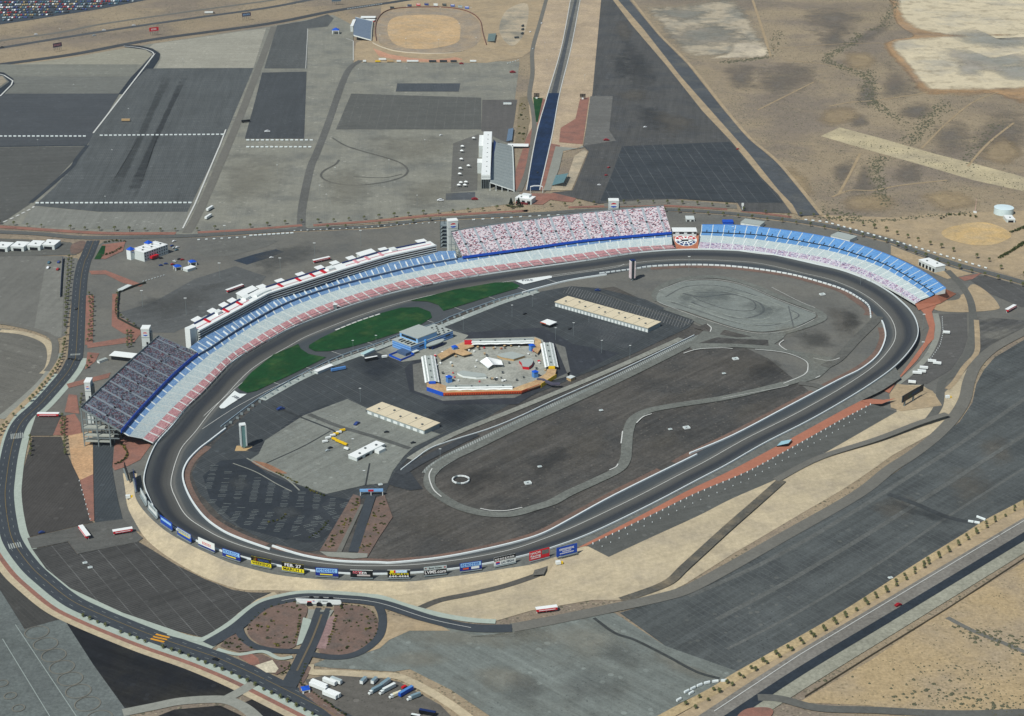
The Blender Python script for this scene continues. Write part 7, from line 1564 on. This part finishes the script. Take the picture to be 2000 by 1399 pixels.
for u, v, c, lb in ((340, 472, 'white', 'white car alone at the upper right of the office'), (336, 481, 'blue', 'blue car first beside the office end wall'), (340, 485, 'silver', 'silver car second in the office row'), (346, 484, 'white', 'white car at the right of the office row'), (345, 489, 'teal', 'teal car lowest in the office row')): car(c, u, v, 40, lb)
for u, v, c, lb in ((96, 514, 'teal', 'teal car at the top of the left pair in the west field'), (94, 524, 'white', 'white pickup below the teal car in the west field'), (115, 513, 'blue', 'blue truck-like car beside the long dark fence'), (113, 527, 'red', 'red car at the foot of the long dark fence row')): car(c, u, v, 85, lb, None, 0.8, 1.5)
car('black', 149, 604, 85, 'black car driving up the west road'); car('red', 1754, 1183, 31, 'dark red car driving along the highway at lower right', None, 1.0, 1.4); car('black', 1050, 338, 80, 'black dragster-sized car on the blue strip'); car('white', 1058, 46, 60, 'white car on the return road near the picture top'); car('white', 1036, 63, 60, 'white van at the edge of the return road'); car('silver', 1041, 96, 70, 'silver car at the bend of the return road')
car('red', 927, 390, 0, 'red vehicle beside the dark yard below the drag strip stand', None, .8, 2.0); car('red', 1184, 274.5, 0, 'red vehicle at the corner of the grey field', None, 1.2, 2.0); car('red', 1189, 328, 40, 'red car upper of two beside the black field'); car('red', 1184, 343, 30, 'red car lower of two beside the black field'); car('red', 1441, 292, 40, 'red car on the sand strip beside the haul road'); car('red', 1001, 142, 0, 'long red vehicle by the sandy bank near the dirt oval', None, .8, 2.4); car('red', 901, 125, 0, 'red vehicle in the row below the dirt oval', None, .8, 1.8)
car('white', 522, 258, 10, 'white vehicle alone in the dark rear lot', None, .8, 2.0); car('white', 860, 392.5, 0, 'white truck at the left of the dark yard', None, .8, 2.0); car('white', 861, 265, 30, 'white car alone in the gravel field above the tents'); car('white', 530, 504, 15, 'white car on the plaza beside the black asphalt patch'); car('white', 1170, 362, 0, 'white car at the bottom of the black field'); car('white', 1260, 249, 20, 'white cart in the middle of the dark triangular field', None, 1.2, 1.3)
car('blue', 548, 800, 30, 'blue vehicle near the pit lane in the left infield', None, .8, 1.8); car('blue', 697, 829, 60, 'blue vehicle beside the shorter cream garage', None, .8, 1.7); car('black', 755, 845, 10, 'black car below the shorter cream garage'); car('black', 807, 866, 20, 'black car at the end of the shorter garage lot'); car('black', 1113, 643, 60, 'black car right of the white infield canopy'); car('black', 645, 876, 30, 'grey-black car on the pale concrete lot'); car('silver', 640, 881, 30, 'silver car on the pale concrete lot'); car('blue', 1167, 568, 0, 'blue vehicle beside the stall lot by the right pylon', None, .8, 1.5); car('red', 745, 881, 20, 'red car behind the white care building'); car('black', 1025, 614, 40, 'black car left of the long garage')
car('blue', 81, 1041, 20, 'blue vehicle at the edge of the brown lot on the left'); car('black', 421, 1289, -25, 'dark car driving on the big south-west road')
# motorway and auction lot
G5 = 'cars in the far auction lot'; cols = ['white', 'silver', 'black', 'blue', 'red', 'gold', 'teal']; protoA = {}
poly = PX('-4,-4 300,-4 286,0 200,15 110,30 67,36 0,46'); cnt = 0
rn = random.Random(11); cand = []
for j in range(9):
    for i in range(70):
        u, v = -4+i*4.6+j*1.5, 0.5+j*5.0-i*0.05
        if inside(u, v+1.5, poly) and inside(u, v-1, poly+[]): cand.append((u, v))
rn.shuffle(cand)
for u, v in cand[:285]:
    c = rn.choice(cols); lb = c+' car parked in the crowded auction lot at the far upper left'; loc = G(u+rn.uniform(-.6, .6), v+rn.uniform(-.5, .5), 0.7)
    if c not in protoA: protoA[c] = o = tag(car_mesh(5.2, 2.4, 1.7).build('parked_car', CARC[c]), lb, 'car', G5); o.location = loc
    else: o = copy_tree(protoA[c], lb, loc)
    o.rotation_euler[2] = R(80+rn.uniform(-6, 6)); o.scale = (1.5,)*3
def box_truck(lb, u, v, rz, L, W, H, m, cab=None, grp=None, z=0.7, roof=None):
    t = thing('truck' if cab else 'trailer', lb, 'truck' if cab else 'trailer', G(u, v, z), R(rz), grp)
    MB().box(-L/2, -W/2, 1.0, L/2, W/2, H).build('box_body', m, t); MB().box(-L/2, -W/2+0.1, H, L/2, W/2-0.1, H+0.08).build('roof', roof or WHITE2, t)
    if cab: MB().box(L/2+0.4, -W/2+0.1, 0.5, L/2+2.4, W/2-0.1, 2.9).box(L/2+2.4, -W/2+0.2, 0.5, L/2+3.6, W/2-0.2, 1.7).build('cab', cab, t); MB().box(L/2+2.35, -W/2+0.3, 1.8, L/2+2.48, W/2-0.3, 2.7).build('windscreen', GLASS, t)
    for x in (-L/2+1.2, -L/2+2.4, L/2-1, *((L/2+2.4,) if cab else ())):
        mb = MB()
        for y in (-W/2, W/2-0.3): mb.tube([(x, y, 0.5), (x, y+0.3, 0.5)], 0.5, 8)
        mb.build('wheel_pair', BLK, t)
    return t
TG = plain('trailer_grey_blue', (122, 146, 156), 0.5); GT = 'trucks and trailers in the truck yard'
box_truck('short grey-blue trailer first from the left in the truck yard row', 710, 1334, 65, 7, 2.7, 3.9, WHITE, None, GT, .7, TG); box_truck('short grey-blue trailer second from the left in the truck yard row', 731, 1334, 65, 6.5, 2.6, 3.9, WHITE, None, GT, .7, TG)
box_truck('grey semi truck with pale nose third in the truck yard row', 737, 1349, 225, 10, 2.6, 3.9, TG, WHITE, GT, .7, TG); box_truck('long grey-blue trailer behind the third truck', 753, 1338, 55, 10, 2.8, 4.0, WHITE, None, GT, .7, TG); box_truck('pale semi truck fourth in the truck yard row', 760, 1348, 225, 12, 2.6, 3.9, SILV, WHITE, GT, .7, WHITE); box_truck('cream truck beside the long blue trailer', 776, 1359, 215, 7, 2.5, 3.2, plain('cream_truck', (220, 212, 180)), WHITE, GT, .7, plain('cream_truck', (220, 212, 180))); box_truck('long blue trailer in the truck yard', 793, 1355, 48, 14, 2.7, 4.0, BLUE, None, GT, .7, MIDB); box_truck('small red pickup body behind the cream truck', 789, 1345, 48, 4, 2.2, 2.2, RED, None, GT, .7, RED); box_truck('grey box truck with white cab at the right of the yard', 812, 1363, 215, 8, 2.5, 3.6, TG, WHITE, GT, .7, TG)
for k, (u, v, L, lb) in enumerate(((624, 1341, 15, 'white trailer at the back of the white trailer cluster'), (622, 1346, 16, 'white trailer in the middle of the white trailer cluster'), (645, 1362, 13, 'white trailer nearest the shrubs in the trailer cluster'), (652, 1359, 12, 'white trailer at the right end of the trailer cluster'), (644, 1336, 12, 'long white flat trailer above the cluster'), (657, 1334, 10, 'pale green trailer at the upper right of the cluster'))): box_truck(lb, u, v, -33, L, 2.9, 4.0, WHITE, None, 'white trailers at the yard entrance', .7, SILV if k == 5 else WHITE2)
bs = box_truck('black glossy coach cut by the bottom edge of the picture', 835, 1396, -18, 13, 2.8, 3.7, BLK, None, None, .7, NAVY); box_truck('black van with white stripe at the bottom edge', 812, 1402, -18, 7, 2.4, 2.8, BLK, None, None, .7, WHITE)
GY = 'school-bus yellow and white vehicles in the infield'
for k, (u, v, c, lb) in enumerate(((669, 843, 'y', 'yellow vehicle at the top of the infield vehicle line'), (662, 847, 'w', 'white vehicle second in the infield vehicle line'), (656, 850, 'y', 'yellow vehicle third in the infield vehicle line'), (650, 853, 'w', 'white vehicle fourth in the infield vehicle line'), (641, 858, 'w', 'white vehicle with red stripe at the corner of the line'), (635, 865, 'w', 'white van at the lower left corner of the line'), (653, 860, 'y', 'yellow tow truck first in the lower arm'), (660, 864, 'y', 'yellow tow truck second in the lower arm'), (667, 867, 'y', 'yellow tow truck third in the lower arm'), (674, 870, 'y', 'yellow tow truck fourth in the lower arm'), (677, 879, 'w', 'white van next to the care building'))):
    box_truck(lb, u, v, 25 if k < 6 else -35, 5.5, 2.3, 2.6, YEL if c == 'y' else WHITE, None, GY, .8, YEL if c == 'y' else WHITE2)
for u, v, lb in ((637, 719, 'white open-sided hospitality tent on the pit strip'),):
    shed('hospitality_tent', lb, 'tent', (620, 726), (650, 714), (616, 722), 4, OFFW, WHITE2, None, 0.4, 0, None, 0, 1.2)
shed('pit_cabin', 'pale long cabin on the pit strip left of the media building', 'cabin', (711, 692.5), (733, 682), (709, 688), 3.5, OFFW, plain('pale_teal_roof', (176, 206, 206))); box_truck('long blue hauler parked behind the pit strip', 661, 724, 27, 17, 2.7, 3.6, MIDB, None, None, .8, MIDB); box_truck('white-roofed dark hauler left of the media building', 725, 704, 27, 15, 2.8, 4.0, DARKM, None, None, .8, WHITE2); box_truck('white box van by the walled yard', 751, 699.5, 20, 6, 2.6, 3, WHITE, None, None, .9)
for k, (u, v, rz, L, lb) in enumerate(((1848, 652, -10, 8, 'white motorhome alone at the top of the east lot'), (1820, 708, -15, 9, 'white motorhome at the upper end of the lower group'), (1830, 712, -15, 9, 'white motorhome right of the upper pair in the group'), (1804, 721, -12, 9, 'white motorhome in the middle of the lower group'), (1800, 728, -12, 9, 'white motorhome below the middle one in the group'), (1791, 731, -12, 10, 'white motorhome at the left of the lower group'), (1781, 749, -14, 8, 'white motorhome nearest the big screen'))): box_truck(lb, u, v, rz, L, 3.0, 3.2, WHITE, None, 'white motorhomes in the east lot', .9)
for u, v, rz, L, m, lb, r_ in ((410, 410, 72, 16, WHITE, 'upper white trailer beside the field road', WHITE2), (407, 426, 72, 16, WHITE, 'lower white trailer beside the field road', WHITE2), (246, 237, 0, 14, TANW, 'tan and white trailer alone on the streaked field', TANW), (991, 205, 0, 14, WHITE, 'white bus in the brown yard beside the drag strip', SILV), (480, 239, 25, 14, BLK, 'black trailer at the left edge of the dark rear lot', BLK), (1478, 3, 5, 1, BLK, 'x', BLK)):
    if lb != 'x': box_truck(lb, u, v, rz, L, 3.4, 4, m, None, 'single trailers in the parking fields', .8, r_)
for k, (u, L, m, r_) in enumerate(((712, 6, WHITE, WHITE), (738, 10, YEL, TANW), (747, 14, WHITE, WHITE2), (762, 12, TANW, TANW), (779, 8, WHITE, WHITE), (806, 22, WHITE, WHITE2), (845, 14, DSTEEL, DSTEEL), (866, 14, DSTEEL, BLK), (886, 12, DSTEEL, DSTEEL), (924, 12, WHITE, WHITE2))):
    box_truck(('white cabin at the left end', 'yellow container', 'white container', 'tan container', 'small white container', 'long white trailer', 'first dark trailer', 'second dark trailer', 'third dark trailer', 'white block at the right end')[k]+' of the row below the dirt oval', u, 121.5 if k != 2 else 118, 0, L, 3.4, 3.6, m, None, 'containers below the dirt oval', .8, r_)
for k, (u, v, m, lb) in enumerate(((1021, 52, DSTEEL, 'dark container upper of the stack by the return road'), (1021, 59, DSTEEL, 'dark container second in the stack by the return road'), (1020, 67, DSTEEL, 'dark container third in the stack by the return road'), (1009, 75, DSTEEL, 'dark container at the left of the stack by the return road'))): box_truck(lb, u, v, 70 if k < 3 else 15, 9, 3.4, 3.4, m, None, 'dark containers by the return road', .8, m)
box_truck('semi-trailer truck on the motorway near the picture top', 408, 26.5, 8, 18, 3.2, 4.2, WHITE, BLK, None, .6, WHITE2)
for u, v, c, lb in ((203, 60, 'white', 'white car on the motorway left of the middle'), (184, 70, 'silver', 'silver car on the near motorway lane'), (261, 50.5, 'white', 'white car on the motorway near the red billboard'), (4, 93, 'black', 'dark car on the motorway at the left edge'), (70, 68, 'white', 'white car on the far motorway lane')): car(c, u, v, 12, lb, None, .5, 1.6)
# tents by the drag strip stand
tt = thing('market_tent', 'x', 'tent', (0, 0, 0), 0, 'small tents left of the drag strip tower')
MB().add([(-2.2, -2.2, 2.6), (2.2, -2.2, 2.6), (2.2, 2.2, 2.6), (-2.2, 2.2, 2.6), (0, 0, 4.0)], [(0, 1, 4), (1, 2, 4), (2, 3, 4), (3, 0, 4)]).build('canopy', WHITE2, tt)
for x in (-2, 2):
    for y in (-2, 2): MB().box(x-0.1, y-0.1, 0, x+0.1, y+0.1, 2.6).build('leg', STEEL, tt)
for k, (u, v, lb) in enumerate(((903, 289, 'white tent at the top of the tent row'), (902, 298, 'small white tent second in the tent row'), (901, 314, 'white tent in the middle of the tent row'), (915, 327, 'white cabin tent right of the tent row'), (899, 332, 'pink and white tent in the tent row'), (898, 343, 'white tent fifth in the tent row'), (900, 360, 'striped tent above the blue ones'), (910, 359, 'round pale tent above the blue ones'), (896, 365, 'pale blue tent at the lower left of the row'), (908, 365, 'blue and white tent at the lower end of the row'), (925, 273, 'blue and white tent beside the upper stair block'))):
    o = tt if k == 0 else copy_tree(tt); o['label'] = lb; o.location = G(u, v, .9); o.scale = (1.2,)*3
# infield curiosities
def vent(lb, u, v):
    t = thing('drain_box', lb, 'concrete box', G(u, v, 1.2), R(20), 'white concrete boxes in the infield'); mb = MB(); mb.wall([(-3, -2.2), (3, -2.2), (3, 2.2), (-3, 2.2)], [0]*4, 1.2, 0.7, 0, True); mb.build('rim', WHITE, t); MB().box(-2.6, -1.8, -0.2, 2.6, 1.8, 0.5).build('lid', SILV, t); MB().box(-0.6, -0.6, 0.5, 0.6, 0.6, 0.8).build('grate', DSTEEL, t)
vent('white concrete box in the big infield below the drag lane exit', 1436.5, 701.5); vent('white concrete box in the narrow infield inside the back straight', 1341, 836); vent('white concrete box in the earth right of the skid pad', 1606, 575.5); vent('white concrete box in the left part of the big infield', 1031, 944); 
t = thing('tyre_ring', 'round ring of white painted tyres in the left infield', 'tyre ring', G(900, 938, 1.2)); n_ = 14
for k in range(n_):
    a = 2*math.pi*k/n_; M = Matrix.Translation((8*math.cos(a), 8*math.sin(a), 0)) @ Matrix.Rotation(a, 4, 'Z'); MB().box(-0.6, -1.65, 0, 0.6, 1.65, 1.3, 0, M).build('tyre_stack', WHITE if k % 5 else STEEL, t)
for u, v, lb in ((1414, 730, 'small white pile in the big infield'), (1174, 802, 'small white pallet in the middle infield'), (1054, 912, 'white pallet stack left in the infield'), (743, 947, 'white van-like box above the blue sign bridge'), (1309, 839, 'small white pile near the narrow infield box'), (1739, 1129, 'white painted marker slab in the south-east field'), (176, 1109, 'cream trailer slab on the stall field'), (166, 1100, 'white small box on the stall field')): 
    t = thing('marker_slab', lb, 'slab', G(u, v, 1.2), R(20)); MB().box(-2, -1.4, 0, 2, 1.4, 0.7).build('base', OFFW, t); MB().box(-1.1, -0.8, 0.7, 1.0, 0.6, 1.3).build('block', SILV, t)
for u, v, lb in ((252, 972, 'white and yellow pump trailer beside the edge-on billboards'), (1092, 1101, 'white and yellow generator beside the blue end billboard'), (1852, 777, 'white and yellow machine on the sandy bank')):
    t = thing('generator', lb, 'generator', G(u, v, 3.5 if u != 1852 else 0.8), R(15)); MB().box(-3, -1.6, 0, 1.2, 1.6, 2.6).build('housing', WHITE, t); MB().box(1.2, -1.2, 0, 3.4, 1.2, 1.6).build('hitch', YEL, t)
t = thing('wedge_ramp', 'grey-blue slanted panel building beside the back straight wall', 'shelter'); q = [G(1517, 871, 5.2), G(1526, 862, 5.2), G(1547, 858, 7.5), G(1540, 866, 7.5)]
mb = MB(); mb.add([*q, *[Vector((p.x, p.y, 4.0)) for p in q]], [(0, 1, 2, 3), (0, 3, 7, 4), (3, 2, 6, 7), (1, 0, 4, 5), (2, 1, 5, 6)], 0); mb.mi[1] = mb.mi[2] = 1; mb.build('roof', [plain('slanted_panel', (156, 196, 206)), BLK], t)
fl = thing('flag_stand', 'small steel flag stand at the finish line by the main grandstand', 'flag stand', G(655, 607, 3.2)); MB().box(-2, -1.5, 0, 2, 1.5, 8).build('frame', STEEL, fl); MB().box(-2.6, -2.4, 8, 2.6, 2.0, 8.6).build('platform', WHITE, fl)
wallline('long_fence', 'long dark fence beside the parked cars in the west field', [G(123, 505, .9), G(120, 545, .9), G(118, 580, .9)], .9, 3.0, 0.5, plain('fence_navy', (52, 62, 84)), None)
wallline('dark_hedge_wall', 'dark low wall along the west brick strip', [G(u, v, .9) for u, v in PX('285,553 262,560 232,572 229,600 230,622 260,638 274,644')], .9, 2.0, 1.0, plain('dark_green_wall', (48, 54, 46)), None)
wallline('desert_fence', 'thin fence line across the desert corner at lower right', [G(u, v, .5) for u, v in PX('1572,1362 1700,1282 1850,1190 2000,1092 2060,1056')], .5, 1.4, 0.35, plain('fence_brown', (96, 88, 74)), None)
lm = thing('lattice_mast', 'thin red and white lattice mast left of the water tank', 'mast', G(1904, 416)); MB().tube([(0, 0, 0), (0.3, 0, 22)], [0.5, 0.2], 4).build('mast', plain('mast_pink', (206, 170, 160)), lm); MB().box(-2, -2, 0, 2, 2, 2.2).build('equipment_hut', WHITE, lm)
pyl = thing('entrance_sign', 'tall thin white sign by the black field corner', 'sign', G(1450, 410)); MB().box(-0.8, -0.4, 0, 0.8, 0.4, 9).build('post', WHITE, pyl); MB().box(-1.6, -0.6, 6, 1.6, 0.6, 10).build('sign_panel', WHITE, pyl)
for sx in ('458,763 482,769.5 438,797.5 428,795', ): pass
def turf_text(u, v, rz, size, s, m):
    c = bpy.data.curves.new('turf_lettering', 'FONT'); c.body = s; c.size = size; c.align_x = 'CENTER'; c.align_y = 'CENTER'; c.materials.append(m); o = bpy.data.objects.new('turf_lettering', c); COL.objects.link(o); o.location = G(u, v, 1.75); o.rotation_euler = (0, 0, R(rz)); q = to_mesh(o); q.name = 'turf_lettering'; q['kind'] = 'structure'
turf_text(462, 777, -45, 7, 'FIRE', plain('turf_ink', (70, 74, 90))); turf_text(1030, 547.5, 8, 8, 'FIRE', plain('turf_ink', (70, 74, 90)))
PR = {}; rn = random.Random(9); yard = PX('842,695 905,672 1042,666 1056,670 1078,720 1058,738 1000,748 872,748 862,744')
blocked = [PX(q) for q in ('932,697 985,697 988,724 932,724', '968,684 1030,684 1030,704 968,704', '1006,698 1044,698 1044,722 1006,722', '888,722 954,722 954,740 888,740')]
k = 0
while k < 72:
    u, v = rn.uniform(840, 1080), rn.uniform(666, 748)
    if not inside(u, v, yard) or any(inside(u, v, b_) for b_ in blocked): continue
    c = ('dark', 'white', 'dark', 'red', 'white', 'tan')[k % 6]; k += 1; lb = c+' parasol standing on the pale courtyard'; loc = G(u, v, 1.1)
    if c not in PR: PR[c] = o = tag(MB().add([(-1.3, -1.3, 2), (1.3, -1.3, 2), (1.3, 1.3, 2), (-1.3, 1.3, 2), (0, 0, 2.7)], [(0, 1, 4), (1, 2, 4), (2, 3, 4), (3, 0, 4)]).tube([(0, 0, 0), (0, 0, 2.2)], 0.1, 4).box(-1.0, -1.0, 0.6, 1.0, 1.0, 0.75).build('parasol', dict(dark=DSTEEL, red=SRED, white=WHITE2, tan=TANW)[c]), lb, 'parasol', 'parasols in the courtyard, '+c); o.location = loc
    else: copy_tree(PR[c], None, loc, rn.uniform(0, 3), None, rn.uniform(0.7, 1.1))
# ------------------------------------------------------------------ the air: a light haze
hz = MB().box(-5600, -1300, -1.0, 5600, 8600, 770).build('haze', bpy.data.materials.new('haze')); hz['kind'] = 'stuff'
hm = hz.data.materials[0]; hm.use_nodes = True; ht = hm.node_tree; ht.nodes.clear()
ho = ht.nodes.new('ShaderNodeOutputMaterial'); hv = ht.nodes.new('ShaderNodeVolumePrincipled'); hv.inputs['Color'].default_value = (0.84, 0.94, 0.97, 1); hv.inputs['Density'].default_value = 0.000022; hv.inputs['Anisotropy'].default_value = 0.2
ht.links.new(hv.outputs[0], ho.inputs['Volume'])
# ------------------------------------------------------------------ light and camera
w = bpy.data.worlds.new('World'); SC.world = w; w.use_nodes = True
SUN_EL, TOX, TOY = R(50), -0.62, -0.785       # direction from the ground towards the sun: left, behind the camera
nt = w.node_tree; sk = nt.nodes.new('ShaderNodeTexSky'); sk.sky_type = 'NISHITA'; sk.sun_disc = False
sk.sun_elevation = SUN_EL; sk.sun_rotation = math.atan2(TOX, TOY); sk.altitude = 600; sk.dust_density = 1.0
bg = nt.nodes['Background']; bg.inputs[1].default_value = 0.06; nt.links.new(sk.outputs[0], bg.inputs[0])
sl = bpy.data.lights.new('sun', 'SUN'); sl.energy = 3.95; sl.angle = R(0.5); sl.color = (1.0, 0.965, 0.91)
so = bpy.data.objects.new('sun', sl); COL.objects.link(so)
d = Vector((TOX, TOY, 0)).normalized()*math.cos(SUN_EL); d.z = math.sin(SUN_EL)
so.rotation_euler = d.to_track_quat('Z', 'Y').to_euler(); so.location = d*1000
cam = bpy.data.cameras.new('camera'); co = bpy.data.objects.new('camera', cam); COL.objects.link(co)
cam.sensor_fit = 'HORIZONTAL'; cam.sensor_width = 36.0; cam.lens = 36.0*FPX/2000.0
cam.clip_start = 10; cam.clip_end = 60000
co.location = (0, 0, ALT); co.rotation_euler = (math.pi/2-PITCH, 0, 0)
SC.camera = co
vs_ = SC.view_settings; vs_.view_transform = 'Standard'; vs_.look = 'None'; vs_.exposure = 0.07; vs_.gamma = 1.0
SC.render.engine = 'CYCLES'; SC.cycles.max_bounces = 4
SC.render.resolution_x, SC.render.resolution_y = 1024, 716
